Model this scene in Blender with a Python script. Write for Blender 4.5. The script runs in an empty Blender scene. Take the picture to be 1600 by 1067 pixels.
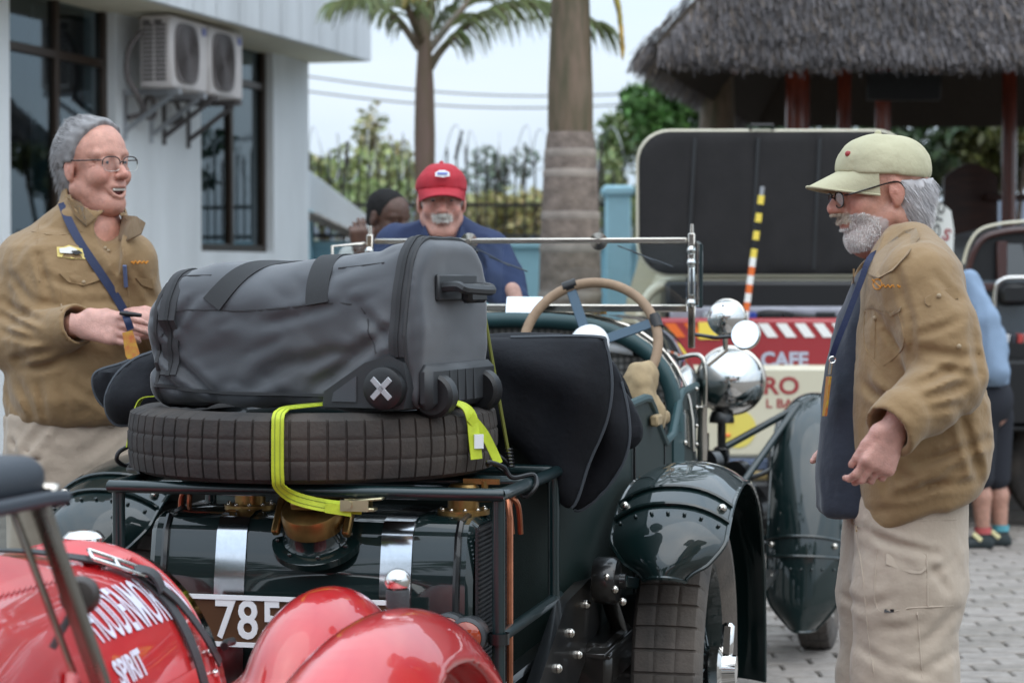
import bpy, bmesh, math, random
import numpy as np
from mathutils import Vector, Matrix, Euler
R = math.radians
random.seed(7); RNG = np.random.default_rng(7)
scene = bpy.context.scene
COL = scene.collection

# ------------------------------------------------------------------ camera, sky, sun, exposure
FPX, CXP, HYP, CAMH = 3400.0, 800.0, 430.0, 1.49
cd = bpy.data.cameras.new('camera'); cam = bpy.data.objects.new('camera', cd); COL.objects.link(cam)
cam.location = (0, 0, CAMH)
cam.rotation_euler = (R(90) - math.atan((533.5 - HYP) / FPX), 0, 0)
cd.sensor_width = 36.0; cd.lens = 36.0 * FPX / 1600.0
cd.clip_start = 0.05; cd.clip_end = 3000
cd.dof.use_dof = True; cd.dof.focus_distance = 5.15; cd.dof.aperture_fstop = 4.5
scene.camera = cam

world = bpy.data.worlds.new('World'); scene.world = world; world.use_nodes = True
wn = world.node_tree.nodes; wl = world.node_tree.links
SUN_EL, SUN_AZ = R(58), R(150)      # azimuth clockwise from +Y
sky = wn.new('ShaderNodeTexSky'); sky.sky_type = 'NISHITA'; sky.sun_disc = False
sky.sun_elevation = SUN_EL; sky.sun_rotation = SUN_AZ; sky.dust_density = 3.0
tc = wn.new('ShaderNodeTexCoord'); mp = wn.new('ShaderNodeMapping'); mp.inputs['Scale'].default_value = (1.2, 1.2, 5.0)
nz = wn.new('ShaderNodeTexNoise'); nz.inputs['Scale'].default_value = 1.6; nz.inputs['Detail'].default_value = 6
rp = wn.new('ShaderNodeValToRGB')
rp.color_ramp.elements[0].position = .30; rp.color_ramp.elements[0].color = (7.0, 8.7, 10.4, 1)
rp.color_ramp.elements[1].position = .68; rp.color_ramp.elements[1].color = (9.8, 10.8, 11.8, 1)
mx = wn.new('ShaderNodeMixRGB'); mx.inputs['Fac'].default_value = .86
wl.new(tc.outputs['Generated'], mp.inputs['Vector']); wl.new(mp.outputs['Vector'], nz.inputs['Vector'])
wl.new(nz.outputs['Fac'], rp.inputs['Fac']); wl.new(sky.outputs['Color'], mx.inputs['Color1']); wl.new(rp.outputs['Color'], mx.inputs['Color2'])
# overcast luminance: brighter overhead than at the horizon
sx_ = wn.new('ShaderNodeSeparateXYZ'); ov = wn.new('ShaderNodeMapRange'); ov.inputs['From Min'].default_value = 0.0; ov.inputs['From Max'].default_value = 1.0; ov.inputs['To Min'].default_value = 1.0; ov.inputs['To Max'].default_value = 2.5
vm = wn.new('ShaderNodeVectorMath'); vm.operation = 'SCALE'; wl.new(tc.outputs['Generated'], sx_.inputs['Vector']); wl.new(sx_.outputs['Z'], ov.inputs['Value']); wl.new(mx.outputs['Color'], vm.inputs[0]); wl.new(ov.outputs['Result'], vm.inputs['Scale'])
wl.new(vm.outputs['Vector'], wn['Background'].inputs['Color']); wn['Background'].inputs['Strength'].default_value = 0.10

sl = bpy.data.lights.new('sun', 'SUN'); sl.energy = 1.0; sl.angle = R(75); sl.color = (1, .96, .9)
sun = bpy.data.objects.new('sun', sl); COL.objects.link(sun); sun.location = (0, -5, 20)
sdir = Vector((math.sin(SUN_AZ) * math.cos(SUN_EL), math.cos(SUN_AZ) * math.cos(SUN_EL), math.sin(SUN_EL)))
sun.rotation_euler = (-sdir).to_track_quat('-Z', 'Y').to_euler()
vs = scene.view_settings; vs.view_transform = 'Standard'; vs.look = 'None'; vs.exposure = -0.08; vs.gamma = 1.0
scene.cycles.use_denoising = True
scene.cycles.max_bounces = 8; scene.cycles.transparent_max_bounces = 12

# ------------------------------------------------------------------ helpers
def P(px, py, Y):            # a point of the place, from bearing/elevation measured off the photo and its distance
    return np.array([(px - CXP) / FPX * Y, Y, CAMH - (py - HYP) / FPX * Y])

def tag(o, label=None, cat=None, group=None, kind=None):
    if label: o['label'] = label
    if cat: o['category'] = cat
    if group: o['group'] = group
    if kind: o['kind'] = kind
    return o

def empty(name, loc=(0, 0, 0), rz=0.0):
    o = bpy.data.objects.new(name, None); COL.objects.link(o); o.location = loc; o.rotation_euler = (0, 0, rz)
    o.empty_display_size = .1
    return o

def link_mesh(name, me, parent=None):
    o = bpy.data.objects.new(name, me); COL.objects.link(o)
    if parent is not None: o.parent = parent
    return o

def unit(v):
    v = np.asarray(v, float); n = np.linalg.norm(v); return v / n if n > 1e-9 else v

def frame(d, hint=(0, 0, 1)):
    d = unit(d); h = np.asarray(hint, float)
    if abs(np.dot(d, h)) > .98: h = np.array([1., 0, 0]) if abs(d[0]) < .9 else np.array([0, 1., 0])
    a = unit(np.cross(h, d)); b = np.cross(d, a); return a, b

def spline(pts, n=8, closed=False):
    p = np.asarray(pts, float); m = len(p); out = []
    if m < 3 and not closed:
        return np.array([p[0] + (p[-1] - p[0]) * t for t in np.linspace(0, 1, n + 1)])
    rng = m if closed else m - 1
    for i in range(rng):
        if closed: p0, p1, p2, p3 = p[(i - 1) % m], p[i], p[(i + 1) % m], p[(i + 2) % m]
        else: p0, p1, p2, p3 = p[max(i - 1, 0)], p[i], p[i + 1], p[min(i + 2, m - 1)]
        for t in np.linspace(0, 1, n, endpoint=False):
            out.append(.5 * ((2 * p1) + (-p0 + p2) * t + (2 * p0 - 5 * p1 + 4 * p2 - p3) * t * t + (-p0 + 3 * p1 - 3 * p2 + p3) * t ** 3))
    if not closed: out.append(p[-1])
    return np.array(out)

class MB:
    def __init__(s): s.v = []; s.f = []
    def add(s, V, F):
        o = len(s.v); s.v.extend([tuple(map(float, q)) for q in V]); s.f.extend([tuple(o + i for i in q) for q in F]); return s
    def box(s, c, h, b=0.0, M=None):
        c = np.asarray(c, float); h = np.asarray(h, float)
        if b <= 0:
            V = [np.array([x, y, z]) * h for x in (-1, 1) for y in (-1, 1) for z in (-1, 1)]
            F = [(0, 1, 3, 2), (4, 6, 7, 5), (0, 4, 5, 1), (2, 3, 7, 6), (0, 2, 6, 4), (1, 5, 7, 3)]
        else:
            b = min(b, h.min() * .95); V = []; idx = {}
            for x in (-1, 1):
                for y in (-1, 1):
                    for z in (-1, 1):
                        sg = np.array([x, y, z])
                        for k in range(3):
                            q = sg * (h - b); q[k] = sg[k] * h[k]; idx[(x, y, z, k)] = len(V); V.append(q)
            F = []
            for k in range(3):
                i, j = [(1, 2), (2, 0), (0, 1)][k]
                for sg in (-1, 1):
                    def key(a, c2):
                        t = [0, 0, 0]; t[k] = sg; t[i] = a; t[j] = c2; return idx[(t[0], t[1], t[2], k)]
                    q = [key(-1, -1), key(1, -1), key(1, 1), key(-1, 1)]
                    F.append(tuple(q if sg > 0 else q[::-1]))
                for a in (-1, 1):
                    for c2 in (-1, 1):
                        t = [0, 0, 0]; t[i] = a; t[j] = c2
                        def e(sk, kk):
                            tt = list(t); tt[k] = sk; return idx[(tt[0], tt[1], tt[2], kk)]
                        q = [e(-1, i), e(1, i), e(1, j), e(-1, j)]
                        F.append(tuple(q if a * c2 > 0 else q[::-1]))
            for x in (-1, 1):
                for y in (-1, 1):
                    for z in (-1, 1):
                        q = [idx[(x, y, z, 0)], idx[(x, y, z, 1)], idx[(x, y, z, 2)]]
                        F.append(tuple(q if x * y * z > 0 else q[::-1]))
        V = [(np.asarray(M) @ q if M is not None else q) + c for q in V]
        return s.add(V, F)
    def bar(s, a, b, w, h, bev=0.0, hint=(0, 0, 1)):      # rectangular bar from a to b
        a = np.asarray(a, float); b = np.asarray(b, float); d = unit(b - a); x, z = frame(d, hint)
        return s.box((a + b) / 2, (w / 2, np.linalg.norm(b - a) / 2, h / 2), bev, np.array([x, d, z]).T)
    def tube(s, path, r, n=8, closed=False, cap=True):
        p = np.asarray(path, float); m = len(p); rr = np.full(m, r) if np.isscalar(r) else np.asarray(r, float)
        T = np.roll(p, -1, 0) - np.roll(p, 1, 0) if closed else np.gradient(p, axis=0)
        a, b = frame(T[0]); V = []
        for i in range(m):
            t = unit(T[i]); a = unit(a - t * np.dot(a, t)); b = np.cross(t, a)
            for k in range(n):
                w = 2 * math.pi * k / n; V.append(p[i] + rr[i] * (math.cos(w) * a + math.sin(w) * b))
        F = []
        for i in range(m if closed else m - 1):
            j = (i + 1) % m
            for k in range(n): F.append((i * n + k, i * n + (k + 1) % n, j * n + (k + 1) % n, j * n + k))
        if cap and not closed:
            F.append(tuple(range(n - 1, -1, -1))); F.append(tuple((m - 1) * n + k for k in range(n)))
        return s.add(V, F)
    def cyl(s, a, b, r, r2=None, n=16):
        return s.tube([a, b], [r, r if r2 is None else r2], n)
    def lathe(s, prof, o=(0, 0, 0), ax=(0, 0, 1), n=32, hint=(1, 0, 0), a0=0.0, a1=2 * math.pi):
        o = np.asarray(o, float); d = unit(ax); x, y = frame(d, hint); full = abs(a1 - a0 - 2 * math.pi) < 1e-6
        m = n if full else n + 1; V = []
        for (r, h) in prof:
            for k in range(m):
                w = a0 + (a1 - a0) * k / n; V.append(o + d * h + r * (math.cos(w) * x + math.sin(w) * y))
        F = []
        for i in range(len(prof) - 1):
            for k in range(n): F.append((i * m + k, i * m + (k + 1) % m, (i + 1) * m + (k + 1) % m, (i + 1) * m + k))
        return s.add(V, F)
    def sphere(s, c, r, nu=20, nv=12, M=None):
        r = np.full(3, r) if np.isscalar(r) else np.asarray(r, float); c = np.asarray(c, float); V = []
        for i in range(nv + 1):
            t = math.pi * i / nv
            for k in range(nu):
                w = 2 * math.pi * k / nu; q = np.array([math.sin(t) * math.cos(w), math.sin(t) * math.sin(w), math.cos(t)]) * r
                V.append(c + (M @ q if M is not None else q))
        F = []
        for i in range(nv):
            for k in range(nu):
                q = (i * nu + k, (i + 1) * nu + k, (i + 1) * nu + (k + 1) % nu, i * nu + (k + 1) % nu)
                F.append(q)
        return s.add(V, F)
    def loft(s, secs, closed=True, caps=True):
        m = len(secs[0]); V = [q for sc in secs for q in sc]; F = []
        for i in range(len(secs) - 1):
            for k in range(m if closed else m - 1): F.append((i * m + k, i * m + (k + 1) % m, (i + 1) * m + (k + 1) % m, (i + 1) * m + k))
        if closed and caps:
            F.append(tuple(range(m - 1, -1, -1))); F.append(tuple((len(secs) - 1) * m + k for k in range(m)))
        return s.add(V, F)
    def prism(s, poly, axis_v, o=(0, 0, 0), x=(1, 0, 0), y=(0, 0, 1)):   # polygon (2D) swept along axis_v
        o = np.asarray(o, float); x = np.asarray(x, float); y = np.asarray(y, float); d = np.asarray(axis_v, float)
        A = [o + x * p[0] + y * p[1] for p in poly]; B = [q + d for q in A]; n = len(A)
        F = [tuple(range(n - 1, -1, -1)), tuple(range(n, 2 * n))] + [(i, (i + 1) % n, n + (i + 1) % n, n + i) for i in range(n)]
        return s.add(A + B, F)
    def build(s, name, mat, parent=None, sharp=38, solid=0.0, recalc=True):
        me = bpy.data.meshes.new(name); me.from_pydata(s.v, [], s.f); me.validate()
        bm = bmesh.new(); bm.from_mesh(me); bmesh.ops.remove_doubles(bm, verts=bm.verts, dist=1e-5)
        if recalc: bmesh.ops.recalc_face_normals(bm, faces=bm.faces)
        if solid: bmesh.ops.solidify(bm, geom=bm.faces[:], thickness=solid)
        bm.to_mesh(me); bm.free()
        me.shade_smooth(); me.set_sharp_from_angle(angle=R(sharp))
        me.materials.append(mat)
        return link_mesh(name, me, parent)

# ------------------------------------------------------------------ materials
MATS = {}
def mat(name, col, rough=.5, metal=0.0, coat=0.0, var=0.0, vscale=8.0, bump=0.0, bscale=60.0, col2=None, spec=.5, attr=False,
        stretch=None, sub=0.0, trans=0.0, rvar=0.0, emit=None, alpha=1.0, weave=0.0, wscale=900, dirt=0.0, sheen=0.0):
    if name in MATS: return MATS[name]
    m = bpy.data.materials.new(name); m.use_nodes = True; N = m.node_tree.nodes; L = m.node_tree.links
    b = N['Principled BSDF']; c = (*col, 1)
    b.inputs['Base Color'].default_value = c; b.inputs['Roughness'].default_value = rough; b.inputs['Metallic'].default_value = metal
    b.inputs['Coat Weight'].default_value = coat; b.inputs['Coat Roughness'].default_value = .03; b.inputs['Coat IOR'].default_value = 1.6; b.inputs['Specular IOR Level'].default_value = spec
    if trans: b.inputs['Transmission Weight'].default_value = trans
    if sheen: b.inputs['Sheen Weight'].default_value = sheen; b.inputs['Sheen Roughness'].default_value = .5
    if sub: b.inputs['Subsurface Weight'].default_value = sub; b.inputs['Subsurface Radius'].default_value = (.012, .004, .002); b.inputs['Subsurface Scale'].default_value = .6
    if alpha < 1: b.inputs['Alpha'].default_value = alpha
    if emit: b.inputs['Emission Color'].default_value = (*emit[:3], 1); b.inputs['Emission Strength'].default_value = emit[3]
    t = N.new('ShaderNodeTexCoord'); vec = t.outputs['Object']
    if stretch:
        mpn = N.new('ShaderNodeMapping'); mpn.inputs['Scale'].default_value = stretch; L.new(vec, mpn.inputs['Vector']); vec = mpn.outputs['Vector']
    src = None
    if attr:
        at = N.new('ShaderNodeVertexColor'); at.layer_name = 'Col'; src = at.outputs['Color']
    if var or col2:
        n1 = N.new('ShaderNodeTexNoise'); n1.inputs['Scale'].default_value = vscale; n1.inputs['Detail'].default_value = 7; n1.inputs['Roughness'].default_value = .6; L.new(vec, n1.inputs['Vector'])
        rm = N.new('ShaderNodeValToRGB'); e = rm.color_ramp.elements; e[0].position = .32; e[1].position = .68
        if src is not None:
            e[0].color = (1 - var,) * 3 + (1,); e[1].color = (1 + var,) * 3 + (1,)
        else:
            c2 = col2 or tuple(x * (1 + var) for x in col); e[1].color = (*c2, 1); e[0].color = (*(tuple(x * (1 - var) for x in col)), 1)
        L.new(n1.outputs['Fac'], rm.inputs['Fac'])
        if src is not None:
            mm = N.new('ShaderNodeMixRGB'); mm.blend_type = 'MULTIPLY'; mm.inputs['Fac'].default_value = 1; L.new(src, mm.inputs['Color1']); L.new(rm.outputs['Color'], mm.inputs['Color2']); src = mm.outputs['Color']
        else: src = rm.outputs['Color']
    if dirt:
        nd = N.new('ShaderNodeTexNoise'); nd.inputs['Scale'].default_value = 3.2; nd.inputs['Detail'].default_value = 9; L.new(t.outputs['Object'], nd.inputs['Vector'])
        rd = N.new('ShaderNodeValToRGB'); rd.color_ramp.elements[0].position = .5; rd.color_ramp.elements[1].position = .75
        rd.color_ramp.elements[0].color = (0, 0, 0, 1); rd.color_ramp.elements[1].color = (dirt,) * 3 + (1,); L.new(nd.outputs['Fac'], rd.inputs['Fac'])
        md = N.new('ShaderNodeMixRGB'); md.inputs['Color2'].default_value = (.20, .155, .11, 1); L.new(rd.outputs['Color'], md.inputs['Fac'])
        if src is not None: L.new(src, md.inputs['Color1'])
        else: md.inputs['Color1'].default_value = c
        src = md.outputs['Color']
    if src is not None: L.new(src, b.inputs['Base Color'])
    if rvar:
        n3 = N.new('ShaderNodeTexNoise'); n3.inputs['Scale'].default_value = 14; n3.inputs['Detail'].default_value = 6; L.new(t.outputs['Object'], n3.inputs['Vector'])
        mr = N.new('ShaderNodeMapRange'); mr.inputs['From Min'].default_value = .3; mr.inputs['From Max'].default_value = .7
        mr.inputs['To Min'].default_value = max(rough - rvar, .02); mr.inputs['To Max'].default_value = rough + rvar
        L.new(n3.outputs['Fac'], mr.inputs['Value']); L.new(mr.outputs['Result'], b.inputs['Roughness'])
    nrm = None
    if bump:
        n2 = N.new('ShaderNodeTexNoise'); n2.inputs['Scale'].default_value = bscale; n2.inputs['Detail'].default_value = 5; L.new(vec, n2.inputs['Vector'])
        bp = N.new('ShaderNodeBump'); bp.inputs['Strength'].default_value = bump; bp.inputs['Distance'].default_value = .01
        L.new(n2.outputs['Fac'], bp.inputs['Height']); nrm = bp.outputs['Normal']
    if weave:
        ck = N.new('ShaderNodeTexWave'); ck.wave_type = 'BANDS'; ck.bands_direction = 'DIAGONAL'; ck.inputs['Scale'].default_value = wscale / 6.0; ck.inputs['Distortion'].default_value = 1.5; ck.inputs['Detail Scale'].default_value = 3
        L.new(t.outputs['Object'], ck.inputs['Vector'])
        bp2 = N.new('ShaderNodeBump'); bp2.inputs['Strength'].default_value = weave; bp2.inputs['Distance'].default_value = .002
        L.new(ck.outputs['Fac'], bp2.inputs['Height'])
        if nrm is not None: L.new(nrm, bp2.inputs['Normal'])
        nrm = bp2.outputs['Normal']
    if nrm is not None:
        L.new(nrm, b.inputs['Normal'])
    MATS[name] = m
    return m

def glass_mat(name, tint=(.9, .95, .95), rough=0.0, mixf=.88, gloss=(1, 1, 1)):
    if name in MATS: return MATS[name]
    m = bpy.data.materials.new(name); m.use_nodes = True; N = m.node_tree.nodes; L = m.node_tree.links; N.clear()
    o = N.new('ShaderNodeOutputMaterial'); tr = N.new('ShaderNodeBsdfTransparent'); tr.inputs['Color'].default_value = (*tint, 1)
    gl = N.new('ShaderNodeBsdfGlossy'); gl.inputs['Roughness'].default_value = rough; gl.inputs['Color'].default_value = (*gloss, 1)
    fr = N.new('ShaderNodeLayerWeight'); fr.inputs['Blend'].default_value = .5; pw = N.new('ShaderNodeMath'); pw.operation = 'POWER'; pw.inputs[1].default_value = 5.0; L.new(fr.outputs['Facing'], pw.inputs[0])
    mr = N.new('ShaderNodeMapRange'); mr.inputs['To Min'].default_value = 1 - mixf; mr.inputs['From Max'].default_value = 1.0; mr.inputs['To Max'].default_value = 1.0
    mxs = N.new('ShaderNodeMixShader'); L.new(pw.outputs['Value'], mr.inputs['Value']); L.new(mr.outputs['Result'], mxs.inputs['Fac'])
    L.new(tr.outputs['BSDF'], mxs.inputs[1]); L.new(gl.outputs['BSDF'], mxs.inputs[2]); L.new(mxs.outputs['Shader'], o.inputs['Surface'])
    MATS[name] = m; return m

# ------------------------------------------------------------------ text as flat geometry
def text_geo(txt, size=1.0, ext=0.0, bold=0.0, sx=1.0, space=1.0):
    cu = bpy.data.curves.new('t', 'FONT'); cu.body = txt; cu.size = size; cu.extrude = ext; cu.offset = bold; cu.space_character = space
    cu.align_x = 'CENTER'; cu.align_y = 'CENTER'; cu.resolution_u = 3
    ob = bpy.data.objects.new('t', cu); COL.objects.link(ob)
    dg = bpy.context.evaluated_depsgraph_get(); me = ob.evaluated_get(dg).to_mesh()
    V = np.array([v.co[:] for v in me.vertices]); F = [tuple(p.vertices) for p in me.polygons]
    ob.evaluated_get(dg).to_mesh_clear(); bpy.data.objects.remove(ob); bpy.data.curves.remove(cu)
    V[:, 0] *= sx
    return V, F

def subdiv_geo(V, F, cuts=2):
    me = bpy.data.meshes.new('s'); me.from_pydata([tuple(v) for v in V], [], F); bm = bmesh.new(); bm.from_mesh(me)
    bmesh.ops.triangulate(bm, faces=bm.faces[:])
    for _ in range(cuts): bmesh.ops.subdivide_edges(bm, edges=bm.edges[:], cuts=1, use_grid_fill=True)
    V = np.array([v.co[:] for v in bm.verts]); F = [tuple(v.index for v in f.verts) for f in bm.faces]
    bm.verts.index_update(); bm.free(); bpy.data.meshes.remove(me); return V, F

# ------------------------------------------------------------------ implicit surfaces (smooth bodies, cloth, bags)
def vnoise(p, seed=0):
    p = np.asarray(p, np.float32); i = np.floor(p).astype(np.int64); f = p - i; f = f * f * (3 - 2 * f)
    def h(a, b, c):
        n = (a * 374761393 + b * 668265263 + c * 2147483647 + seed * 1274126177) & 0x7fffffff
        n = ((n ^ (n >> 13)) * 1274126177) & 0x7fffffff
        return ((n ^ (n >> 16)) & 0xffff).astype(np.float32) / 65535.0
    x, y, z = i[..., 0], i[..., 1], i[..., 2]; r = 0
    for a in (0, 1):
        for b in (0, 1):
            for c in (0, 1):
                w = (f[..., 0] if a else 1 - f[..., 0]) * (f[..., 1] if b else 1 - f[..., 1]) * (f[..., 2] if c else 1 - f[..., 2])
                r = r + w * h(x + a, y + b, z + c)
    return r * 2 - 1

class Field:
    def __init__(s, lo, hi, h):
        s.lo = np.asarray(lo, np.float32); s.h = h; s.n = np.ceil((np.asarray(hi) - np.asarray(lo)) / h).astype(int) + 1
        s.d = np.full(s.n, 9.0, np.float32)
    def sub(s, a, b):
        i0 = np.clip(np.floor((np.asarray(a) - s.lo) / s.h).astype(int), 0, s.n); i1 = np.clip(np.ceil((np.asarray(b) - s.lo) / s.h).astype(int) + 1, 0, s.n)
        if (i1 <= i0).any(): return None, None
        sl_ = tuple(slice(x, y) for x, y in zip(i0, i1))
        g = np.stack(np.meshgrid(*[s.lo[k] + s.h * np.arange(i0[k], i1[k], dtype=np.float32) for k in range(3)], indexing='ij'), -1)
        return sl_, g
    def _put(s, sl_, v, k, op):
        a = s.d[sl_]
        if op == 'u':
            if k > 0:
                hh = np.clip(.5 + .5 * (a - v) / k, 0, 1); s.d[sl_] = a * (1 - hh) + v * hh - k * hh * (1 - hh)
            else: s.d[sl_] = np.minimum(a, v)
        elif op == 's':
            v = -v
            if k > 0:
                hh = np.clip(.5 - .5 * (a - v) / k, 0, 1); s.d[sl_] = a * (1 - hh) + v * hh + k * hh * (1 - hh)
            else: s.d[sl_] = np.maximum(a, v)
        elif op == 'i': s.d[sl_] = np.maximum(a, v)
    def cap(s, a, b, ra, rb=None, k=.02, op='u', flat=None):
        a = np.asarray(a, np.float32); b = np.asarray(b, np.float32); rb = ra if rb is None else rb; m = max(ra, rb) + k + 2.5 * s.h + .03
        sl_, g = s.sub(np.minimum(a, b) - m, np.maximum(a, b) + m)
        if sl_ is None: return s
        ab = b - a; L2 = max(float(ab @ ab), 1e-9); t = np.clip(((g - a) @ ab) / L2, 0, 1); q = g - a - t[..., None] * ab
        if flat is not None:                       # (direction, factor): squash distance along a direction
            fd = np.asarray(unit(flat[0]), np.float32); c = q @ fd; q = q + (c * (flat[1] - 1))[..., None] * fd
        s._put(sl_, np.linalg.norm(q, axis=-1) - (ra + (rb - ra) * t), k, op); return s
    def chain(s, pts, rs, k=.02, op='u', flat=None):
        for i in range(len(pts) - 1): s.cap(pts[i], pts[i + 1], rs[i], rs[i + 1], k, op, flat)
        return s
    def ell(s, c, r, M=None, k=.02, op='u'):
        c = np.asarray(c, np.float32); r = np.asarray(r, np.float32) if not np.isscalar(r) else np.full(3, r, np.float32); m = r.max() + k + 2.5 * s.h + .03
        sl_, g = s.sub(c - m, c + m)
        if sl_ is None: return s
        q = g - c
        if M is not None: q = q @ np.asarray(M, np.float32)          # columns of M = axes
        a = np.linalg.norm(q / r, axis=-1); b = np.linalg.norm(q / (r * r), axis=-1); s._put(sl_, a * (a - 1) / np.maximum(b, 1e-6), k, op); return s
    def box(s, c, hs, rad=.01, M=None, k=0.0, op='u'):
        c = np.asarray(c, np.float32); hs = np.asarray(hs, np.float32); m = np.linalg.norm(hs) + k + 2.5 * s.h + .03
        sl_, g = s.sub(c - m, c + m)
        if sl_ is None: return s
        q = g - c
        if M is not None: q = q @ np.asarray(M, np.float32)
        q = np.abs(q) - (hs - rad); d = np.linalg.norm(np.maximum(q, 0), axis=-1) + np.minimum(q.max(-1), 0) - rad; s._put(sl_, d, k, op); return s
    def fn(s, lo, hi, f, k=0.0, op='u'):
        sl_, g = s.sub(lo, hi)
        if sl_ is not None: s._put(sl_, f(g).astype(np.float32), k, op)
        return s
    def disp(s, f, band=.06):
        m = np.abs(s.d) < band
        idx = np.argwhere(m); p = s.lo + s.h * idx.astype(np.float32); s.d[m] += f(p).astype(np.float32); return s
    def mesh(s, smooth=1):
        d = s.d; ins = d < 0; n = s.n
        c = np.zeros(tuple(n - 1), np.int8)
        for a in (0, 1):
            for b in (0, 1):
                for e in (0, 1): c += ins[a:n[0] - 1 + a, b:n[1] - 1 + b, e:n[2] - 1 + e]
        act = (c > 0) & (c < 8); ids = np.full(act.shape, -1, np.int64); cells = np.argwhere(act); ids[act] = np.arange(len(cells))
        acc = np.zeros((len(cells), 3), np.float64); cnt = np.zeros(len(cells))
        cor = [(a, b, e) for a in (0, 1) for b in (0, 1) for e in (0, 1)]
        vals = {q: d[cells[:, 0] + q[0], cells[:, 1] + q[1], cells[:, 2] + q[2]] for q in cor}
        for q in cor:
            for ax in range(3):
                if q[ax]: continue
                w = list(q); w[ax] = 1; w = tuple(w); va, vb = vals[q], vals[w]; x = (va < 0) != (vb < 0)
                t = va[x] / (va[x] - vb[x]); p = np.tile(np.array(q, float), (x.sum(), 1)); p[:, ax] += t; acc[x] += p; cnt[x] += 1
        V = (cells + acc / np.maximum(cnt, 1)[:, None]) * s.h + s.lo
        F = []
        for ax in range(3):
            s0 = [slice(None)] * 3; s1 = [slice(None)] * 3; s0[ax] = slice(0, -1); s1[ax] = slice(1, None)
            A = ins[tuple(s0)]; B = ins[tuple(s1)]; e = np.argwhere(A != B); b1, b2 = [(1, 2), (2, 0), (0, 1)][ax]
            ok = (e[:, b1] > 0) & (e[:, b2] > 0) & (e[:, b1] < n[b1] - 1) & (e[:, b2] < n[b2] - 1); e = e[ok]; fl = A[e[:, 0], e[:, 1], e[:, 2]]
            def idf(o1, o2):
                q = e.copy(); q[:, b1] -= o1; q[:, b2] -= o2; return ids[q[:, 0], q[:, 1], q[:, 2]]
            Q = np.stack([idf(1, 1), idf(0, 1), idf(0, 0), idf(1, 0)], 1); Q[~fl] = Q[~fl][:, ::-1]; F.append(Q)
        F = np.concatenate(F); F = F[(F >= 0).all(1)]
        for _ in range(smooth):
            a = np.zeros_like(V); c2 = np.zeros(len(V))
            for i in range(4):
                for j in (1, 3):
                    np.add.at(a, F[:, i], V[F[:, (i + j) % 4]]); np.add.at(c2, F[:, i], 1)
            V = V * .5 + .5 * a / np.maximum(c2, 1)[:, None]
        return V, F

def mesh_np(name, V, F, m, parent=None, col=None, smooth=True):
    me = bpy.data.meshes.new(name); F = np.asarray(F); nq = F.shape[1]
    me.vertices.add(len(V)); me.vertices.foreach_set('co', np.asarray(V, np.float32).ravel())
    me.loops.add(F.size); me.loops.foreach_set('vertex_index', F.ravel().astype(np.int32))
    me.polygons.add(len(F)); me.polygons.foreach_set('loop_start', np.arange(0, F.size, nq, dtype=np.int32))
    me.update(calc_edges=True); me.validate()
    if smooth: me.shade_smooth()
    if col is not None:
        ca = me.color_attributes.new('Col', 'FLOAT_COLOR', 'POINT'); c4 = np.ones((len(V), 4), np.float32); c4[:, :3] = col; ca.data.foreach_set('color', c4.ravel())
    me.materials.append(m)
    return link_mesh(name, me, parent)

def puff(mb, outline, o, x, y, d, t0=.01, bulge=.05, rad=.12, step=.02, wr=None):
    """padded cloth: a closed outline (2D) filled with a grid, both faces swelling away from the edge"""
    ol = np.asarray(outline, float); lo = ol.min(0); hi = ol.max(0); x = np.asarray(x, float); y = np.asarray(y, float); d = np.asarray(d, float); o = np.asarray(o, float)
    bm = bmesh.new(); vs_ = [bm.verts.new((p[0], p[1], 0)) for p in ol]; bm.faces.new(vs_)
    for ax in (0, 1):
        for c in np.arange(lo[ax] + step * .5, hi[ax], step):
            co = [0, 0, 0]; no = [0, 0, 0]; co[ax] = c; no[ax] = 1
            bmesh.ops.bisect_plane(bm, geom=bm.verts[:] + bm.edges[:] + bm.faces[:], plane_co=co, plane_no=no, dist=1e-6)
    bm.verts.index_update(); V2 = np.array([v.co[:2] for v in bm.verts]); F = [tuple(v.index for v in f.verts) for f in bm.faces]
    bnd = np.array([v.is_boundary for v in bm.verts]); be = [(e.verts[0].index, e.verts[1].index) for e in bm.edges if e.is_boundary]; bm.free()
    A = ol; B = np.roll(ol, -1, 0); ab = B - A; t = np.clip((((V2[:, None] - A) * ab).sum(-1)) / np.maximum((ab * ab).sum(-1), 1e-12), 0, 1)
    dist = np.linalg.norm(V2[:, None] - A - t[..., None] * ab, axis=-1).min(1)
    u_ = np.clip(dist / rad, 0, 1); prof = np.sqrt(np.maximum(1 - (1 - u_) ** 2, 0)); hgt = t0 + bulge * prof
    w = wr(V2) * prof if wr else 0
    base = o + V2[:, :1] * x + V2[:, 1:] * y
    fr = base + (hgt + w)[:, None] * d; bk = base - hgt[:, None] * d; n = len(V2)
    FF = [tuple(reversed(f)) for f in F] + [tuple(i + n for i in f) for f in F] + [(a, b, b + n, a + n) for a, b in be]
    mb.add(np.vstack([fr, bk]), FF); return mb
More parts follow.
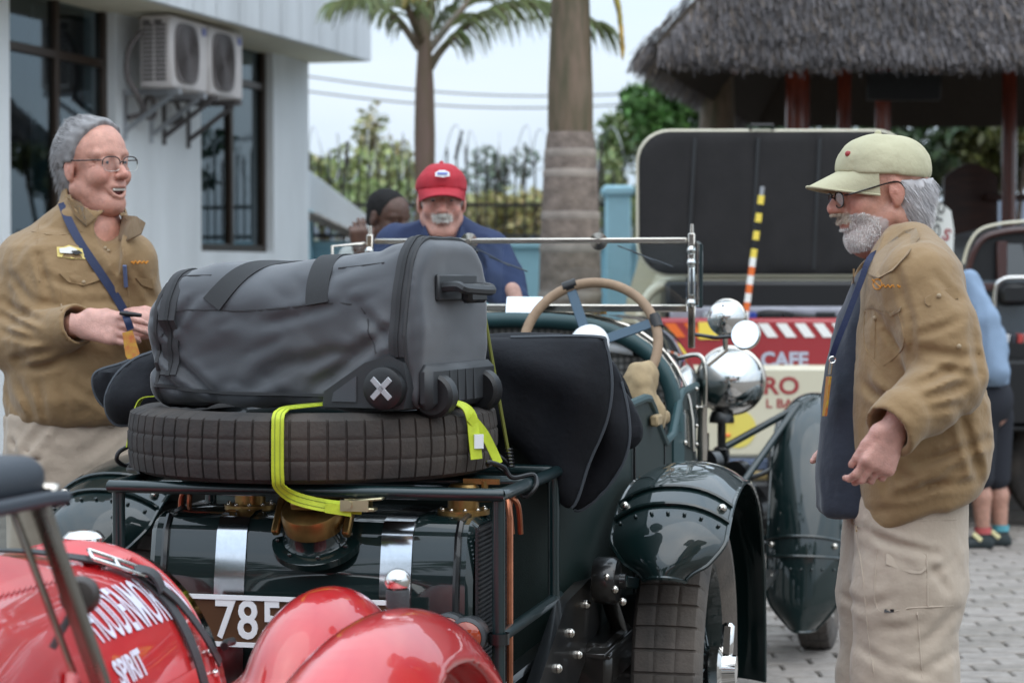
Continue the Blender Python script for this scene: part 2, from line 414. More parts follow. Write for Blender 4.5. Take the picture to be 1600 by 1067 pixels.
# ================================================================== SETTING
M_ = mat
m_pave = M_('paver', (.30, .27, .245), .8, var=.22, vscale=9, bump=.35, bscale=90, dirt=.25)
m_pave2 = M_('paver_dark', (.25, .225, .20), .85, var=.25, vscale=11, bump=.35, bscale=90, dirt=.3)
m_joint = M_('joint_sand', (.17, .15, .13), .95, var=.3, vscale=4, bump=.5, bscale=120)
m_white = M_('white_wall_paint', (.78, .81, .83), .75, var=.09, vscale=2.2, bump=.08, bscale=40, stretch=(1, 1, .25))
m_fascia = M_('white_fascia', (.74, .77, .80), .6, var=.12, vscale=4, stretch=(2, 2, .15))
m_soffit = M_('cream_soffit', (.74, .70, .56), .7, var=.04)
m_brown = M_('brown_aluminium', (.045, .028, .018), .35, metal=.3)
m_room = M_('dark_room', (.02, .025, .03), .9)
m_curt = M_('teal_curtain', (.10, .15, .165), .85, var=.15, vscale=5, stretch=(6, 6, .3))
m_blue = M_('light_blue_wall', (.40, .67, .77), .7, var=.06, vscale=2.0, bump=.1, bscale=30)
m_iron = M_('fence_iron', (.035, .027, .024), .6, var=.3, vscale=20)
m_galv = M_('galvanised', (.45, .46, .48), .4, metal=.8)
m_acw = M_('ac_ivory', (.62, .58, .57), .5, var=.04)
m_acd = M_('ac_dark', (.10, .09, .09), .6)
m_acg = M_('ac_grille', (.16, .14, .14), .6)
m_acb = M_('ac_badge', (.12, .13, .35), .4)
m_red_kerb = M_('red_kerb_paint', (.33, .055, .045), .6, var=.2, vscale=6)
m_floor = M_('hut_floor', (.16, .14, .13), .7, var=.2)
m_post = M_('varnished_post', (.16, .028, .012), .22, coat=.5, var=.35, vscale=6, stretch=(3, 3, .5))
m_wood = M_('dark_bar_wood', (.055, .018, .010), .35, var=.4, vscale=5, stretch=(1, 1, 6))
m_thatch = M_('thatch_straw', (.20, .18, .175), .9, attr=True, var=.25, vscale=30)
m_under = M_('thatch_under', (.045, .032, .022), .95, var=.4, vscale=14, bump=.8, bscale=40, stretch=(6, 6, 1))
m_black = M_('black_plastic', (.008, .008, .009), .4)

ground = MB().add([(-160, -60, 0), (160, -60, 0), (160, 300, 0), (-160, 300, 0)], [(0, 1, 2, 3)]).build('ground', m_joint)
tag(ground, kind='structure')
# pavers: wavy interlocking stones laid in rows, real pieces where the yard is seen
def paver_mesh(name, m, L=.235, W=.125, h=.004):
    mb = MB(); pts = []
    for t in np.linspace(0, 1, 7): pts.append((-L / 2 + L * t, -W / 2 + .018 * math.sin(t * math.pi)))
    for t in np.linspace(1, 0, 7): pts.append((-L / 2 + L * t, W / 2 + .018 * math.sin(t * math.pi)))
    g = .003; n = len(pts); c = np.mean(pts, 0)
    def ins(p, k): return tuple(np.asarray(p) - np.sign(np.asarray(p) - c) * k)
    V = [(*ins(p, g), 0) for p in pts] + [(*ins(p, g), h) for p in pts] + [(*ins(p, g + .006), h + .006) for p in pts]
    F = [(i, (i + 1) % n, n + (i + 1) % n, n + i) for i in range(n)] + [(n + i, n + (i + 1) % n, 2 * n + (i + 1) % n, 2 * n + i) for i in range(n)] + [tuple(range(2 * n, 3 * n))]
    mb.add(V, F); o = mb.build(name, m, ground); me = o.data; bpy.data.objects.remove(o); return me
pm = [paver_mesh('paver', m_pave), paver_mesh('paver', m_pave2)]
cells = []
for j in range(-10, 90):
    for i in range(-24, 40):
        x = .3 + i * .24 + (.12 if j % 2 else 0); y = 7.0 + j * .13
        px = 800 + 3400 * x / y
        if -.3 < x < 6.5 and px > 1120 and px < 1640: cells.append((x, y, 1067 > 430 + 1.49 * 3400 / y))
cells.sort(key=lambda c: (not (c[2] and (1500 < 800 + 3400 * c[0] / c[1] < 1600 or 1150 < 800 + 3400 * c[0] / c[1] < 1225)), c[1]))
far = MB()
for q, (x, y, vis) in enumerate(cells):
    rz = random.uniform(-.03, .03); zz = random.uniform(0, .004)
    if q < 290:
        o = bpy.data.objects.new('paver', random.choice(pm)); COL.objects.link(o); o.parent = ground; o.location = (x, y, zz); o.rotation_euler = (random.uniform(-.01, .01), random.uniform(-.01, .01), rz)
    else:
        V = np.array([v.co[:] for v in pm[0].vertices]); V = V + (x, y, zz); far.add(V, [tuple(p.vertices) for p in pm[0].polygons])
o = far.build('paver_field', m_pave, ground); tag(o, kind='stuff')

# ---- white building on the left
A16 = R(16); bld = empty('white_building', (-1.80, 19.31, 0), -A16)
tag(bld, 'white painted building with brown framed windows and deep flat roof edge', 'building')
W1, W2 = (-5.32, -3.79), (-2.31, -.82); ZB, ZT = 1.68, 3.5
mb = MB()
def wallpiece(y0, y1, z0, z1): mb.box(((-.125), (y0 + y1) / 2, (z0 + z1) / 2), (.125, (y1 - y0) / 2, (z1 - z0) / 2))
wallpiece(-9, W1[0], 0, 4.4); wallpiece(W1[1], W2[0], 0, 4.4); wallpiece(W2[1], 0, 0, 4.4)
for w in (W1, W2): wallpiece(w[0], w[1], 0, ZB); wallpiece(w[0], w[1], ZT, 4.4)
mb.box((-3.2, -.12, 2.2), (2.95, .12, 2.2)); mb.box((-6.3, -4.6, 2.2), (.1, 4.4, 2.2))
mb.build('wall', m_white, bld)
m_paneg = glass_mat('window_glass', (.5, .58, .6), 0.0, .86, (.62, .68, .72))
for w in (W1, W2):
    root = MB(); y0, y1 = w; ym = (y0 + y1) / 2; yw = y1 - y0
    for yy in (y0 + .03, y1 - .03, ym + .02): root.box((-.10, yy, (ZB + ZT) / 2), (.035, .03, (ZT - ZB) / 2 - .002), .004)
    for zz in (ZB + .032, ZT - .032, ZT - .50 if w is W1 else ZT - .42): root.box((-.10, ym, zz), (.034, yw / 2 - .062, .03), .004)
    fr = root.build('window', m_brown, bld)
    for k, (ya, yb) in enumerate(((y0 + .06, ym - .01), (ym + .05, y1 - .06))):
        for (za, zb) in ((ZB + .062, ZT - (.53 if w is W1 else .45)), (ZT - (.47 if w is W1 else .39), ZT - .062)):
            MB().box((-.10, (ya + yb) / 2, (za + zb) / 2), (.004, (yb - ya) / 2, (zb - za) / 2)).build('pane', m_paneg, fr)
    cu = MB(); ys = np.linspace(y0 + .08, ym - .1, 46); ys2 = np.linspace(ym + .35, y1 - .08, 34)
    for arr in (ys, ys2):
        secs = [[(-.42 + .035 * math.sin(y * 62) + dx, y, z) for (z, dx) in ((ZB + .05, 0), (ZT - .1, 0), (ZT - .1, -.012), (ZB + .05, -.012))] for y in arr]
        cu.loft(secs)
    cu.build('curtain', m_curt, fr)
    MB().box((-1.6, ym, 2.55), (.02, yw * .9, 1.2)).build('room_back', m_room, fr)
rf = MB().box((-2.7, -4.5, 3.9), (2.6, 4.6, .1)); roof = rf.build('roof', m_white, bld)
MB().box((.16, -4.45, 3.40), (.34, 4.55, .03)).build('soffit', m_soffit, roof)
yy = .09
while yy > -9:
    w = .42; MB().box((.53, yy - w / 2, 3.87), (.028, w / 2 - .004, .5), .004).build('fascia_panel', m_fascia, roof); yy -= w
for xx in np.arange(-.05, .5, .28): MB().box((xx + .14, .105, 3.87), (.136, .02, .498), .004).build('fascia_panel', m_fascia, roof)

def ac_unit(y0, label, first):
    a = empty('ac_outdoor_unit', (-1.80, 19.31, 0), -A16); tag(a, label, 'air conditioner', 'outdoor units on the white wall')
    x0, x1, y1, z0, z1 = .17, .42, y0 + .64, 2.83, 3.35
    xm, ym, zm = (x0 + x1) / 2, (y0 + y1) / 2, (z0 + z1) / 2
    MB().box((xm, ym, zm), (.125, .32, .26), .018).build('casing', m_acw, a)
    gm = MB(); pts = []                                                    # fan grille: rounded tall oval, slightly recessed ring
    for k in range(40):
        t = 2 * math.pi * k / 40; c, s_ = math.cos(t), math.sin(t); q = (abs(c) ** 4 + abs(s_) ** 4) ** -.25
        pts.append((ym - .06 + .2 * c * q, zm + .215 * s_ * q))
    gm.prism(pts, (.012, 0, 0), (x1 + .001, 0, 0), (0, 1, 0), (0, 0, 1)); g = gm.build('fan_grille', m_acg, a)
    rings = MB()
    for rr in np.linspace(.03, .19, 8):
        rings.tube([(x1 + .016, ym - .06 + rr * math.cos(t), zm + rr * 1.05 * math.sin(t)) for t in np.linspace(0, 2 * math.pi, 28, endpoint=False)], .004, 5, True)
    rings.build('grille_wire', m_acd, g)
    MB().box((x1 + .003, y1 - .07, z1 - .07), (.003, .035, .028)).build('badge', m_acb, a)
    for k in range(13):                                                      # louvres in the end panel
        z = z0 + .06 + k * .032
        for xa in (x0 + .07, x0 + .17): MB().box((xa, y0 - .001, z), (.042, .006, .009)).build('louvre', m_acd, a)
    for xa in (x0 + .06, x0 + .15): MB().box((xa, y0 - .001, z1 - .05), (.03, .006, .012)).build('louvre', m_acd, a)
    for yb in (y0 + .1, y1 - .1):
        b = MB(); b.box((.21, yb, z0 - .022), (.235, .02, .02)); b.bar((.01, yb, z0 - .30), (.38, yb, z0 - .045), .03, .03); b.box((.0, yb, z0 - .19), (.018, .02, .17))
        b.build('wall_bracket', m_galv if first else m_acd, a)
    h = MB(); h.tube(spline([(.20, y0 - .02, z1 - .12), (.12, y0 - .06, z1 - .25), (.10, y0 - .05, z0 + .08), (.15, y0 + .02, z0 - .06), (.10, y0 + .2, z0 - .16), (.03, y0 + .12, z0 - .2)], 8), .02, 8)
    if first: h.tube([(.10 + .02 * k / 60, y0 + .30 + .085 * math.cos(k * .63), z0 - .12 + .085 * math.sin(k * .63)) for k in range(60)], .013, 6)
    h.build('pipe', m_acg if first else m_acd, a)
ac_unit(-3.76, 'ivory outdoor air conditioner with coiled pipe, nearer the curtained tall window', True)
ac_unit(-3.10, 'ivory outdoor air conditioner beside the white roof corner, over the narrow window', False)

# ---- white sloping stair parapet behind the building
s_ = MB(); pa = [P(430, 226, 19.6), P(592, 352, 19.6), P(578, 372, 19.6), P(430, 302, 19.6)]
s_.prism([(p[0], p[2]) for p in pa], (0, .18, 0), (0, 19.6, 0)); st = tag(s_.build('stair_parapet', m_white), 'white sloping stair parapet beyond the building corner', 'parapet')
m_shade = M_('stair_under_shade', (.22, .19, .16), .9, var=.2)  # dark slab tone paints in the shadow below the parapet
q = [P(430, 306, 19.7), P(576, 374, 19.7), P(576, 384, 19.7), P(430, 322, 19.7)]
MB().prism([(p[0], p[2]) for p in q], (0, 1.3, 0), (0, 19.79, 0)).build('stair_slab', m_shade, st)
MB().box((P(455, 400, 20.4)[0], 20.4, .8), (.5, .5, .8)).build('stair_base', m_white, st)

# ---- light blue boundary wall, iron fence, razor wire
bw = MB().box((-2.6, 20.5, .87), (3.9, .12, .87)); bwo = tag(bw.build('boundary_wall', m_blue), 'light blue painted boundary wall under iron fence', 'wall')
MB().box((-2.6, 20.5, 1.775), (3.9, .16, .035), .01).build('coping', m_blue, bwo)
for px in (965, 470):
    c = P(px, 400, 20.3); pl = empty('wall_pillar', (c[0], 20.3, 0)); tag(pl, 'light blue square pillar with rounded cap ' + ('beside ringed palm trunk' if px > 600 else 'by stair parapet'), 'pillar')
    MB().box((0, 0, 1.12), (.115, .14, 1.12), .01).build('shaft', m_blue, pl); MB().box((0, 0, 2.27), (.15, .17, .05), .025).build('cap', m_blue, pl)
fe = empty('iron_fence', (0, 20.5, 0)); tag(fe, 'dark iron railing with pointed bars on light blue wall', 'fence')
xs = np.arange(-1.9, 1.05, .092)
for k, x in enumerate(xs):
    ph = ((x + .62) % 1.75) / 1.75; top = 2.64 - .22 * ph - .03 * math.sin(k * 2.3)
    b = MB(); b.cyl((x, 0, 1.80), (x, 0, top), .0105, n=6); b.cyl((x, 0, top), (x, 0, top + .09), .017, .001, 6); b.build('bar', m_iron, fe)
for z in (1.86, 2.15): MB().box((-.43, 0, z), (1.5, .014, .017)).build('rail', m_iron, fe)
MB().bar(P(712, 250, 20.5) - (0, 20.5, 0), P(722, 205, 20.5) - (0, 20.5, 0), .03, .03).build('wire_arm', m_iron, fe)
for k, x in enumerate((-1.6, .8)): MB().bar((x, 0, 2.15), (x + .05, .1, 2.75), .03, .03).build('wire_arm', m_iron, fe)
tt = np.linspace(0, 15 * 2 * math.pi, 400)
rz = MB().tube([(-2.1 + 3.2 * t / tt[-1] + .05 * math.sin(t * .7), 20.5 + .22 * math.cos(t), 2.62 + .04 * math.sin(t * .31) + .24 * math.sin(t)) for t in tt], .0045, 5)
tag(rz.build('razor_wire', m_galv), 'coiled razor wire along the top of iron fence', 'wire')
m_cable = M_('cable', (.12, .12, .13), .6)
for k, (ya, yb) in enumerate(((113, 142), (137, 157))):
    a = P(430, ya, 34); b = P(1080, yb, 34); pts = [a + (b - a) * t - np.array([0, 0, .22 * math.sin(math.pi * t)]) for t in np.linspace(-1.2, 2.2, 40)]
    tag(MB().tube(pts, .014, 5).build('power_line', m_cable), ('upper' if k == 0 else 'lower') + ' thin overhead power line crossing the pale sky', 'power line')

# ---- plants
def leaf_col(base, n, var=.35):
    c = np.array(base)[None] * (1 + RNG.uniform(-var, var, (n, 1))) * (1 + RNG.uniform(-.12, .12, (n, 3))); return np.clip(c, .005, 1)
m_leaf = M_('leaf', (.08, .11, .03), .55, attr=True, var=.15)
m_bark = M_('bark', (.12, .09, .07), .9, var=.3, bump=.6, bscale=30)
def leaves(name, cs, rs, n, size, base, parent, var=.4, asp=2.2):
    """a crown of small leaf faces spread through several clumps"""
    V = []; F = []; C_ = []
    cs = np.atleast_2d(cs); k = len(cs); which = RNG.integers(0, k, n)
    d = RNG.normal(size=(n, 3)); d /= np.linalg.norm(d, axis=1)[:, None]; rad = RNG.uniform(.25, 1, n) ** .45
    pos = cs[which] + d * rad[:, None] * np.asarray(rs)[which]
    a = RNG.normal(size=(n, 3)); a /= np.linalg.norm(a, axis=1)[:, None]; b = np.cross(a, RNG.normal(size=(n, 3))); b /= np.linalg.norm(b, axis=1)[:, None]
    nn = np.cross(a, b); s1 = size * RNG.uniform(.6, 1.4, (n, 1)); w = s1 / asp
    q = np.stack([pos - a * s1, pos + b * w + nn * w * .3, pos + a * s1, pos - b * w + nn * w * .3], 1).reshape(-1, 3)
    col = np.repeat(leaf_col(base, n, var) , 4, 0)
    return mesh_np(name, q, np.arange(4 * n).reshape(-1, 4), m_leaf, parent, col)
def bush(name, px, py, Y, w, h, base, n, size, label, cat='shrub', trunk=None, k=9, group=None):
    c = P(px, py, Y); b = empty(name, (c[0], Y, 0)); tag(b, label, cat, group); zc = c[2]
    cs = []; rs = []
    for i in range(k):
        t = RNG.uniform(-1, 1, 3); cs.append((t[0] * w * .62, t[1] * w * .5, zc + t[2] * h * .62)); r = RNG.uniform(.28, .5); rs.append((w * r, w * r, h * r * .9))
    leaves('crown', cs, rs, n, size, base, b)
    t = MB()
    for i in range(5):
        e = np.array(cs[i % k]); t.tube(spline([(RNG.uniform(-.05, .05), RNG.uniform(-.05, .05), 0), (e[0] * .4, e[1] * .4, zc * .5), e], 4), [.05 * (1 - .07 * j) for j in range(9)], 6)
    t.build('trunk', m_bark, b)
    return b
GR = 'shrubs beyond the iron fence'  # fence shrub leaf colours lightened to paint in distance haze
bush('garden_shrub', 525, 275, 24, .75, .55, (.30, .34, .13), 1500, .055, 'yellow green shrub rising over the white stair parapet')
bush('garden_shrub', 608, 262, 25, .42, .85, (.34, .33, .16), 700, .06, 'tall sparse olive shrub left of the slim palm')
bush('garden_shrub', 612, 320, 23.5, 1.0, .5, (.27, .33, .13), 1500, .05, 'dense green shrub beside the slim palm foot')
bush('garden_shrub', 782, 292, 27, .5, .55, (.17, .21, .16), 900, .05, 'dark green bush seen through the fence bars')
bush('garden_shrub', 745, 335, 24, 1.0, .45, (.36, .34, .14), 1400, .05, 'yellowish bush low behind the fence bars')
bush('garden_shrub', 830, 340, 23.6, .8, .4, (.38, .32, .13), 1100, .05, 'golden bush next to the ringed palm trunk')
bush('garden_shrub', 948, 300, 24, .45, .8, (.24, .29, .12), 900, .05, 'green bush between ringed palm and light blue pillar')
bush('garden_shrub', 985, 270, 26, .5, .9, (.18, .25, .09), 1400, .06, 'leafy green bush rising behind the light blue pillar')
bush('leafy_tree', 1050, 165, 25, .75, .55, (.08, .18, .04), 2300, .075, 'fresh green broadleaf tree showing left of the thatched eave', 'tree')
bush('leafy_tree', 1165, 205, 27, 1.3, .45, (.025, .07, .02), 2200, .075, 'green tree low behind the hut posts', 'tree')
bush('garden_shrub', 1440, 240, 24, 1.6, .55, (.018, .042, .008), 2000, .08, 'green hedge plant behind the hut, by the pale capped man')
bush('garden_shrub', 1570, 235, 24, 1.4, .5, (.06, .065, .010), 1800, .08, 'yellow green hedge plant behind the wooden bar')
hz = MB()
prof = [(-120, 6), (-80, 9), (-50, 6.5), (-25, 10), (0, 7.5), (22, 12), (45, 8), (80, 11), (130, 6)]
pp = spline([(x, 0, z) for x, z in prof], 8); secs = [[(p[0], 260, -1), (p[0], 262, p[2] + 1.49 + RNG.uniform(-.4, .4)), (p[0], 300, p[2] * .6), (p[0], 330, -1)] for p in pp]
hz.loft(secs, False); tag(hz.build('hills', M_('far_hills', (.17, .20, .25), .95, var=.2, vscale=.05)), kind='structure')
fs = MB()
wd = leaves('far_wood', [(x, 70 + 8 * math.sin(x), 1.2 + .6 * math.sin(x * .7)) for x in np.linspace(-22, 26, 26)], [(2.0, 2, 1.5)] * 26, 9000, .16, (.22, .22, .12), None, .4); tag(wd, 'olive belt of distant scrub beyond the fence', 'scrub', kind='stuff')
fh = empty('far_house', (P(572, 300, 48)[0], 48, 0)); tag(fh, 'small white far house glimpsed between shrubs and fence', 'house')
MB().box((0, 0, 1.6), (.55, .5, 1.6)).build('wall', m_white, fh); MB().prism([(-.7, 3.2), (.7, 3.2), (0, 3.55)], (0, 1.2, 0), (0, -.6, 0)).build('roof', m_acw, fh)

# ---- palms
m_trunk = M_('palm_trunk_grey', (.21, .165, .14), .9, var=.38, vscale=7, bump=1.0, bscale=22, stretch=(1.6, 1.6, 2.2), dirt=.3)
m_shaft = M_('palm_crownshaft', (.115, .115, .05), .6, col2=(.19, .13, .09), var=.45, vscale=5, stretch=(2.5, 2.5, .5), bump=.5, bscale=16, dirt=.25)
m_ring = M_('palm_ring', (.33, .28, .245), .9, var=.2, vscale=9)
m_redring = M_('palm_scar', (.25, .13, .085), .8, var=.25, vscale=9)
def frond(path, n, llen, base, parent, droop=.75, w=.014, name='frond', mstem=None):
    p = spline(path, 10); L = np.linspace(0, 1, len(p)); V = []; F = []; C_ = []
    for i in range(n):
        t = .16 + .84 * (i + RNG.uniform(0, 1)) / n; c = np.array([np.interp(t, L, p[:, k]) for k in range(3)]); tg = unit(np.array([np.interp(min(t + .03, 1), L, p[:, k]) for k in range(3)]) - c + 1e-6)
        side = unit(np.cross(tg, (0, 0, 1))) * random.choice((-1, 1)); l = llen * (1 - .55 * abs(t - .45)) * random.uniform(.7, 1.15)
        d0 = unit(side * .8 + tg * .6 + np.array([0, 0, .15])); prev = None; cc = c.copy(); o = len(V); cl = leaf_col(base, 1, .35)[0]
        for k in range(5):
            dd = unit(d0 * (1 - k / 4.0) + np.array([0, 0, -1]) * (k / 4.0) * droop * 1.6 + tg * .12); ww = w * (1, 1.15, 1, .7, .08)[k]; sd = unit(np.cross(dd, (random.uniform(-.3, .3), 1, .2))) * ww
            V += [cc - sd, cc + sd]; C_ += [cl, cl]
            if k: F.append((o + 2 * k - 2, o + 2 * k - 1, o + 2 * k + 1, o + 2 * k))
            cc = cc + dd * l / 4
    f = mesh_np(name, V, F, m_leaf, parent, np.array(C_))
    MB().tube(p, np.linspace(.034, .008, len(p)), 7).build('stem', mstem or m_shaft, f)
    return f
c = P(664, 430, 16)
pt = empty('slim_palm', (c[0], 16, 0)); tag(pt, 'slim young palm with brown trunk and forked frond stems behind red cap', 'palm')
MB().lathe([(.082, 0), (.082, 1.2), (.078, 1.7), (.072, 2.1), (.078, 2.5), (.070, 2.85), (.048, 3.2), (.03, 3.5)], n=18).build('trunk', M_('palm_slim_trunk', (.19, .16, .075), .7, col2=(.22, .14, .12), var=.3, vscale=5, stretch=(2, 2, .4)), pt)
def loc(pts, Y=16): return [P(a, b, Y + (k_[0] if k_ else 0)) - (c[0], 16, 0) for (a, b, *k_) in pts]
for pth, n, ll in (([(672, 108), (692, 78), (733, 40), (790, 14), (860, 12), (935, 40)], 150, .55), ([(656, 78), (622, 32), (585, 2), (535, 8)], 90, .42),
                   ([(668, 60), (676, 0), (705, -70), (770, -110)], 110, .5), ([(662, 62), (648, -10), (610, -60), (560, -70)], 90, .5), ([(670, 80), (720, 20, .6), (770, -30, 1.0), (840, -20, 1.4)], 110, .5), ([(660, 70), (630, 0, -.5), (600, -20, -1), (560, 0, -1.5)], 90, .4)):
    frond(loc(pth), int(n * .95), ll * 1.05, (.14, .17, .06), pt, .8, .0085)
def big_palm(px, Y, label, sc=1.0, tall=6.2):
    c0 = P(px, 430, Y); b = empty('royal_palm', (c0[0], Y, 0)); tag(b, label, 'palm')
    pr = [(.22, 0), (.215, .5), (.205, 1.0), (.20, 1.49), (.19, 1.8), (.175, 2.1), (.158, 2.35), (.148, 2.405)]
    MB().lathe([(r * sc, z) for r, z in pr], n=28).build('trunk', m_trunk, b)
    for z in (.5, 1.0, 1.36, 1.66, 1.87, 2.14, 2.27): rr = np.interp(z, [q[1] for q in pr], [q[0] for q in pr]) * sc; MB().lathe([(rr, -.028), (rr + .005, -.018), (rr + .005, .014), (rr, .028)], (0, 0, z), n=28).build('ring', m_ring, b)
    MB().lathe([(r * sc, z) for r, z in [(.150, 2.28), (.152, 2.30), (.150, 2.39), (.145, 2.402)]], n=28).build('ring', m_redring, b)
    MB().lathe([(r * sc, z) for r, z in [(.142, 2.40), (.146, 2.45), (.144, 2.7), (.128, 3.1), (.115, 3.5), (.10, 4.2), (.075, 5.2), (.04, tall)]], n=28).build('crownshaft', m_shaft, b)
    for k in range(11):
        a = k * 2.4; e = 1.0 + .35 * math.sin(k * 1.7); L = 2.3; r0 = np.array([math.cos(a), math.sin(a), 0])
        frond([np.array([0, 0, tall - .5]), r0 * .35 * L + (0, 0, tall + .35 * e), r0 * .75 * L + (0, 0, tall + .25 * e), r0 * 1.05 * L + (0, 0, tall - .5)], 110, .6, (.06, .095, .03), b)
    return b
bp_ = big_palm(891, 14.0, 'thick ringed royal palm trunk rising behind the car windscreen')
frond([np.array([.1, -.02, 3.5]), np.array([.22, -.05, 3.42]), np.array([.3, -.05, 3.22]), np.array([.33, -.05, 2.95])], 40, .16, (.30, .21, .04), bp_, name='dry_frond')
frond([np.array([-.1, -.02, 3.45]), np.array([-.3, -.1, 3.5]), np.array([-.6, -.15, 3.4]), np.array([-.95, -.2, 3.3])], 70, .34, (.20, .16, .035), bp_, name='dry_frond')
big_palm(1120, 17.5, 'ringed palm trunk standing under the corner of thatched roof', 1.0, 6.5)

# ---- thatched hut
hut = empty('thatched_hut', (P(1024, 430, 14.5)[0], 14.5, 0)); tag(hut, 'open hut with thick grey thatched roof and varnished wooden posts', 'hut')
e1 = np.array([1., 0, 0]); e2 = np.array([.22, .975, 0]); EZ = 2.87; Lx, Ly = 6.4, 6.0
def hp(a, b, z): return e1 * a + e2 * b + np.array([0, 0, z])
cn = [hp(0, 0, EZ), hp(Lx, 0, EZ), hp(Lx, Ly, EZ), hp(0, Ly, EZ)]; ap = [hp(1.9, 2.9, EZ + 2.9), hp(4.5, 2.9, EZ + 2.9)]
faces = [(cn[0], cn[1], ap[1], ap[0]), (cn[3], cn[0], ap[0], ap[0]), (cn[1], cn[2], ap[1], ap[1]), (cn[2], cn[3], ap[0], ap[1])]
u_ = MB()
u_.add(cn + ap, [(0, 1, 5, 4), (3, 0, 4), (1, 2, 5), (2, 3, 4, 5)])
up = [q + np.array([0, 0, .16]) for q in cn + ap]; u_.add(up, [(0, 1, 5, 4), (3, 0, 4), (1, 2, 5), (2, 3, 4, 5)])
for i in range(4): u_.add([cn[i], cn[(i + 1) % 4], up[(i + 1) % 4], up[i]], [(0, 1, 2, 3)])
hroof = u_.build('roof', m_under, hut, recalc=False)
SV = []; SF_ = []; SC_ = []; so_ = 0
for fi, (a, b, c2, d2) in enumerate(faces):
    down = unit(np.cross(np.cross(b - a, d2 - a), b - a)); down = -down if down[2] > 0 else down
    nr = unit(np.cross(b - a, d2 - a)); nr = nr if nr[2] > 0 else -nr; n = (80000, 24000, 800, 500)[fi]
    s1 = RNG.uniform(size=n); t1 = RNG.uniform(size=n) ** (2.2 if fi == 0 else 1.3); fr_ = RNG.uniform(size=n) < .16; t1[fr_] = RNG.uniform(0, .03, fr_.sum()); edge = t1 < .03
    p = (a * (1 - s1)[:, None] + b * s1[:, None]) * (1 - t1)[:, None] + (d2 * (1 - s1)[:, None] + c2 * s1[:, None]) * t1[:, None]
    lump = .03 * vnoise(p * np.array([2.2, 2.2, 3.0]), 12) + .012 * vnoise(p * 9, 13)
    p = p + nr * (.150 + .030 * RNG.uniform(size=n) + lump - .10 * RNG.uniform(size=n) * edge)[:, None]
    d = down + nr * RNG.uniform(.0, .22, n)[:, None] + RNG.normal(size=(n, 3)) * .10; d[:, 2] -= .18 * edge; d /= np.linalg.norm(d, axis=1)[:, None]
    l = RNG.uniform(.06, .17, n)[:, None]; w = RNG.uniform(.002, .0048, n)[:, None]
    sd = np.cross(d, RNG.normal(size=(n, 3))); sd = sd / np.linalg.norm(sd, axis=1)[:, None] * w; up_ = np.cross(sd, d) * .6
    q = np.stack([p - sd, p + sd, p + sd * .7 + d * l + up_, p - sd * .7 + d * l + up_], 1).reshape(-1, 3)
    g = RNG.uniform(.45, 1.7, n) * (1 + .35 * vnoise(p * np.array([3., 3., 4.]), 14)); col = np.array([.148, .136, .140]) * g[:, None]; wm = RNG.uniform(size=n) < .2; col[wm] *= np.array([1.15, 1, .8])
    SV.append(q); SF_.append(np.arange(4 * n).reshape(-1, 4) + so_); SC_.append(np.repeat(col, 4, 0)); so_ += 4 * n
th = mesh_np('thatch', np.concatenate(SV), np.concatenate(SF_), m_thatch, hroof, np.concatenate(SC_), smooth=False); tag(th, kind='stuff')
for k, (px, Yp, rr) in enumerate(((1245, 16.2, .092), (1318, 16.9, .055), (1378, 16.2, .06), (1575, 17.2, .06), (1700, 16.2, .09))):
    q = P(px, 430, Yp) - np.array(hut.location); MB().lathe([(rr * 1.05, .1), (rr, .4), (rr * .97, 2.0), (rr, 3.4)], (q[0], q[1], 0), n=18).build('post', m_post, hut)
for k, t in enumerate(np.linspace(.5, 5.9, 9)):
    MB().cyl(hp(t, .15, EZ - .01), hp(1.9 + 2.6 * t / 6.4, 2.8, EZ + 2.72), .035, n=8).build('rafter', m_wood, hut)
MB().cyl(hp(.2, 1.6, EZ - .08) + (0, 0, .9), hp(6.2, 1.6, EZ + .82), .05, n=8).build('beam', m_wood, hut)
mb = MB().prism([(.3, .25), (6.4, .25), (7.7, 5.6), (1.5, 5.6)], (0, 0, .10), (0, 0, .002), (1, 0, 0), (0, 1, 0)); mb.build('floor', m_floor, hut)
MB().box((3.4, .20, .065), (3.2, .04, .063), .008).build('red_kerb', m_red_kerb, hut)
rw = empty('reed_screen_wall', (3.9, 20.9, 0)); tag(rw, 'dark reed screen wall closing the yard behind the hut', 'wall')
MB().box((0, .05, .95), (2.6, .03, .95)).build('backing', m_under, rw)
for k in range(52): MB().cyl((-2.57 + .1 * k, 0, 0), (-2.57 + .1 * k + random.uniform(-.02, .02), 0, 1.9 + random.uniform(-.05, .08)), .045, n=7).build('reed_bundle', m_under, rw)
tv = empty('hanging_screen', P(1410, 136, 16.0)); tag(tv, 'black flat screen hanging in the dark under thatched roof', 'screen')
MB().box((0, 0, 0), (.27, .03, .105), .008).build('panel', m_black, tv); MB().cyl((0, .02, .09), (0, .02, .95), .012, n=6).build('hanger', m_black, tv)
q = P(1520, 430, 17.6); bar = empty('wooden_bar', (q[0], 17.6, 0)); tag(bar, 'dark wooden bar with arched back panel under the hut', 'bar')
MB().box((.1, 0, .65), (.9, .25, .53), .01).build('counter', m_wood, bar)
pts = [(-.22, 1.18)] + [(-.22 + .44 * t, 2.28 + .12 * math.sin(math.pi * t)) for t in np.linspace(0, 1, 11)] + [(.22, 1.18)]
MB().prism(pts, (0, .05, 0), (0, .1, 0)).build('back_panel', m_wood, bar)
for x in (.32, .62, .95): MB().box((x, .1, 1.7), (.03, .04, .55), .006).build('upright', m_wood, bar)
MB().box((.6, .1, 2.12), (.5, .12, .025), .006).build('shelf', m_wood, bar)

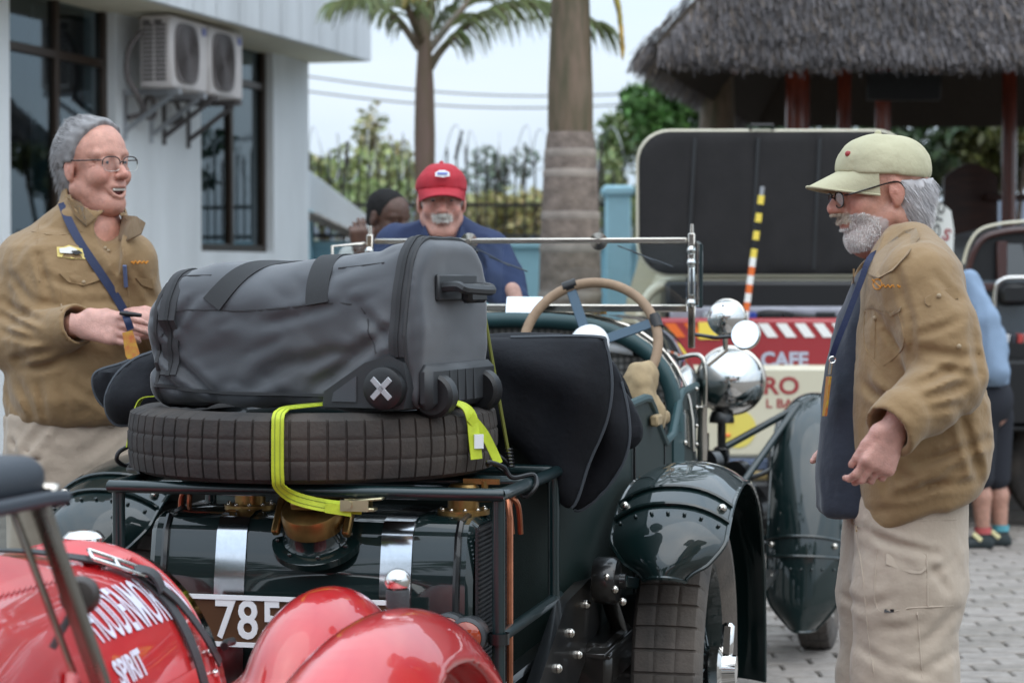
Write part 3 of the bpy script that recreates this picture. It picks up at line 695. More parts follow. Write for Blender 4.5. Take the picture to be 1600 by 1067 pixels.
# ---- added dark trees, then house and palms behind the photographer (seen in the paint and the window panes)
for k, (bx0, by0, bw0, bh0, zc0, nm_) in enumerate(((8.2, -8.5, 2.3, 1.9, 4.0, 'broad tree on the hut side, added to darken paint reflections'), (-1.6, -6.0, 1.9, 1.8, 4.2, 'round tree before the tiled house, added to darken paint reflections'), (-10.5, -7.5, 2.4, 2.2, 4.2, 'wide tree on the white building side, added to darken paint reflections'))):
    b = empty('added_dark_tree', (bx0, by0, 0)); tag(b, nm_, 'tree'); cs = []; rs = []  # unseen broadleaf trees added to darken what the car paint reflects
    for i in range(16): t = RNG.uniform(-1, 1, 3); cs.append((t[0] * bw0 * .75, t[1] * bw0 * .6, zc0 + t[2] * bh0 * .7)); r = RNG.uniform(.28, .48); rs.append((bw0 * r, bw0 * r, bh0 * r))
    leaves('crown', cs, rs, 6500, .13, (.045, .075, .025), b); t = MB()
    t.tube(spline([(0, 0, 0), (.1, 0, 1.4), (.0, .1, zc0)], 5), np.linspace(.20, .09, 11), 9)
    for i in range(5): t.tube(spline([(.05, 0, 1.6), (np.array(cs[i]) * .5 + np.array([0, 0, 1.0])), cs[i]], 4), np.linspace(.09, .03, 9), 6)
    t.build('trunk', m_bark, b)

rh = empty('tiled_house', (-2, -13, 0)); tag(rh, 'long house with red tiled roof behind the photographer', 'house')
MB().box((0, 0, 1.5), (9, 2.5, 1.5)).build('wall', m_white, rh)
MB().prism([(-3.4, 2.9), (3.6, 2.9), (0, 5.2)], (19.5, 0, 0), (-9.75, 0, 0), (0, 1, 0), (0, 0, 1)).build('roof', M_('red_tiles', (.22, .07, .045), .7, var=.25, vscale=12), rh)
for x in (-6, -2, 2, 6): MB().box((x, 2.51, 1.35), (.7, .04, .75)).build('window', m_brown, rh)
for (px_, py_, t_) in ((-4.5, -6.5, 5.0), (3.2, -8.0, 5.6), (7.5, -5.0, 4.6)):
    b = empty('garden_palm', (px_, py_, 0)); tag(b, '%s garden palm in the yard facing the tiled house' % ('mid height' if t_ == 5.0 else 'tallest' if t_ > 5 else 'shortest'), 'palm', 'palms behind the photographer')
    MB().lathe([(.2, 0), (.19, 2), (.14, t_ - .8), (.1, t_)], n=14).build('trunk', m_trunk, b)
    for k in range(9):
        a = k * 2.4; r0 = np.array([math.cos(a), math.sin(a), 0]); frond([np.array([0, 0, t_ - .1]), r0 * .8 + (0, 0, t_ + .6), r0 * 1.7 + (0, 0, t_ + .4), r0 * 2.3 + (0, 0, t_ - .6)], 60, .7, (.05, .08, .03), b, w=.03)
# ================================================================== THE DARK GREEN TOURING CAR
CA = R(13); CU = np.array([math.sin(CA), math.cos(CA), 0]); CR = np.array([math.cos(CA), -math.sin(CA), 0]); CO = np.array([-.194, 6.07, 0])
def cy(px, py, y):                  # measured bearing -> car coordinates on the cross plane y
    k = (px - CXP) / FPX; Y = (y + CO[0] * CU[0] + CO[1] * CU[1]) / (k * CU[0] + CU[1]); p = P(px, py, Y); d = p - CO
    return np.array([d @ CR, d @ CU, p[2]])
def cw(x, y, z): return CO + CR * x + CU * y + np.array([0, 0, z])
m_green = M_('green_coach_paint', (.0025, .013, .013), .45, coat=1.0, var=.12, vscale=3, spec=.2)
m_greenm = M_('green_fabric_body', (.007, .019, .017), .55, var=.1, vscale=30, bump=.08, bscale=300)
m_tube = M_('green_tube', (.003, .016, .018), .35, coat=.5)
m_chas = M_('black_chassis', (.006, .007, .008), .3, coat=.4, var=.4, vscale=12, dirt=.12)
m_chrome = M_('chrome', (.78, .77, .75), .06, metal=1, rvar=.03)
m_nickel = M_('nickel', (.60, .56, .50), .16, metal=1, rvar=.06)
m_steel = M_('brushed_steel', (.62, .64, .68), .12, metal=1, var=.05, vscale=60)
m_brass = M_('aged_brass', (.30, .185, .065), .36, metal=.85, var=.3, vscale=18, rvar=.1)
m_copper = M_('copper_pipe', (.40, .15, .08), .3, metal=.9, var=.25, vscale=20)
m_tyre = M_('tyre_rubber', (.021, .019, .019), .8, col2=(.050, .040, .034), var=.3, vscale=7, bump=.2, bscale=120, dirt=.12)
m_hood = M_('black_hood_cloth', (.0075, .0085, .012), .8, var=.25, vscale=6, bump=.25, bscale=38, spec=.3)
m_pipe = M_('grey_piping', (.055, .065, .078), .6)
m_leath = M_('tan_leather_rim', (.30, .20, .125), .6, var=.15, vscale=20)
m_spoke = M_('blue_grey_spoke', (.05, .085, .12), .35, metal=.4)
m_wht = M_('white_paint', (.82, .84, .86), .4)
m_plate = M_('plate_brown', (.085, .04, .018), .45, var=.12, vscale=9)
m_glassw = glass_mat('windscreen_glass', (.93, .96, .96), 0.0, .97)
m_amber = M_('amber_lens', (.30, .035, .006), .12, coat=.8)
m_mirror = M_('mirror_glass', (.92, .94, .95), .01, metal=1)
m_mesh = M_('stone_guard', (.035, .037, .04), .45, metal=.4)
m_tan = M_('tan_canvas', (.34, .25, .14), .85, var=.2, vscale=14, bump=.2, bscale=60)
m_teal = M_('padded_roll', (.018, .055, .060), .45, var=.1)

def engine_turned():
    m = bpy.data.materials.new('engine_turned'); m.use_nodes = True; N = m.node_tree.nodes; L = m.node_tree.links; b = N['Principled BSDF']
    b.inputs['Metallic'].default_value = .8; b.inputs['Roughness'].default_value = .35
    t = N.new('ShaderNodeTexCoord'); v = N.new('ShaderNodeTexVoronoi'); v.inputs['Scale'].default_value = 46; v.inputs['Randomness'].default_value = .12; L.new(t.outputs['Object'], v.inputs['Vector'])
    r = N.new('ShaderNodeValToRGB'); r.color_ramp.elements[0].color = (.75, .74, .72, 1); r.color_ramp.elements[0].position = .1; r.color_ramp.elements[1].color = (.22, .22, .21, 1); r.color_ramp.elements[1].position = .55
    L.new(v.outputs['Distance'], r.inputs['Fac']); L.new(r.outputs['Color'], b.inputs['Base Color']); return m
m_turned = engine_turned()

car = empty('vintage_touring_car', tuple(CO), -CA); tag(car, 'dark green open vintage touring car with rear luggage rack and upright windscreen', 'car')

def tyre(mb, o, ax, Rr, W, rim, nseg, rows, gd=.007, gw=.10):
    o = np.asarray(o, float); d = unit(ax); x, y = frame(d, (0, 0, 1)); w = W / 2
    prof = [(rim, -w * .55, 0), (rim + .015, -w * .72, 0), ((rim + Rr) / 2, -w * 1.0, 0), (Rr - .035, -w * .97, 0), (Rr - .012, -w * .86, .3)]
    hs = []
    n = 22
    for i in range(n + 1):
        h = -w * .82 + 1.64 * w * i / n; r = Rr - .010 * (h / w) ** 2; t = i / n; g = 0
        for q in rows:
            if abs(t - q) < .022: g = 1
        prof.append((r, h, 2 if g else 1))
    prof += [(Rr - .012, w * .86, .3), (Rr - .035, w * .97, 0), ((rim + Rr) / 2, w * 1.0, 0), (rim + .015, w * .72, 0), (rim, w * .55, 0)]
    ang = []
    for s in range(nseg):
        for f_, g in ((0, 1), (gw, 1), (gw + .03, 0), (.55, 0), (.97, 0)): ang.append((2 * math.pi * (s + f_) / nseg, g, s))
    V = []; m = len(prof)
    for (a, g, s) in ang:
        for j, (r, h, k) in enumerate(prof):
            rr = r
            if k >= .3:
                dep = gd if (g and k >= 1) else (gd * .45 if k == 2 else (gd * .5 if (g and k == .3) else 0)); rr = r - dep
            V.append(o + d * h + rr * (math.cos(a) * x + math.sin(a) * y))
    n = len(ang); F = [(i * m + j, ((i + 1) % n) * m + j, ((i + 1) % n) * m + j + 1, i * m + j + 1) for i in range(n) for j in range(m - 1)]
    return mb.add(V, F)

m_tyred = M_('lit_dusty_tyre_rubber', (.075, .068, .063), .85, col2=(.135, .115, .10), var=.3, vscale=7, bump=.2, bscale=120, dirt=.3)  # rubber lightened to paint in light on the tread, plus dust
def wheel(o, parent, Rr=.42, W=.155, side=1, nseg=44, rows=(.34, .66)):
    w = empty('wheel', o); w.parent = parent
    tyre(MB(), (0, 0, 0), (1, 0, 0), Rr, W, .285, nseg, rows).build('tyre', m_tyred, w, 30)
    MB().lathe([(.295, -.06), (.275, -.062), (.262, -.03), (.262, .03), (.275, .062), (.295, .06)], (0, 0, 0), (1, 0, 0), 40).build('rim', m_green, w)
    hb = MB().lathe([(.0, -.06), (.075, -.05), (.075, -.03), (.045, .0), (.05, .07), (.0, .075)] if side > 0 else [(.0, .06), (.075, .05), (.075, .03), (.045, .0), (.05, -.07), (.0, -.075)], (0, 0, 0), (1, 0, 0), 24); hb.build('hub', m_chas, w)
    sp = MB()
    for k in range(36):
        a = 2 * math.pi * k / 36; b = a + (.5 if k % 2 else -.5); xx = side * (.055 if k % 4 < 2 else -.035)
        sp.cyl((xx, .06 * math.cos(b), .06 * math.sin(b)), (0, .265 * math.cos(a), .265 * math.sin(a)), .0028, n=5)
    tag(sp.build('spokes', m_tube, w), kind='stuff')
    sn = MB().lathe([(.062, side * .065), (.062, side * .09), (.045, side * .10), (.038, side * .135), (.0, side * .138)], (0, 0, 0), (1, 0, 0), 24)
    for k in range(2): sn.bar((side * .105, 0, 0), (side * .112, .012, .125 * (1 if k else -1)), .026, .034, .008)
    sn.build('knock_off_nut', m_chrome, w)
    return w
TRR, TRL = .69, -.83
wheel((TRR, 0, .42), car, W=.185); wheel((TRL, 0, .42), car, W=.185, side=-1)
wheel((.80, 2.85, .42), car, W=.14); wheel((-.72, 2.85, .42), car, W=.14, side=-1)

def fender(xc, hw, path, name, crown=.05, tip=.35, seam=None, parent=car, lip=.03):
    p = spline(path, 9); n = len(p); secs = []; L = np.concatenate([[0], np.cumsum(np.linalg.norm(np.diff(p, axis=0), axis=1))])
    for i in range(n):
        t = p[min(i + 1, n - 1)] - p[max(i - 1, 0)]; t = unit(t); nn = np.array([-t[1], t[0]])              # (y,z) outward
        if nn[1] < 0 and i > n * .3 and i < n * .7: nn = -nn
        f_ = min(1.0, tip + (1 - tip) * math.sin(min(L[i] / (hw * 1.05), 1) * math.pi / 2)); sec = []
        for q in np.linspace(-1, 1, 15):
            drop = crown * (abs(q) ** 2.4); x = xc + q * hw * f_
            sec.append((x, p[i][0] - nn[0] * drop, p[i][1] - nn[1] * drop))
        secs.append(sec)
    mb = MB(); V = [q for s in secs for q in s]; m = 15
    mb.add(V, [(i * m + k, i * m + k + 1, (i + 1) * m + k + 1, (i + 1) * m + k) for i in range(n - 1) for k in range(m - 1)])
    fo = mb.build(name, m_green, parent, 60, solid=.006)
    edge = [secs[i][0] for i in range(n - 1, -1, -1)] + list(secs[0][1:-1]) + [secs[i][-1] for i in range(n)]
    MB().tube(edge, .006, 6).build('bead', m_green, fo)
    if seam is not None:
        for si in seam:
            MB().tube([(q[0], q[1] - .004, q[2] + .004) for q in secs[si]], .006, 6).build('seam', m_green, fo)
        for k in range(1, 14, 2):
            for si in seam[:1]:
                q = secs[si - 2][k]; MB().sphere((q[0], q[1] - .003, q[2] + .002), .0055, 8, 5).build('rivet', m_green, fo)
        for k in (1, 13):
            q = secs[seam[0] + 2][k]; MB().sphere((q[0], q[1] - .002, q[2] + .003), .013, 10, 6).build('bolt', m_nickel, fo)
    return fo
RP = [(-.515, .735), (-.495, .79), (-.42, .875), (-.25, .955), (-.03, .985), (.18, .955), (.37, .86), (.48, .70), (.53, .50), (.54, .30)]
fender(.70, .148, RP, 'rear_wing', .055, seam=(21, 25)); fender(-.86, .155, RP, 'rear_wing', .055, seam=(21, 25))
FP = [(2.30, .15), (2.305, .28), (2.33, .48), (2.42, .72), (2.58, .92), (2.82, 1.02), (3.08, .97), (3.25, .80), (3.32, .6)]
fender(.78, .138, FP, 'front_wing', .095, seam=(16, 19)); fender(-.765, .142, FP, 'front_wing', .05)
# underside of the rear wings
for xc in (.70, -.86): pass
# ---- body tub
def tub():
    ol = [(-.30, -.60), (-.42, -.565), (-.49, -.48), (-.515, -.36), (-.525, .1), (-.53, .55), (-.53, .95), (-.515, 1.38)]
    left = spline([(a, b, 0) for a, b in ol], 6); pts = [(-x, y) for x, y, _ in left[::-1]] + [(x, y) for x, y, _ in left]
    def top(y):
        return float(np.interp(y, [-.6, -.2, .28, .36, .5, .62, .76, .86, .92, 1.4], [1.10, 1.13, 1.14, 1.13, 1.04, .985, 1.0, 1.08, 1.12, 1.12]))
    secs = []
    for (x, y) in pts:
        zt = top(y); zs = np.linspace(.50, zt, 9); secs.append([(x * (.93 + .07 * math.sin(min((z - .5) / .35, 1) * math.pi / 2)), y, z) for z in zs])
    mb = MB(); m = 9; n = len(secs); mb.add([q for s in secs for q in s], [(i * m + k, i * m + k + 1, (i + 1) * m + k + 1, (i + 1) * m + k) for i in range(n - 1) for k in range(m - 1)])
    o = mb.build('body', m_greenm, car, 60, solid=.012)
    MB().tube([s[-1] for s in secs], .013, 8).build('edge_roll', m_teal, o)
    MB().box((0, .35, .49), (.46, .92, .012)).build('floor', m_chas, o)
    for (y) in (.07, .60): MB().box((.531, y, .82), (.003, .004, .29)).build('door_gap', m_chas, o)
    for z in (.86,): MB().box((.537, .075, z), (.007, .028, .055), .003).build('door_hinge', m_brass, o)
    MB().cyl((.545, .095, .80), (.545, .095, .93), .006, n=8).build('hinge_pin', m_brass, o)
    MB().box((.545, .36, 1.07), (.012, .045, .016), .005).build('door_handle', m_tan, o)
    lp = MB(); pts2 = [(.86 + .11 * math.cos(t), .93 + .13 * math.sin(t)) for t in np.linspace(math.pi, 2 * math.pi, 15)] + [(.97, 1.05), (.75, 1.0)]
    lp.prism(pts2, (.006, 0, 0), (.531, 0, 0), (0, 1, 0), (0, 0, 1)); l = lp.build('leather_patch', m_teal, o)
    for (y, z) in ((.78, .88), (.90, .83), (.955, .96)): MB().sphere((.541, y, z), .009, 8, 6).build('stud', m_nickel, l)
    # small flag sticker on the body side
    for k, (c_, w) in enumerate((((.03, .04, .25), .045), ((.65, .65, .7), .008), ((.45, .03, .04), .02))):
        MB().box((.5335 + .0012 * k, .98, .80), (.002, .045, w / 2)).build('flag_sticker', M_('flag%d' % k, c_, .5), o)
tub()
def arch(hw, zt, zb, y, n=25, e=2.7):
    out = []
    for t in np.linspace(0, math.pi, n):
        c, s = math.cos(t), math.sin(t); out.append((hw * math.copysign(abs(c) ** (2 / e), c), y, zb + (zt - zb) * abs(s) ** (2 / e)))
    return out
sc = MB(); sc.loft([arch(.53, 1.355, .97, .90), arch(.535, 1.365, .95, 1.02), arch(.53, 1.368, .92, 1.2), arch(.515, 1.36, .9, 1.38)], False); sco = sc.build('scuttle', m_green, car, 60, solid=.008)
MB().tube(arch(.522, 1.347, 1.0, .885), .026, 10).build('padded_roll', m_teal, sco)
MB().tube(arch(.545, 1.372, .92, 1.12), .006, 6).build('bead', m_nickel, sco)
for z in (1.0, 1.06, 1.12, .94): MB().sphere((.548, 1.16, z), .007, 8, 6).build('rivet', m_nickel, sco)
da = MB(); a_ = arch(.50, 1.33, .98, 1.0); da.add(a_ + [(x, 1.015, z) for x, y, z in a_], [tuple(range(25)), tuple(range(49, 24, -1))]); dash = da.build('dash_panel', m_turned, car)
for (x, z, r) in ((.08, 1.17, .05), (-.1, 1.2, .055), (-.28, 1.17, .05), (.37, 1.12, .035)):
    MB().lathe([(r * 1.12, 0), (r * 1.12, -.02), (r * .95, -.022), (r * .95, -.01), (0, -.01)], (x, .998, z), (0, 1, 0), 24).build('gauge', m_black, dash)
MB().cyl((.26, .93, 1.265), (.42, .92, 1.25), .02, n=12).build('lamp_tube', m_black, dash); MB().cyl((.30, .912, 1.265), (.385, .906, 1.256), .021, n=12).build('lamp_label', m_wht, dash)
bo = MB(); bo.loft([arch(.515, 1.362, .86, 1.39), arch(.48, 1.35, .86, 1.8), arch(.40, 1.33, .86, 2.4), arch(.34, 1.31, .86, 2.72)], False); bon = bo.build('bonnet', m_green, car, 60, solid=.006)
MB().tube([(0, 1.39, 1.366), (0, 2.0, 1.35), (0, 2.72, 1.313)], .009, 6).build('hinge', m_nickel, bon)
rd = MB(); ra = arch(.35, 1.33, .55, 2.74); rd.add(ra + [(x, 2.88, z) for x, y, z in ra], [(i, i + 1, 26 + i, 25 + i) for i in range(24)] + [tuple(range(25)), tuple(range(49, 24, -1))]); rd.build('radiator', m_nickel, car)
MB().box((.40, 1.95, .72), (.006, .55, .16)).build('side_valance', m_chas, car)
# ---- windscreen
ws = empty('windscreen', (0, 1.10, 0)); ws.parent = car; WX = .525
MB().box((0, 0, 1.602), (WX, .009, .009), .004).build('top_rail', m_nickel, ws); MB().box((0, 0, 1.383), (WX, .010, .012), .004).build('bottom_rail', m_nickel, ws)
MB().box((0, 0, 1.492), (WX - .002, .003, .097)).build('glass', m_glassw, ws)
for s in (-1, 1):
    p_ = MB().box((s * (WX + .015), 0, 1.44), (.011, .011, .185), .003); p_.cyl((s * (WX + .015), 0, 1.60), (s * (WX + .015), 0, 1.655), .008, .005, 10); pp = p_.build('post', m_nickel, ws)
    for z in (1.40, 1.53, 1.57): MB().sphere((s * (WX + .015), -.012, z), .015, 12, 8).build('post_boss', m_chrome, pp)
    MB().box((s * (WX + .018), -.014, 1.47), (.008, .006, .045), .003).build('slide', m_chrome, pp)
    d = np.array([s * .10, .30, 0.]); b0 = np.array([s * (WX + .035), .0, 0]); wg = MB()
    if s > 0: b1 = b0 + np.array([.03, -.14, 0])
    else: b1 = b0 + np.array([-.08, -.10, 0])
    def q3(b, z): return (b[0], b[1], z)
    MB().tube([q3(b0, 1.39), q3(b1, 1.39), q3(b1, 1.585), q3(b0, 1.595)], .006, 8).build('wing_frame', m_tube if s > 0 else m_nickel, pp)
    n_ = unit(np.cross(b1 - b0, (0, 0, 1))) * .003
    MB().add([b0 + n_ + (0, 0, 1.395), b1 + n_ + (0, 0, 1.395), b1 + n_ + (0, 0, 1.58), b0 + n_ + (0, 0, 1.59), b0 - n_ + (0, 0, 1.395), b1 - n_ + (0, 0, 1.395), b1 - n_ + (0, 0, 1.58), b0 - n_ + (0, 0, 1.59)], [(0, 1, 2, 3), (7, 6, 5, 4), (0, 4, 5, 1), (1, 5, 6, 2), (2, 6, 7, 3), (3, 7, 4, 0)]).build('wing_glass', m_glassw, pp)
for x in (.235, -.20): MB().lathe([(0, -.006), (.027, -.006), (.029, -.003), (.029, .006), (.010, .008), (.009, .013), (0, .013)], (x, 0, 1.600), (0, -1, 0), 24).build('clamp_boss', m_nickel, ws)
for (xa, za, xb, zb) in ((.30, 1.585, .42, 1.535), (-.20, 1.59, -.06, 1.52)):
    wp = MB().tube([(xa, -.012, za), ((xa + xb) / 2, -.016, (za + zb) / 2 + .003), (xb, -.014, zb)], .0022, 6); w_ = wp.build('wiper', m_pipe, ws); MB().cyl((xb - .07, -.012, zb + .030), (xb + .06, -.012, zb - .018), .0026, n=6).build('wiper_blade', m_pipe, w_)
TM = np.array([[1, 0, 0], [0, math.cos(R(-20)), -math.sin(R(-20))], [0, math.sin(R(-20)), math.cos(R(-20))]])
mr = MB().box(tuple(cy(820, 478, 1.0) - (0, 1.10, 0)), (.062, .008, .030), .007, TM); mro = mr.build('mirror', m_chas, ws)
c = cy(820, 478, 1.0) - (0, 1.10, 0); MB().box(c + TM @ np.array([0, -.0092, 0]), (.060, .001, .028), .0008, TM).build('mirror_face', m_mirror, mro); MB().cyl((c[0] + .02, c[1] + .02, c[2] - .01), (c[0] + .02, c[1] + .05, 1.36), .006, n=8).build('mirror_stalk', m_nickel, mro)
for px in (772, 796, 942): q = cy(px, 502, 1.15); MB().cyl((q[0], 1.16, 1.362), (q[0], 1.16, 1.392), .011, n=10).build('scuttle_stud', m_brass, sco)
# ---- steering wheel
sw = empty('steering_wheel', (.288, .68, 1.275)); sw.parent = car; sw.rotation_euler = (R(66), 0, R(0))
MB().lathe([(.210 + .0155 * math.cos(t), .0155 * math.sin(t)) for t in np.linspace(0, 2 * math.pi, 13)], n=56).build('rim', m_leath, sw)
for k in range(4):
    a = R(112 + 90 * k); d = np.array([math.cos(a), math.sin(a), 0]); s_ = MB().bar(d * .03 + (0, 0, .004), d * .205, .032, .006, .002); so = s_.build('spoke', m_spoke, sw); MB().tube([d * .2135 + np.array([-d[1], d[0], 0]) * q for q in (-.022, .022)], .0185, 12).build('binding', m_black, so)
MB().sphere((0, 0, .012), (.062, .062, .045), 24, 12).build('hub', m_wht, sw)  # white paint stands in for the dome's bright reflection
MB().cyl((0, 0, -.02), (.0, 0, -.45), .018, n=10).build('column', m_chas, sw)
# ---- seats
st = MB(); st.box((.26, .12, 1.0), (.2, .06, .16), .04); st.box((.26, .33, .80), (.2, .22, .06), .03); st.build('front_seat', m_hood, car)
MB().tube(spline([cy(950, 572, .3), cy(968, 600, .34), cy(978, 625, .4)], 6), .02, 8).build('seat_tube', m_hood, car)
# ---- rear: rack, tank, filler, plate, lamps
rk = empty('luggage_rack', (0, 0, 0)); rk.parent = car; r_ = .0145; zr = 1.0145; xl, xr, yn, yf = -.43, .475, -1.30, -.70
def rt(path, n='rail'): MB().tube(path, r_, 10).build(n, m_tube, rk)
rt(spline([(xl, yf, zr), (xl, yn + .07, zr), (xl + .02, yn + .015, zr), (xl + .07, yn, zr), (xr - .07, yn, zr), (xr - .02, yn + .015, zr), (xr, yn + .07, zr), (xr, yf, zr)], 5))
rt([(xl, yf, zr), (xr, yf, zr)], 'cross_rail'); rt([(xl, -1.0, zr), (xr, -1.0, zr)], 'cross_rail')
for x in (xl + .01, xr - .01):
    rt([(x, yn + .02, zr), (x, yn + .02, .42)], 'post'); rt([(x, yf, zr), (x, yf, .70)], 'post'); rt([(x, yn + .02, .70), (x, yf + .06, .70), (x, yf + .16, .62)], 'side_rail')
    MB().lathe([(.024, -.012), (.024, .012)], (x, yn + .02, .70), n=12).build('clamp', m_chas, rk)
# fuel tank
def tank():
    secs = []
    for x, f_ in ((-.375, .97), (-.36, 1.0), (.375, 1.0), (.39, .97)):
        k = .012 if f_ < 1 else 0
        prof = [(-1.235 + k, .52), (-1.235 + k, .60), (-1.225 + k, .80), (-1.205 + k, .905), (-1.185 + k, .935 - k), (-1.15, .945 - k), (-.90, .945 - k), (-.88 - k, .93), (-.88 - k, .52)]
        secs.append([(x * (1.0 + .0), y, z) for y, z in prof])
    t = MB().loft(secs).build('fuel_tank', m_green, car, 30)
    for xa in (-.175, .215):
        w = .036; pr = [(-1.240, .525), (-1.240, .60), (-1.230, .80), (-1.210, .908), (-1.188, .9395), (-1.15, .9495), (-.90, .9495)]
        a = MB(); a.loft([[(xa - w, y, z) for y, z in pr], [(xa + w, y, z) for y, z in pr]], False); a.build('polished_strap', m_steel, t, solid=.003)
    for xa in (-.335, .355): MB().tube([(xa, -1.237, .53), (xa, -1.228, .80), (xa, -1.208, .907), (xa, -1.186, .938), (xa, -1.1, .948)], .008, 6).build('edge_bead', m_chas, t)
    f0 = np.array([.025, -1.195, .895]); d = unit((0, -.50, .86))
    MB().lathe([(.104, -.012), (.104, .004), (.096, .008), (.078, .011), (.070, .02), (.066, .055)], f0, d, 36).build('filler_neck', m_green, t)
    for k in range(8): a = k * math.pi / 4 + .3; x_, y_ = frame(d); MB().sphere(f0 + d * .014 + .089 * (math.cos(a) * x_ + math.sin(a) * y_), .006, 8, 6).build('bolt', m_green, t)
    cp = f0 + d * .070
    cap = MB().lathe([(.0, .028), (.05, .026), (.068, .018), (.072, .008), (.070, -.028), (.0, -.028)], cp, d, 36).build('filler_cap', m_brass, t)
    x_, y_ = frame(d); b = MB(); e = cp + np.array([0, .045, .04])
    b.bar(e + (-.083, 0, 0), e + (.083, 0, 0), .03, .016, .004); b.bar(e + (-.083, 0, 0), cp + (-.083, -.02, -.045), .018, .02, .004); b.bar(e + (.083, 0, 0), cp + (.083, -.02, -.045), .018, .02, .004)
    b.build('cap_lever', m_brass, cap); MB().lathe([(.012, -.03), (.012, .03)], cp + (0, -.055, .026), (1, 0, 0), 12).build('cap_lug', m_brass, cap)
    for s, xa in ((-1, -.185), (1, .33)):
        sd = MB().lathe([(.06, 0), (.06, .010), (.036, .012), (.036, .062), (.03, .068), (0, .068)], (xa, -1.06, .945), n=28).build('brass_sender', m_brass, t)
        for k in range(10): a = k * .628; MB().sphere((xa + .051 * math.cos(a), -1.06 + .051 * math.sin(a), .957), .0055, 8, 5).build('screw', m_nickel, sd)
        u = MB().cyl((xa + s * .03, -1.06, .985), (xa + s * .10, -1.06, .985), .013, .010, 10); u.build('union', m_brass, sd)
        MB().cyl((xa + s * .05, -1.06, .985), (xa + s * .05, -1.06, 1.02), .008, n=8).build('tap', m_brass, sd); MB().bar((xa + s * .0, -1.06, 1.02), (xa + s * .085, -1.06, 1.02), .008, .012).build('tap_lever', m_brass, sd)
        e_ = 1.0 if s < 0 else .72
        for k in (0, 1): MB().tube(spline([(xa + s * .10 * e_, -1.06, .985), (xa + s * .15 * e_, -1.06 + .02 * k, .985), (xa + s * (.175 * e_ - .02 * k), -1.05, .965), (xa + s * (.18 * e_ - .02 * k), -1.04, .90)], 6), .0065, 8).build('copper_pipe', m_copper, sd)
    g = MB()
    for k in range(30):
        y = -1.21 + .31 * k / 29; g.box((.398, y, .74), (.0025, .0025, .19)); 
    for k in range(36): g.box((.402, -1.055, .555 + .37 * k / 35), (.0025, .157, .0025))
    tag(g.build('stone_guard', m_mesh, t), kind='stuff')
    return t
tk = tank()
for k in (0, 1): MB().tube([(.445 + .017 * k, -1.16, .30), (.445 + .017 * k, -1.16, .95), (.43 + .017 * k, -1.12, .99)], .0075, 8).build('fuel_pipe', m_copper, car)
# number plate
pz, px0, px1 = .727, -.228, .262; pl = MB().box(((px0 + px1) / 2, -1.335, pz), ((px1 - px0) / 2, .006, .056), .003).build('number_plate', m_plate, car)
for (x, z, hx, hz_) in (((px0 + px1) / 2, pz + .052, (px1 - px0) / 2, .005), ((px0 + px1) / 2, pz - .052, (px1 - px0) / 2, .005), (px0 + .004, pz, .004, .0465), (px1 - .004, pz, .004, .0465)): MB().box((x, -1.3435, z), (hx, .003, hz_)).build('plate_border', m_wht, pl)
for ch, px in (('7', 349), ('8', 385), ('5', 423), ('B', 577)):
    V, F = text_geo(ch, .120, .002, .0016, .84); c = cy(px, 966, -1.344); mb = MB(); mb.add([(c[0] + v[0], -1.343 - v[2], pz - .001 + v[1]) for v in V], F); mb.build('plate_character', m_wht, pl)
MB().box((.0, -1.29, .72), (.015, .045, .01)).build('plate_bracket', m_chas, car); MB().box((.16, -1.29, .72), (.015, .045, .01)).build('plate_bracket', m_chas, car)
for x in (.40, .345):
    y0 = -1.29 if x > .39 else -1.24
    l = MB().lathe([(.0, .055), (.03, .05), (.040, .03), (.043, 0), (.043, -.02), (.035, -.024)], (x, y0, .705), (0, 1, 0), 24).build('tail_lamp', M_('lamp_grey', (.06, .065, .07), .35, metal=.3), car)
    MB().lathe([(.034, -.022), (.034, -.026), (.022, -.034), (0, -.036)], (x, y0, .705), (0, 1, 0), 24).build('lens', m_amber, l)
    MB().lathe([(.014, -.025), (.014, .015), (.006, .02)], (x, y0, .655), (0, 0, 1), 10).build('bulb_cap', m_brass, l)
    MB().bar((x, y0 + .02, .705), (x, y0 + .12, .70), .02, .02).build('lamp_bracket', m_chas, l)
# ---- chassis and axle
MB().box((.43, .7, .52), (.03, 1.9, .06), .01).build('chassis_rail', m_chas, car); MB().box((-.43, .7, .52), (.03, 1.9, .06), .01).build('chassis_rail', m_chas, car)
iron = MB(); ipts = [(-1.10, .40), (-1.05, .56), (-.74, .70), (-.42, .72), (-.30, .58), (-.55, .50), (-.9, .36)]; iron.prism(ipts, (.03, 0, 0), (.475, 0, 0), (0, 1, 0), (0, 0, 1)); io = iron.build('dumb_iron', m_chas, car)
for (y, z) in ((-1.0, .50), (-.85, .56), (-.7, .62), (-.5, .66), (-.6, .55)): MB().sphere((.507, y, z), .012, 10, 6).build('bolt', m_nickel, io)
MB().cyl((-.75, 0, .42), (.62, 0, .42), .048, n=20).build('rear_axle', m_chas, car)
MB().sphere((0, 0, .42), (.16, .16, .17), 24, 14).build('differential', m_chas, car)
MB().lathe([(.19, -.03), (.20, 0), (.20, .07), (.12, .09)], (.545, 0, .42), (1, 0, 0), 36).build('brake_drum', m_chas, car)
for k in range(5): MB().bar((.545, -.58 + .07 * k, .545 - .016 * k), (.545, .58 - .07 * k, .545 - .016 * k), .05, .011, .002).build('spring_leaf', m_chas, car)
for y in (-.06, .06): MB().tube([(.515, y, .40), (.515, y, .58), (.575, y, .58), (.575, y, .40)], .009, 8).build('u_bolt', m_chrome, car)
sh = MB().lathe([(.055, -.03), (.06, -.02), (.06, .02), (.055, .03), (.02, .035), (.02, .05), (0, .05)], (.555, -.48, .72), (1, 0, 0), 24).build('shock_absorber', m_chas, car)
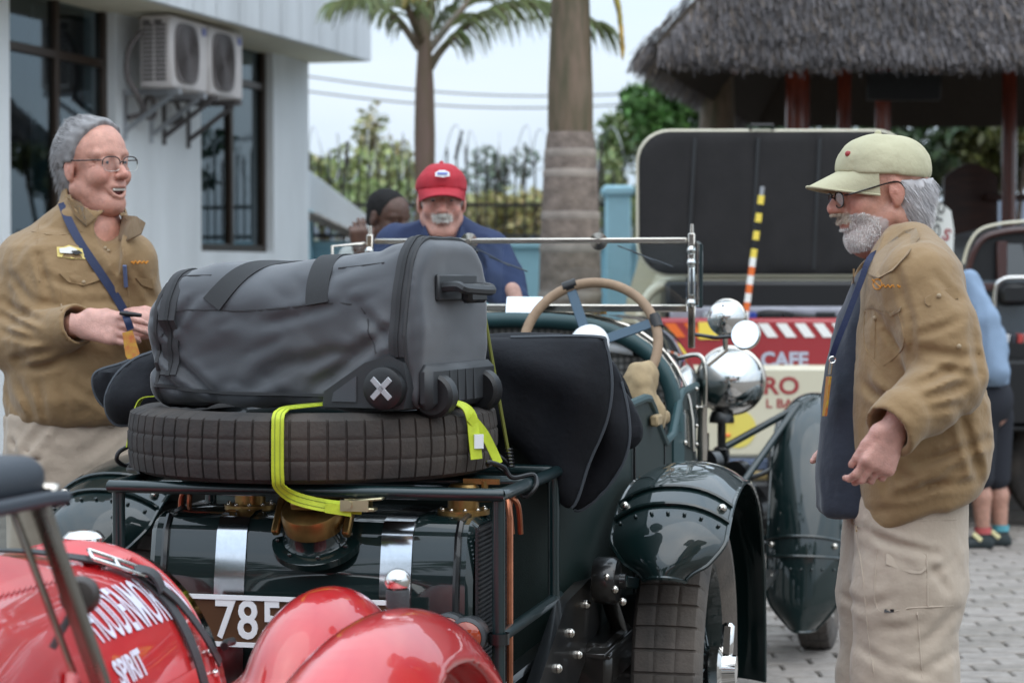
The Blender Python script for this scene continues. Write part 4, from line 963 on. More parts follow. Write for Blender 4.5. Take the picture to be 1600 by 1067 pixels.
MB().bar((.60, -.48, .72), (.60, -.12, .66), .016, .03, .004).build('shock_arm', m_tube, sh); MB().bar((.60, -.12, .66), (.60, -.06, .47), .016, .025, .004).build('shock_link', m_brass, sh)
for k in range(3): MB().sphere((.565 + .02 * k, -.53, .735 - .03 * k), .011, 10, 6).build('bolt', m_nickel, sh)
pts = [cy(868, 1000, -.4), cy(885, 900, -.42), cy(905, 880, -.4), cy(935, 895, -.36), cy(960, 960, -.25), cy(975, 1010, -.2)]
MB().tube(spline(pts, 6), .022, 10).build('wing_stay', m_chas, car)
MB().box((.52, -.30, .50), (.05, .20, .06), .02).build('spring_hanger', m_chas, car)
# ---- front end seen between the wings
hl = empty('headlamp', (.458, 2.70, 1.072)); hl.parent = car
MB().lathe([(0, -.125), (.035, -.121), (.075, -.104), (.105, -.072), (.124, -.03), (.131, .02), (.134, .035)], (0, 0, 0), (0, 1, 0), 48).build('bowl', m_chrome, hl)
MB().lathe([(.131, .028), (.139, .034), (.140, .055), (.128, .062), (.124, .058)], (0, 0, 0), (0, 1, 0), 48).build('rim', m_nickel, hl)
MB().lathe([(.126, .058), (.08, .072), (0, .078)], (0, 0, 0), (0, 1, 0), 32).build('lens', M_('lamp_glass', (.7, .75, .75), .05, spec=.8), hl)
MB().lathe([(.050, -.165), (.050, -.145), (.04, -.12), (.02, -.118)], (-.03, .0, 0), (0, 0, 1), 20).build('mount', m_chas, hl); MB().cyl((-.03, 0, -.14), (-.03, 0, -.42), .017, n=12).build('stem', m_chas, hl); MB().box((-.03, .0, -.30), (.03, .03, .04), .008).build('mount_block', m_chas, hl)
q = cy(1134, 497, 1.55); sp = empty('spot_lamp', tuple(q)); sp.parent = car
MB().lathe([(0, -.075), (.03, -.07), (.052, -.048), (.062, -.012), (.063, .015)], (0, 0, 0), (.15, 1, 0), 36).build('bowl', m_chrome, sp); MB().lathe([(.063, .012), (.067, .016), (.067, .03), (.0, .036)], (0, 0, 0), (.15, 1, 0), 36).build('rim', m_nickel, sp)
MB().tube([(.0, -.02, -.055), (.0, .0, -.11), (-.06, -.02, -.16)], .010, 8).build('bracket', m_nickel, sp); MB().bar((.0, -.055, .045), (-.012, -.078, -.03), .006, .01).build('vane', m_chas, sp)
q = cy(1165, 523, 1.08); mi = empty('side_mirror', tuple(q)); mi.parent = car
MB().lathe([(0, -.004), (.046, -.004), (.049, 0), (.049, .008), (.03, .02), (0, .022)], (0, 0, 0), (.18, 1, -.27), 32).build('shell', m_nickel, mi); MB().lathe([(.0455, -.006), (0, -.006)], (0, 0, 0), (.18, 1, -.27), 32).build('glass', m_mirror, mi)
MB().tube([(-.03, .015, -.005), (-.10, .015, -.01), tuple(np.array([.545, 1.10, 1.30]) - q)], .006, 8).build('arm', m_chas, mi)
def st_(a, b, r=.012): MB().cyl(a, b, r, n=10).build('wing_stay', m_tube, car)
st_(cy(1135, 698, 2.6), cy(1272, 622, 2.75), .014); st_(cy(1140, 785, 2.3), cy(1248, 632, 2.7), .014); st_(cy(1120, 838, 2.4), cy(1212, 842, 2.5)); st_(cy(1100, 870, 2.3), cy(1212, 905, 2.4)); 
MB().cyl((-.70, 2.85, .40), (.72, 2.85, .40), .03, n=12).build('front_axle', m_chas, car)
for (px, py, y, r) in ((1155, 742, 2.5, .055), (1112, 722, 2.3, .045), (1160, 800, 2.7, .12), (1105, 760, 2.2, .05)):
    q = cy(px, py, y); MB().lathe([(0, -.03), (r, -.028), (r, .02), (r * .6, .03), (0, .03)], q, (.5, 1, 0), 24).build('front_shock', m_chas, car)
for (px, py, y) in ((1128, 735, 2.2), (1165, 790, 2.4), (1145, 815, 2.4), (1185, 860, 2.6)):
    q = cy(px, py, y); MB().sphere(q, .014, 10, 6).build('bolt', m_nickel, car)
MB().tube(spline([cy(1098, 735, 2.2), cy(1125, 748, 2.3), cy(1180, 745, 2.5), cy(1230, 720, 2.6)], 5), .010, 8).build('hose', m_chas, car)
MB().tube(spline([cy(1060, 560, 1.4), cy(1098, 560, 1.35), cy(1102, 640, 1.35), cy(1098, 720, 1.35)], 6), .008, 8).build('horn_stem', m_nickel, car)
MB().lathe([(.016, 0), (.018, .05), (.014, .16), (.02, .18)], cy(1098, 720, 1.32), (0, 0, 1), 14).build('oil_gun', m_nickel, car)
MB().box((.60, 1.35, .40), (.12, .75, .012), .006).build('running_board', m_chas, car)
# ---- folded hood in its black cover
hd = empty('folded_hood', (0, 0, 0)); hd.parent = car
def o2(pts, y, o): return [((cy(a, b, y) - o)[0], (cy(a, b, y) - o)[2]) for a, b in pts]
def hoodpart(pts, y, bulge, rad, seed, name, t0=.012, closed=True, tilt=0.0):
    o = np.array([0, y, 0.]); ol = [(p[0], p[1]) for p in spline([(a, b, 0) for a, b in o2(pts, y, o)], 5, True)]
    mb = MB(); ph = seed
    puff(mb, ol, o, (1, tilt, 0), (0, 0, 1), (0, -1, 0), t0, bulge, rad, .022, lambda V: .014 * np.sin(V[:, 0] * 15 + V[:, 1] * 22 + ph + 2.2 * np.sin(V[:, 1] * 9 + ph)) + .009 * np.sin(V[:, 0] * 34 - V[:, 1] * 14 + ph * 2 + 1.6 * np.sin(V[:, 0] * 11)) + .012 * vnoise(np.stack([V[:, 0] * 9, V[:, 1] * 7, V[:, 0] * 0 + ph], -1), 3))
    h = mb.build(name, m_hood, hd, 60)
    return h, [(a, y - t0 * .9 + tilt * a, b) for a, b in ol]
h, ol = hoodpart([(650, 545), (700, 530), (800, 527), (930, 526), (948, 540), (957, 600), (948, 660), (922, 722), (899, 788), (875, 785), (840, 735), (795, 690), (720, 660), (650, 640)], -.66, .055, .12, .3, 'main_cover')
a, b = 15, 42; MB().tube(ol[10:42], .0055, 6).build('piping', m_pipe, h)
h, ol = hoodpart([(920, 560), (958, 566), (978, 620), (985, 680), (974, 725), (945, 768), (905, 798), (885, 770), (905, 690), (930, 620)], -.58, .03, .07, 1.3, 'side_flap'); MB().tube(ol[8:32], .005, 6).build('piping', m_pipe, h)
hoodpart([(945, 590), (975, 610), (1000, 655), (1003, 685), (985, 702), (960, 690), (945, 650)], -.46, .045, .06, 2.3, 'side_flap')
h, ol = hoodpart([(262, 520), (250, 545), (215, 560), (185, 585), (168, 620), (172, 650), (192, 664), (240, 652), (285, 630), (300, 560)], -.62, .05, .09, .7, 'side_flap'); MB().tube(ol[5:33], .006, 6).build('piping', m_pipe, h)
h, ol = hoodpart([(230, 562), (185, 570), (152, 582), (148, 604), (160, 630), (185, 640), (230, 630)], -.55, .04, .06, 1.9, 'side_flap'); MB().tube(ol[3:25], .005, 6).build('piping', m_pipe, h)
MB().tube(spline([(-.60, -.52, 1.20), (-.3, -.50, 1.22), (0, -.50, 1.24), (.28, -.50, 1.27), (.44, -.50, 1.27)], 6), [.075] * 25, 14).build('hood_bundle', m_hood, hd)
for s in (-1, 1): MB().tube([(s * .50, -.30, 1.12), (s * .46, -.46, 1.24)], .012, 8).build('hood_iron', m_chas, hd)
# ================================================================== SPARE TYRE, BAG, STRAPS
def trisample(f, p):
    q = (np.asarray(p, float) - f.lo) / f.h; i = np.clip(np.floor(q).astype(int), 0, f.n - 2); t = q - i; r = 0
    for a in (0, 1):
        for b in (0, 1):
            for c in (0, 1): r += (t[0] if a else 1 - t[0]) * (t[1] if b else 1 - t[1]) * (t[2] if c else 1 - t[2]) * f.d[i[0] + a, i[1] + b, i[2] + c]
    return float(r)
def hit(f, p0, d, tmax=1.0, off=0.0):
    p0 = np.asarray(p0, float); d = unit(d); t = 0; st = f.h * .5
    hi = f.lo + f.h * (f.n - 2)
    while t < tmax:
        p = p0 + d * t
        if (p > f.lo).all() and (p < hi).all() and trisample(f, p) < 0: return p - d * off
        t += st
    return None
def ribbon(mb, pts, width, nrm, th=.002):
    """a flat webbing strap along pts, nrm = outward normals"""
    p = np.asarray(pts, float); n = len(p); nn = np.asarray(nrm, float)
    if nn.ndim == 1: nn = np.tile(nn, (n, 1))
    T = np.gradient(p, axis=0); secs = []
    for i in range(n):
        t = unit(T[i]); k = unit(nn[i] - t * (nn[i] @ t)); s = np.cross(t, k) * width / 2; secs.append([p[i] - s, p[i] + s, p[i] + s + k * th, p[i] - s + k * th])
    return mb.loft(secs)
def on_car(name, x, y, z): return empty(name, tuple(cw(x, y, z)), -CA)
SX, SY, SZ, SR = -.064, -.95, 1.108, .437
sp = on_car('spare_tyre', SX, SY, 1.03); tag(sp, 'worn black spare tyre lying flat on the luggage rack', 'tyre')
tyre(MB(), (0, 0, .078), (0, 0, 1), SR, .156, .285, 66, (.33, .67), .006, .09).build('tyre', m_tyre, sp, 30)
MB().lathe([(.297, .02), (.28, .018), (.265, .05), (.265, .105), (.28, .137), (.297, .135)], (0, 0, 0), (0, 0, 1), 44).build('rim', m_green, sp)
MB().lathe([(.06, .03), (.06, .13), (.0, .135)], n=20).build('hub', m_chas, sp)
s = MB()
for k in range(32):
    a = 2 * math.pi * k / 32; b = a + (.5 if k % 2 else -.5); s.cyl((.06 * math.cos(b), .06 * math.sin(b), .05 if k % 4 < 2 else .11), (.266 * math.cos(a), .266 * math.sin(a), .078), .003, n=5)
tag(s.build('spokes', m_tube, sp), kind='stuff')

# ---- grey wheeled duffel bag
m_bag = M_('grey_nylon', (.050, .055, .064), .55, var=.10, vscale=7, bump=.10, bscale=700, sheen=.3, dirt=.08)
m_bagd = M_('black_webbing', (.016, .017, .019), .7, bump=.2, bscale=600)
m_seam = M_('dark_seam', (.03, .031, .034), .7)
m_plas = M_('dark_grey_plastic', (.028, .030, .033), .45, var=.1)
m_silver = M_('silver_plastic', (.42, .43, .45), .4, metal=.3)
BA = R(22); bc = np.array([-.449, 5.095, 1.187]); bag = empty('duffel_bag', tuple(bc), -BA); tag(bag, 'big dark grey wheeled duffel bag strapped on top of spare tyre', 'bag')
f = Field((-.46, -.32, -.06), (.46, .32, .50), .0065)
HX, HY = .345, .205
def bagfn(g):
    x, y, z = g[..., 0], g[..., 1], g[..., 2]
    top = .352 + .030 * np.clip((x - .05) / .28, 0, 1) - .02 * np.exp(-((x + .12) / .16) ** 2) - .075 * np.clip((-x - .20) / .15, 0, 1) ** 1.5
    hy = HY * (1 - .02 * np.cos(x * 6)); zc = top / 2
    # section: rounded box, crown radius large at the top, small at the floor
    qy = np.abs(y); r = np.where(z > zc, .125, .05); dy = qy - (hy - r); dz = np.abs(z - zc) - (zc - r)
    d2 = np.hypot(np.maximum(dy, 0), np.maximum(dz, 0)) + np.minimum(np.maximum(dy, dz), 0) - r
    hx = HX - .03 * np.clip((z - .25) / .12, 0, 1) * (x < 0); dx = np.abs(x) - (hx - .03)
    return np.hypot(np.maximum(dx, 0), np.maximum(d2 + .03, 0)) + np.minimum(np.maximum(dx, d2 + .03), 0) - .03
f.fn((-.46, -.32, -.06), (.46, .32, .50), bagfn)
def folds(p):
    x, y, z = p[:, 0], p[:, 1], p[:, 2]; side = (y < -.08)
    n1 = vnoise(np.stack([x * 5 + z * 3, y * 4, z * 8 - x * 4], -1), 3); n2 = vnoise(np.stack([x * 9 + z * 9, y * 6, z * 16 - x * 7], -1), 5)
    a = .013 * n1 + .0055 * n2 + .0030 * (1 - 2 * np.abs(vnoise(np.stack([x * 12 + z * 14, y * 10, z * 22 - x * 9], -1), 8)))
    def crease(x0, z0, x1, z1, dep, w):
        d = np.array([x1 - x0, z1 - z0]); L = d @ d; t = np.clip(((x - x0) * d[0] + (z - z0) * d[1]) / L, 0, 1); q = np.hypot(x - x0 - t * d[0], z - z0 - t * d[1]); k = np.sqrt(np.maximum(np.sin(math.pi * t), 0))
        return dep * k * (np.exp(-(q / w) ** 2) - .6 * np.exp(-((q - 1.6 * w) / w) ** 2))
    c = crease(-.33, .15, -.17, .02, .014, .014) + crease(-.33, .22, -.24, .10, .008, .012) + crease(-.34, .10, -.26, .03, .010, .012) + crease(.06, .03, .29, .19, .012, .016) + crease(.13, .02, .25, .08, .010, .012) + crease(-.1, .04, .05, .12, .008, .02) \
        + crease(.20, .23, .29, .15, .008, .014) + crease(-.22, .25, -.30, .16, .008, .012) + crease(-.05, .19, .16, .24, .006, .014) + crease(.02, .10, .2, .14, .007, .016)
    return a * np.where(x > HX - .02, .4, 1) + c * side
f.disp(folds, .05)
V, F = f.mesh(1); mesh_np('shell', V, F, m_bag, bag)
def ring(x, a0, a1, n=40, zc=.17, off=-.002):
    out = []; nr = []
    for a in np.linspace(a0, a1, n):
        d = np.array([0, -math.cos(a), math.sin(a)]); h = hit(f, np.array([x, 0, zc]) + d * .33, -d, .33, off * -1)
        if h is not None: out.append(h); nr.append(d)
    return out, nr
for x, w, a0, a1 in ((.300, .036, R(-12), R(190)), (-.285, .042, R(-25), R(190))):
    pts, nr = ring(x, a0, a1); z = MB(); ribbon(z, pts, w, nr, .004); zo = z.build('zip_tape', m_seam, bag)
    ribbon(MB(), [np.array(p) + np.array(n_) * .003 for p, n_ in zip(pts, nr)], .010, nr, .004).build('zip', m_bagd, zo)
for x in (.318, -.318):
    pts, nr = ring(x, 0, 2 * math.pi, 60); MB().tube(pts, .0055, 6, True).build('edge_piping', m_seam, bag)
def near(x, z, off=.0): return hit(f, (x, -.31, z), (0, 1, 0), .4, off)
def strap_arc(x0, x1, a0, a1, w, name):
    pts = []; nr = []
    for t in np.linspace(0, 1, 22):
        x = x0 + (x1 - x0) * t ** .8; a = a0 + (a1 - a0) * t; d = np.array([0, -math.cos(a), math.sin(a)]); h = hit(f, np.array([x, 0, .17]) + d * .33, -d, .33, .002)
        if h is not None: pts.append(h); nr.append(d)
    p = np.array(pts)
    for _ in range(6): p[1:-1] = .5 * p[1:-1] + .25 * (p[:-2] + p[2:])
    mb = MB(); ribbon(mb, p + np.array(nr) * .003, w, nr, .004); return mb.build(name, m_bagd, bag)
strap_arc(-.175, -.055, R(18), R(100), .055, 'carry_strap'); strap_arc(.10, .065, R(18), R(100), .055, 'carry_strap')
def seam(xz, name='seam', r=.0028):
    pts = [near(x, z, 0) for x, z in spline([(a, b, 0) for a, b in xz], 8)[:, :2]]; pts = [p for p in pts if p is not None]; MB().tube(pts, r, 5).build(name, m_seam, bag)
seam([(-.305, .16), (-.29, .205), (-.255, .222), (-.1, .222), (.0, .228), (.12, .240), (.19, .236), (.215, .215), (.235, .16), (.25, .13)])
seam([(-.32, .05), (-.2, .036), (0, .034), (.2, .036), (.30, .05)], 'floor_piping', .0055)
seam([(-.29, .29), (-.27, .30), (-.2, .302)]); seam([(.13, .318), (.2, .325), (.245, .33)])
# wheel housing and wheels at the right lower corner
wh = empty('wheel_housing', (.235, -.215, .035)); wh.parent = bag
mb = MB(); mb.prism([(-.115, -.025), (.085, -.025), (.095, .02), (.085, .075), (.05, .092), (-.01, .075), (-.11, .01)], (0, .05, 0), (0, -.012, 0)); mb.build('corner_guard', m_plas, wh)
MB().prism([(-.09, -.012), (-.03, -.012), (-.03, .045), (-.085, .008)], (0, .004, 0), (0, -.016, 0)).build('guard_window', m_bag, wh)
MB().lathe([(.0, -.03), (.036, -.03), (.047, -.024), (.047, .0), (.0, .0)], (.045, -.012, .02), (0, 1, 0), 32).build('wheel', m_black, wh)
for a in (45, 135):
    d = np.array([math.cos(R(a)), 0, math.sin(R(a))]); MB().bar(np.array([.045, -.0435, .02]) - d * .031, np.array([.045, -.0435, .02]) + d * .031, .013, .004, .001, (0, 1, 0)).build('wheel_cross', m_silver, wh)
h2 = MB(); h2.box((.348, 0, .055), (.02, .19, .05), .015); h2.build('base_guard', m_plas, bag)
for y in (-.13, .13): MB().lathe([(.0, -.022), (.042, -.022), (.05, -.015), (.05, .015), (.042, .022), (0, .022)], (.352, y, .035), (0, 1, 0), 28).build('wheel', m_black, bag)
for k in range(4): MB().bar((.369, -.08 + .045 * k, .02), (.366, -.08 + .045 * k, .09), .012, .006).build('guard_rib', m_plas, bag)
hd_ = MB(); hd_.tube(spline([(.335, -.085, .275), (.385, -.085, .278), (.40, -.07, .272), (.402, .07, .268), (.385, .085, .275), (.335, .085, .275)], 5), .012, 8); ho = hd_.build('pull_handle', m_plas, bag); MB().box((.392, .0, .262), (.014, .05, .022), .008).build('handle_grip', m_black, ho)
MB().box((.347, 0, .275), (.006, .11, .03), .004).build('handle_plate', m_plas, bag)

# ---- yellow green tie-downs
m_yel = M_('yellow_webbing', (.50, .60, .03), .6, var=.12, vscale=40, bump=.15, bscale=400)
m_yeld = M_('yellow_strap_stitch', (.22, .27, .03), .7)
m_zinc = M_('yellow_zinc', (.52, .47, .30), .3, metal=.9, var=.1)
m_cord = M_('olive_cord', (.17, .18, .03), .7)
def cx(p): return np.array([p[0], p[1], p[2]])
def lp(ph, rr, z): a = R(ph); return np.array([SX + rr * math.sin(a), SY - rr * math.cos(a), z])
def ratchet(root, c, M=None):
    b = MB(); b.box(c + (0, 0, .006), (.038, .016, .004), .002); b.box(c + (-.006, -.016, .014), (.032, .0015, .012)); b.box(c + (-.006, .016, .014), (.032, .0015, .012)); ro = b.build('ratchet', m_zinc, root)
    MB().cyl(c + (-.02, -.022, .016), c + (-.02, .022, .016), .010, n=12).build('spindle', m_zinc, ro); MB().bar(c + (-.01, 0, .024), c + (.055, 0, .03), .028, .006, .002).build('ratchet_handle', m_zinc, ro)
def hook(root, pts, r=.0055): MB().tube(spline(pts, 7), r, 8).build('hook', m_black, root)
t1 = on_car('tie_down_strap', 0, -1.2, 1.0); tag(t1, 'yellow green ratchet strap pulled down over the tyre tread above brass filler cap', 'strap'); o1 = np.array([0, -1.2, 1.0])
pp = np.array([(.13, -1.10, 1.212), (.10, -1.16, 1.205), tuple(lp(11, .36, 1.198)), tuple(lp(8.5, .415, 1.193)), tuple(lp(8, .434, 1.183)), tuple(lp(8, .441, 1.165)), tuple(lp(8, .444, 1.11)), tuple(lp(8, .441, 1.05)), tuple(lp(8.5, .428, 1.026)), (.03, -1.345, 1.0), (.10, -1.335, .985), (.17, -1.33, .982)])
nn = np.array([(0, 0, 1), (0, -.1, 1), (0, -.3, 1), (0, -.6, 1), (0, -1, .6), (0, -1, .1), (0, -1, 0), (0, -1, -.2), (0, -1, -.4), (0, -1, .2), (0, -1, .3), (0, -1, .3)], float)
P2 = spline(pp, 5) - o1; N2 = spline(nn, 5); mb = MB(); ribbon(mb, P2, .028, N2, .0025); so = mb.build('webbing', m_yel, t1)
for sgn in (-1, 1):
    T = np.gradient(P2, axis=0); MB().tube([p + unit(np.cross(unit(T[i]), unit(N2[i]))) * .006 * sgn + unit(N2[i]) * .0027 for i, p in enumerate(P2)], .0011, 4).build('stitch_line', m_yeld, so)
ratchet(t1, np.array([.165, -1.335, .975]) - o1); MB().add([q - o1 for q in [np.array([.09, -1.345, .972]), np.array([.15, -1.347, .965]), np.array([.15, -1.345, .992]), np.array([.09, -1.343, .992]), np.array([.09, -1.34, .972]), np.array([.15, -1.342, .965]), np.array([.15, -1.34, .992]), np.array([.09, -1.338, .992])]], [(0, 1, 2, 3), (7, 6, 5, 4), (0, 4, 5, 1), (1, 5, 6, 2), (2, 6, 7, 3), (3, 7, 4, 0)]).build('webbing_end', m_yel, t1)
t2 = on_car('tie_down_strap', .35, -1.1, 1.19); o2_ = np.array([.35, -1.1, 1.19]); tag(t2, 'yellow ratchet strap with zinc buckle by the bag wheel, frayed end hanging', 'strap')
cr = lp(58, .405, 1.192); ratchet(t2, cr - o2_ + (0, 0, .0))
pp = np.array([cr + (.03, .0, .006), tuple(lp(64, .42, 1.203)), tuple(lp(68, .436, 1.195)), tuple(lp(70, .450, 1.17)), tuple(lp(70, .458, 1.12)), tuple(lp(70, .464, 1.075))]); nn = np.array([(0, 0, 1), (.1, 0, 1), (.4, -.5, 1), (.7, -.7, .4), (.7, -.7, .1), (.7, -.7, 0)])
mb = MB(); ribbon(mb, spline(pp, 5) - o2_, .030, spline(nn, 5), .0025); mb.build('webbing', m_yel, t2)
mb = MB(); ribbon(mb, spline(np.array([tuple(lp(69, .452, 1.17)), tuple(lp(74, .464, 1.13)), tuple(lp(77, .476, 1.085)), tuple(lp(78, .484, 1.06))]), 5) - o2_, .024, np.array([.8, -.6, 0]), .0025); mb.build('webbing_end', m_yel, t2)
MB().box(lp(70.5, .468, 1.115) - o2_, (.011, .003, .016), M=np.array([[.85, .5, 0], [-.5, .85, 0], [0, 0, 1]]).T).build('strap_label', m_wht, t2)
hook(t2, [np.array(q) - o2_ for q in (lp(72, .484, 1.062), lp(70, .50, 1.07), lp(76, .505, 1.055), lp(78, .52, 1.03), (.485, -1.02, 1.034), (.497, -1.05, 1.01), (.475, -1.06, .988), (.46, -1.05, 1.0))])
mb = MB(); ribbon(mb, np.array([cr + (-.03, .0, .004), cr + (-.2, .06, .012), (-.1, -1.0, 1.195)]) - o2_, .02, np.array([0, 0, 1.]), .002); mb.build('webbing', m_yel, t2)
t3 = on_car('tie_down_strap', -.5, -1.0, 1.03); o3 = np.array([-.5, -1.0, 1.03]); tag(t3, 'short yellow strap end with black wire hook by the dark rear wing', 'strap')
pp = np.array([lp(-92, .38, 1.197), lp(-90, .43, 1.193), lp(-89, .445, 1.17), lp(-87, .452, 1.12), lp(-86, .458, 1.075)]); nn = np.array([(0, 0, 1), (-.4, 0, 1), (-1, 0, .4), (-1, 0, 0), (-1, 0, 0)], float)
mb = MB(); ribbon(mb, spline(pp, 5) - o3, .028, spline(nn, 5), .0025); mb.build('webbing', m_yel, t3)
hook(t3, [np.array(q) - o3 for q in (lp(-86, .460, 1.078), lp(-84, .478, 1.065), lp(-84, .482, 1.045), lp(-88, .47, 1.03), lp(-90, .455, 1.045), (-.49, -1.06, 1.03), (-.44, -1.12, 1.034), (-.415, -1.15, 1.005), (-.43, -1.16, .99))])
co = on_car('bungee_cord', .45, -.8, 1.03); oc = np.array([.45, -.8, 1.03]); tag(co, 'thin olive cord running from bag handle down to the rack hooks', 'cord')
ph_ = cy(746, 425, -.86); pb = cy(798, 728, -.80); 
MB().tube(spline([ph_ - oc, (ph_ + pb) / 2 - oc + (.0, -.004, 0), pb - oc], 8), .0045, 6).build('rope', m_cord, co)
hook(co, [q - oc for q in (ph_ + (0, 0, .05), ph_ + (-.012, 0, .03), ph_ + (.006, 0, .0), ph_)], .004)
hook(co, [q - oc for q in (pb, pb + (-.02, -.01, .02), pb + (-.045, -.02, .035), pb + (-.05, -.02, .015), pb + (.0, -.02, -.02), pb + (.015, -.01, -.05), pb + (-.005, -.01, -.06))], .005)
for k in range(6): MB().lathe([(.009, -.003), (.011, 0), (.009, .003)], pb - oc + (-.001 * k, 0, .008 * k), (0, 0, 1), 8).build('cord_winding', m_black, co)
# tan canvas gloves/jacket lying over the door
jk = on_car('canvas_jacket', .45, .45, 1.0); oj = np.array([.45, .45, 1.0]); tag(jk, 'crumpled tan canvas jacket stuffed between door and scuttle', 'jacket')
f2 = Field((-.2, -.3, -.15), (.25, .5, .35), .008)
for (a, b, y, r) in ((1000, 600, .5, .055), (1012, 590, .55, .045), (1005, 640, .5, .06), (1022, 645, .55, .045), (1030, 655, .6, .03), (990, 620, .5, .05), (1040, 652, .65, .02)): f2.ell(cy(a, b, y) - oj, (r * .8, r, r * 1.1), k=.03)
f2.disp(lambda p: .010 * vnoise(p * np.array([22, 22, 9], np.float32), 4) + .005 * vnoise(p * 45, 9), .04); V, F = f2.mesh(1); o = mesh_np('cloth', V, F, m_tan, jk)
gv = cy(978, 548, .75); 
# ================================================================== RED SPORTS CAR IN FRONT
RA = R(17); RU = np.array([math.sin(RA), math.cos(RA), 0]); RRt = np.array([math.cos(RA), -math.sin(RA), 0]); RO = np.array([-.815, 4.1, 0])
def ry(px, py, y):
    k = (px - CXP) / FPX; Y = (y + RO[0] * RU[0] + RO[1] * RU[1]) / (k * RU[0] + RU[1]); p = P(px, py, Y); d = p - RO; return np.array([d @ RRt, d @ RU, p[2]])
m_red = M_('red_car_paint', (.54, .012, .016), .28, coat=1.0, var=.10, vscale=5, dirt=.16)
m_strap = M_('bonnet_strap_leather', (.035, .037, .040), .55, bump=.2, bscale=200)
m_vinyl = M_('blue_grey_vinyl', (.030, .038, .050), .55, bump=.1, bscale=200)
m_letter = M_('white_vinyl_letter', (.62, .62, .72), .5)
rc = empty('red_sports_car', tuple(RO), -RA); tag(rc, 'red open sports car with louvred bonnet, leather bonnet strap and rounded wings', 'car')
BY = [0.0, -.35, -.7, -.95, -1.05]; BHW = [.295, .355, .425, .50, .53]; BTZ = [.985, 1.0, 1.01, 1.0, .99]; BZB = .60
def bon_pt(y, th, off=0.0):
    hw = np.interp(-y, [-q for q in BY], BHW) + off; zt = np.interp(-y, [-q for q in BY], BTZ) + off; e = 2.25; c, s = math.cos(th), math.sin(th)
    return np.array([hw * math.copysign(abs(c) ** (2 / e), c), y, BZB + (zt - BZB) * abs(s) ** (2 / e)])
ths = np.linspace(-.05, math.pi + .05, 40)
mb = MB(); mb.loft([[bon_pt(y, t) for t in ths] for y in np.linspace(0, -.96, 22)], False); bonn = mb.build('bonnet', m_red, rc, 60, solid=.006)
mb = MB(); mb.loft([[bon_pt(y, t, .004) for t in ths] for y in (-.96, -1.0, -1.05)], False); scu = mb.build('scuttle', m_red, rc, 60, solid=.008)
MB().tube([bon_pt(-.004, t, .0) for t in ths], .006, 6).build('cowl_bead', m_red, bonn)
mb = MB(); mb.loft([[bon_pt(y, t, -.008 - dz) + (0, 0, -.0) for t in ths] for y, dz in ((.01, 0), (.05, .0), (.07, .02))], False); mb.build('radiator_shell', m_chrome, rc, 60, solid=.006)
q = bon_pt(.02, R(92)); MB().lathe([(.035, -.01), (.04, .006), (.03, .016), (.0, .02)], q + (-.0, .02, .0), (0, 0, 1), 24).build('radiator_cap', m_chrome, rc)
# louvres, rows on the crown and on the flank
def louvre(y, t0, t1, wid=.012):
    secs = []
    for t in np.linspace(t0, t1, 7):
        a = bon_pt(y - wid, t, .0005); b = bon_pt(y, t, .0095); c = bon_pt(y + .003, t, .0005); secs.append([a, b, c])
    mb = MB(); mb.loft(secs); mb.build('louvre', m_red, bonn)
    g = MB(); g.loft([[bon_pt(y + .003, t, .001), bon_pt(y + .009, t, .0012)] for t in np.linspace(t0 + .02, t1 - .02, 5)], False); g.build('louvre_slot', m_black, bonn, solid=.001)
for k in range(9): louvre(-.045 - .0185 * k, R(68), R(88))
for k in range(12): louvre(-.37 - .021 * k, R(66), R(86))
for k in range(14): louvre(-.12 - .021 * k, R(9), R(25))
# leather strap
def yS(t): return float(np.interp(math.degrees(t), [0, 30, 45, 58, 66, 76, 90, 150], [-.115, -.11, -.105, -.125, -.16, -.25, -.31, -.34]))
def nS(t): return bon_pt(yS(t), t, .1) - bon_pt(yS(t), t)
mb = MB(); ts = np.linspace(R(6), R(150), 56); ribbon(mb, [bon_pt(yS(t), t, .008) for t in ts], .028, [nS(t) for t in ts], .004); s_ = mb.build('bonnet_strap', m_strap, bonn)
mb = MB(); ts = np.linspace(R(56), R(23), 24); ribbon(mb, [bon_pt(yS(t) + .095 * ((R(56) - t) / R(33)) ** 1.4, t, .016) for t in ts], .024, [nS(t) for t in ts], .004); mb.build('strap_end', m_strap, s_)
p0, p1 = bon_pt(yS(R(71)), R(71), .020), bon_pt(yS(R(58)), R(58), .020); sd_ = unit(np.cross(p1 - p0, nS(R(64)))) * .018
for sg in (-1, 1): MB().bar(p0 + sd_ * sg, p1 + sd_ * sg, .007, .007, .002).build('buckle_bar', m_chrome, s_)
for p in (p0, p1, (p0 + p1) / 2): MB().bar(p - sd_, p + sd_, .007, .007, .002).build('buckle_bar', m_chrome, s_)
mb = MB(); ts = np.linspace(R(60), R(50), 8); ribbon(mb, [bon_pt(yS(t), t, .014 + .012 * math.sin((t - R(50)) / R(10) * math.pi)) for t in ts], .034, [nS(t) for t in ts], .005); mb.build('strap_loop', m_strap, s_)
for (y, th) in ((-.03, 38), (-.015, 27), (-.02, 21)): MB().sphere(bon_pt(y, R(th), .004), .008, 10, 6).build('stud', m_chrome, bonn)
MB().bar(bon_pt(-.015, R(30), .012), bon_pt(-.02, R(23), .012), .008, .006, .002).build('catch', m_chrome, bonn)
def wrap_text(txt, size, y0, th0, m, name, sx=1.0, bold=0.0):
    V, F = text_geo(txt, size, 0, bold, sx); V, F = subdiv_geo(V, F, 2); out = []
    for v in V:
        y = y0 + v[0]; hw = np.interp(-y, [-q for q in BY], BHW); th = th0 + v[1] / (hw * .95); out.append(bon_pt(y, th, .0028))
    mb = MB(); mb.add(out, F); return mb.build(name, m, bonn, recalc=False)
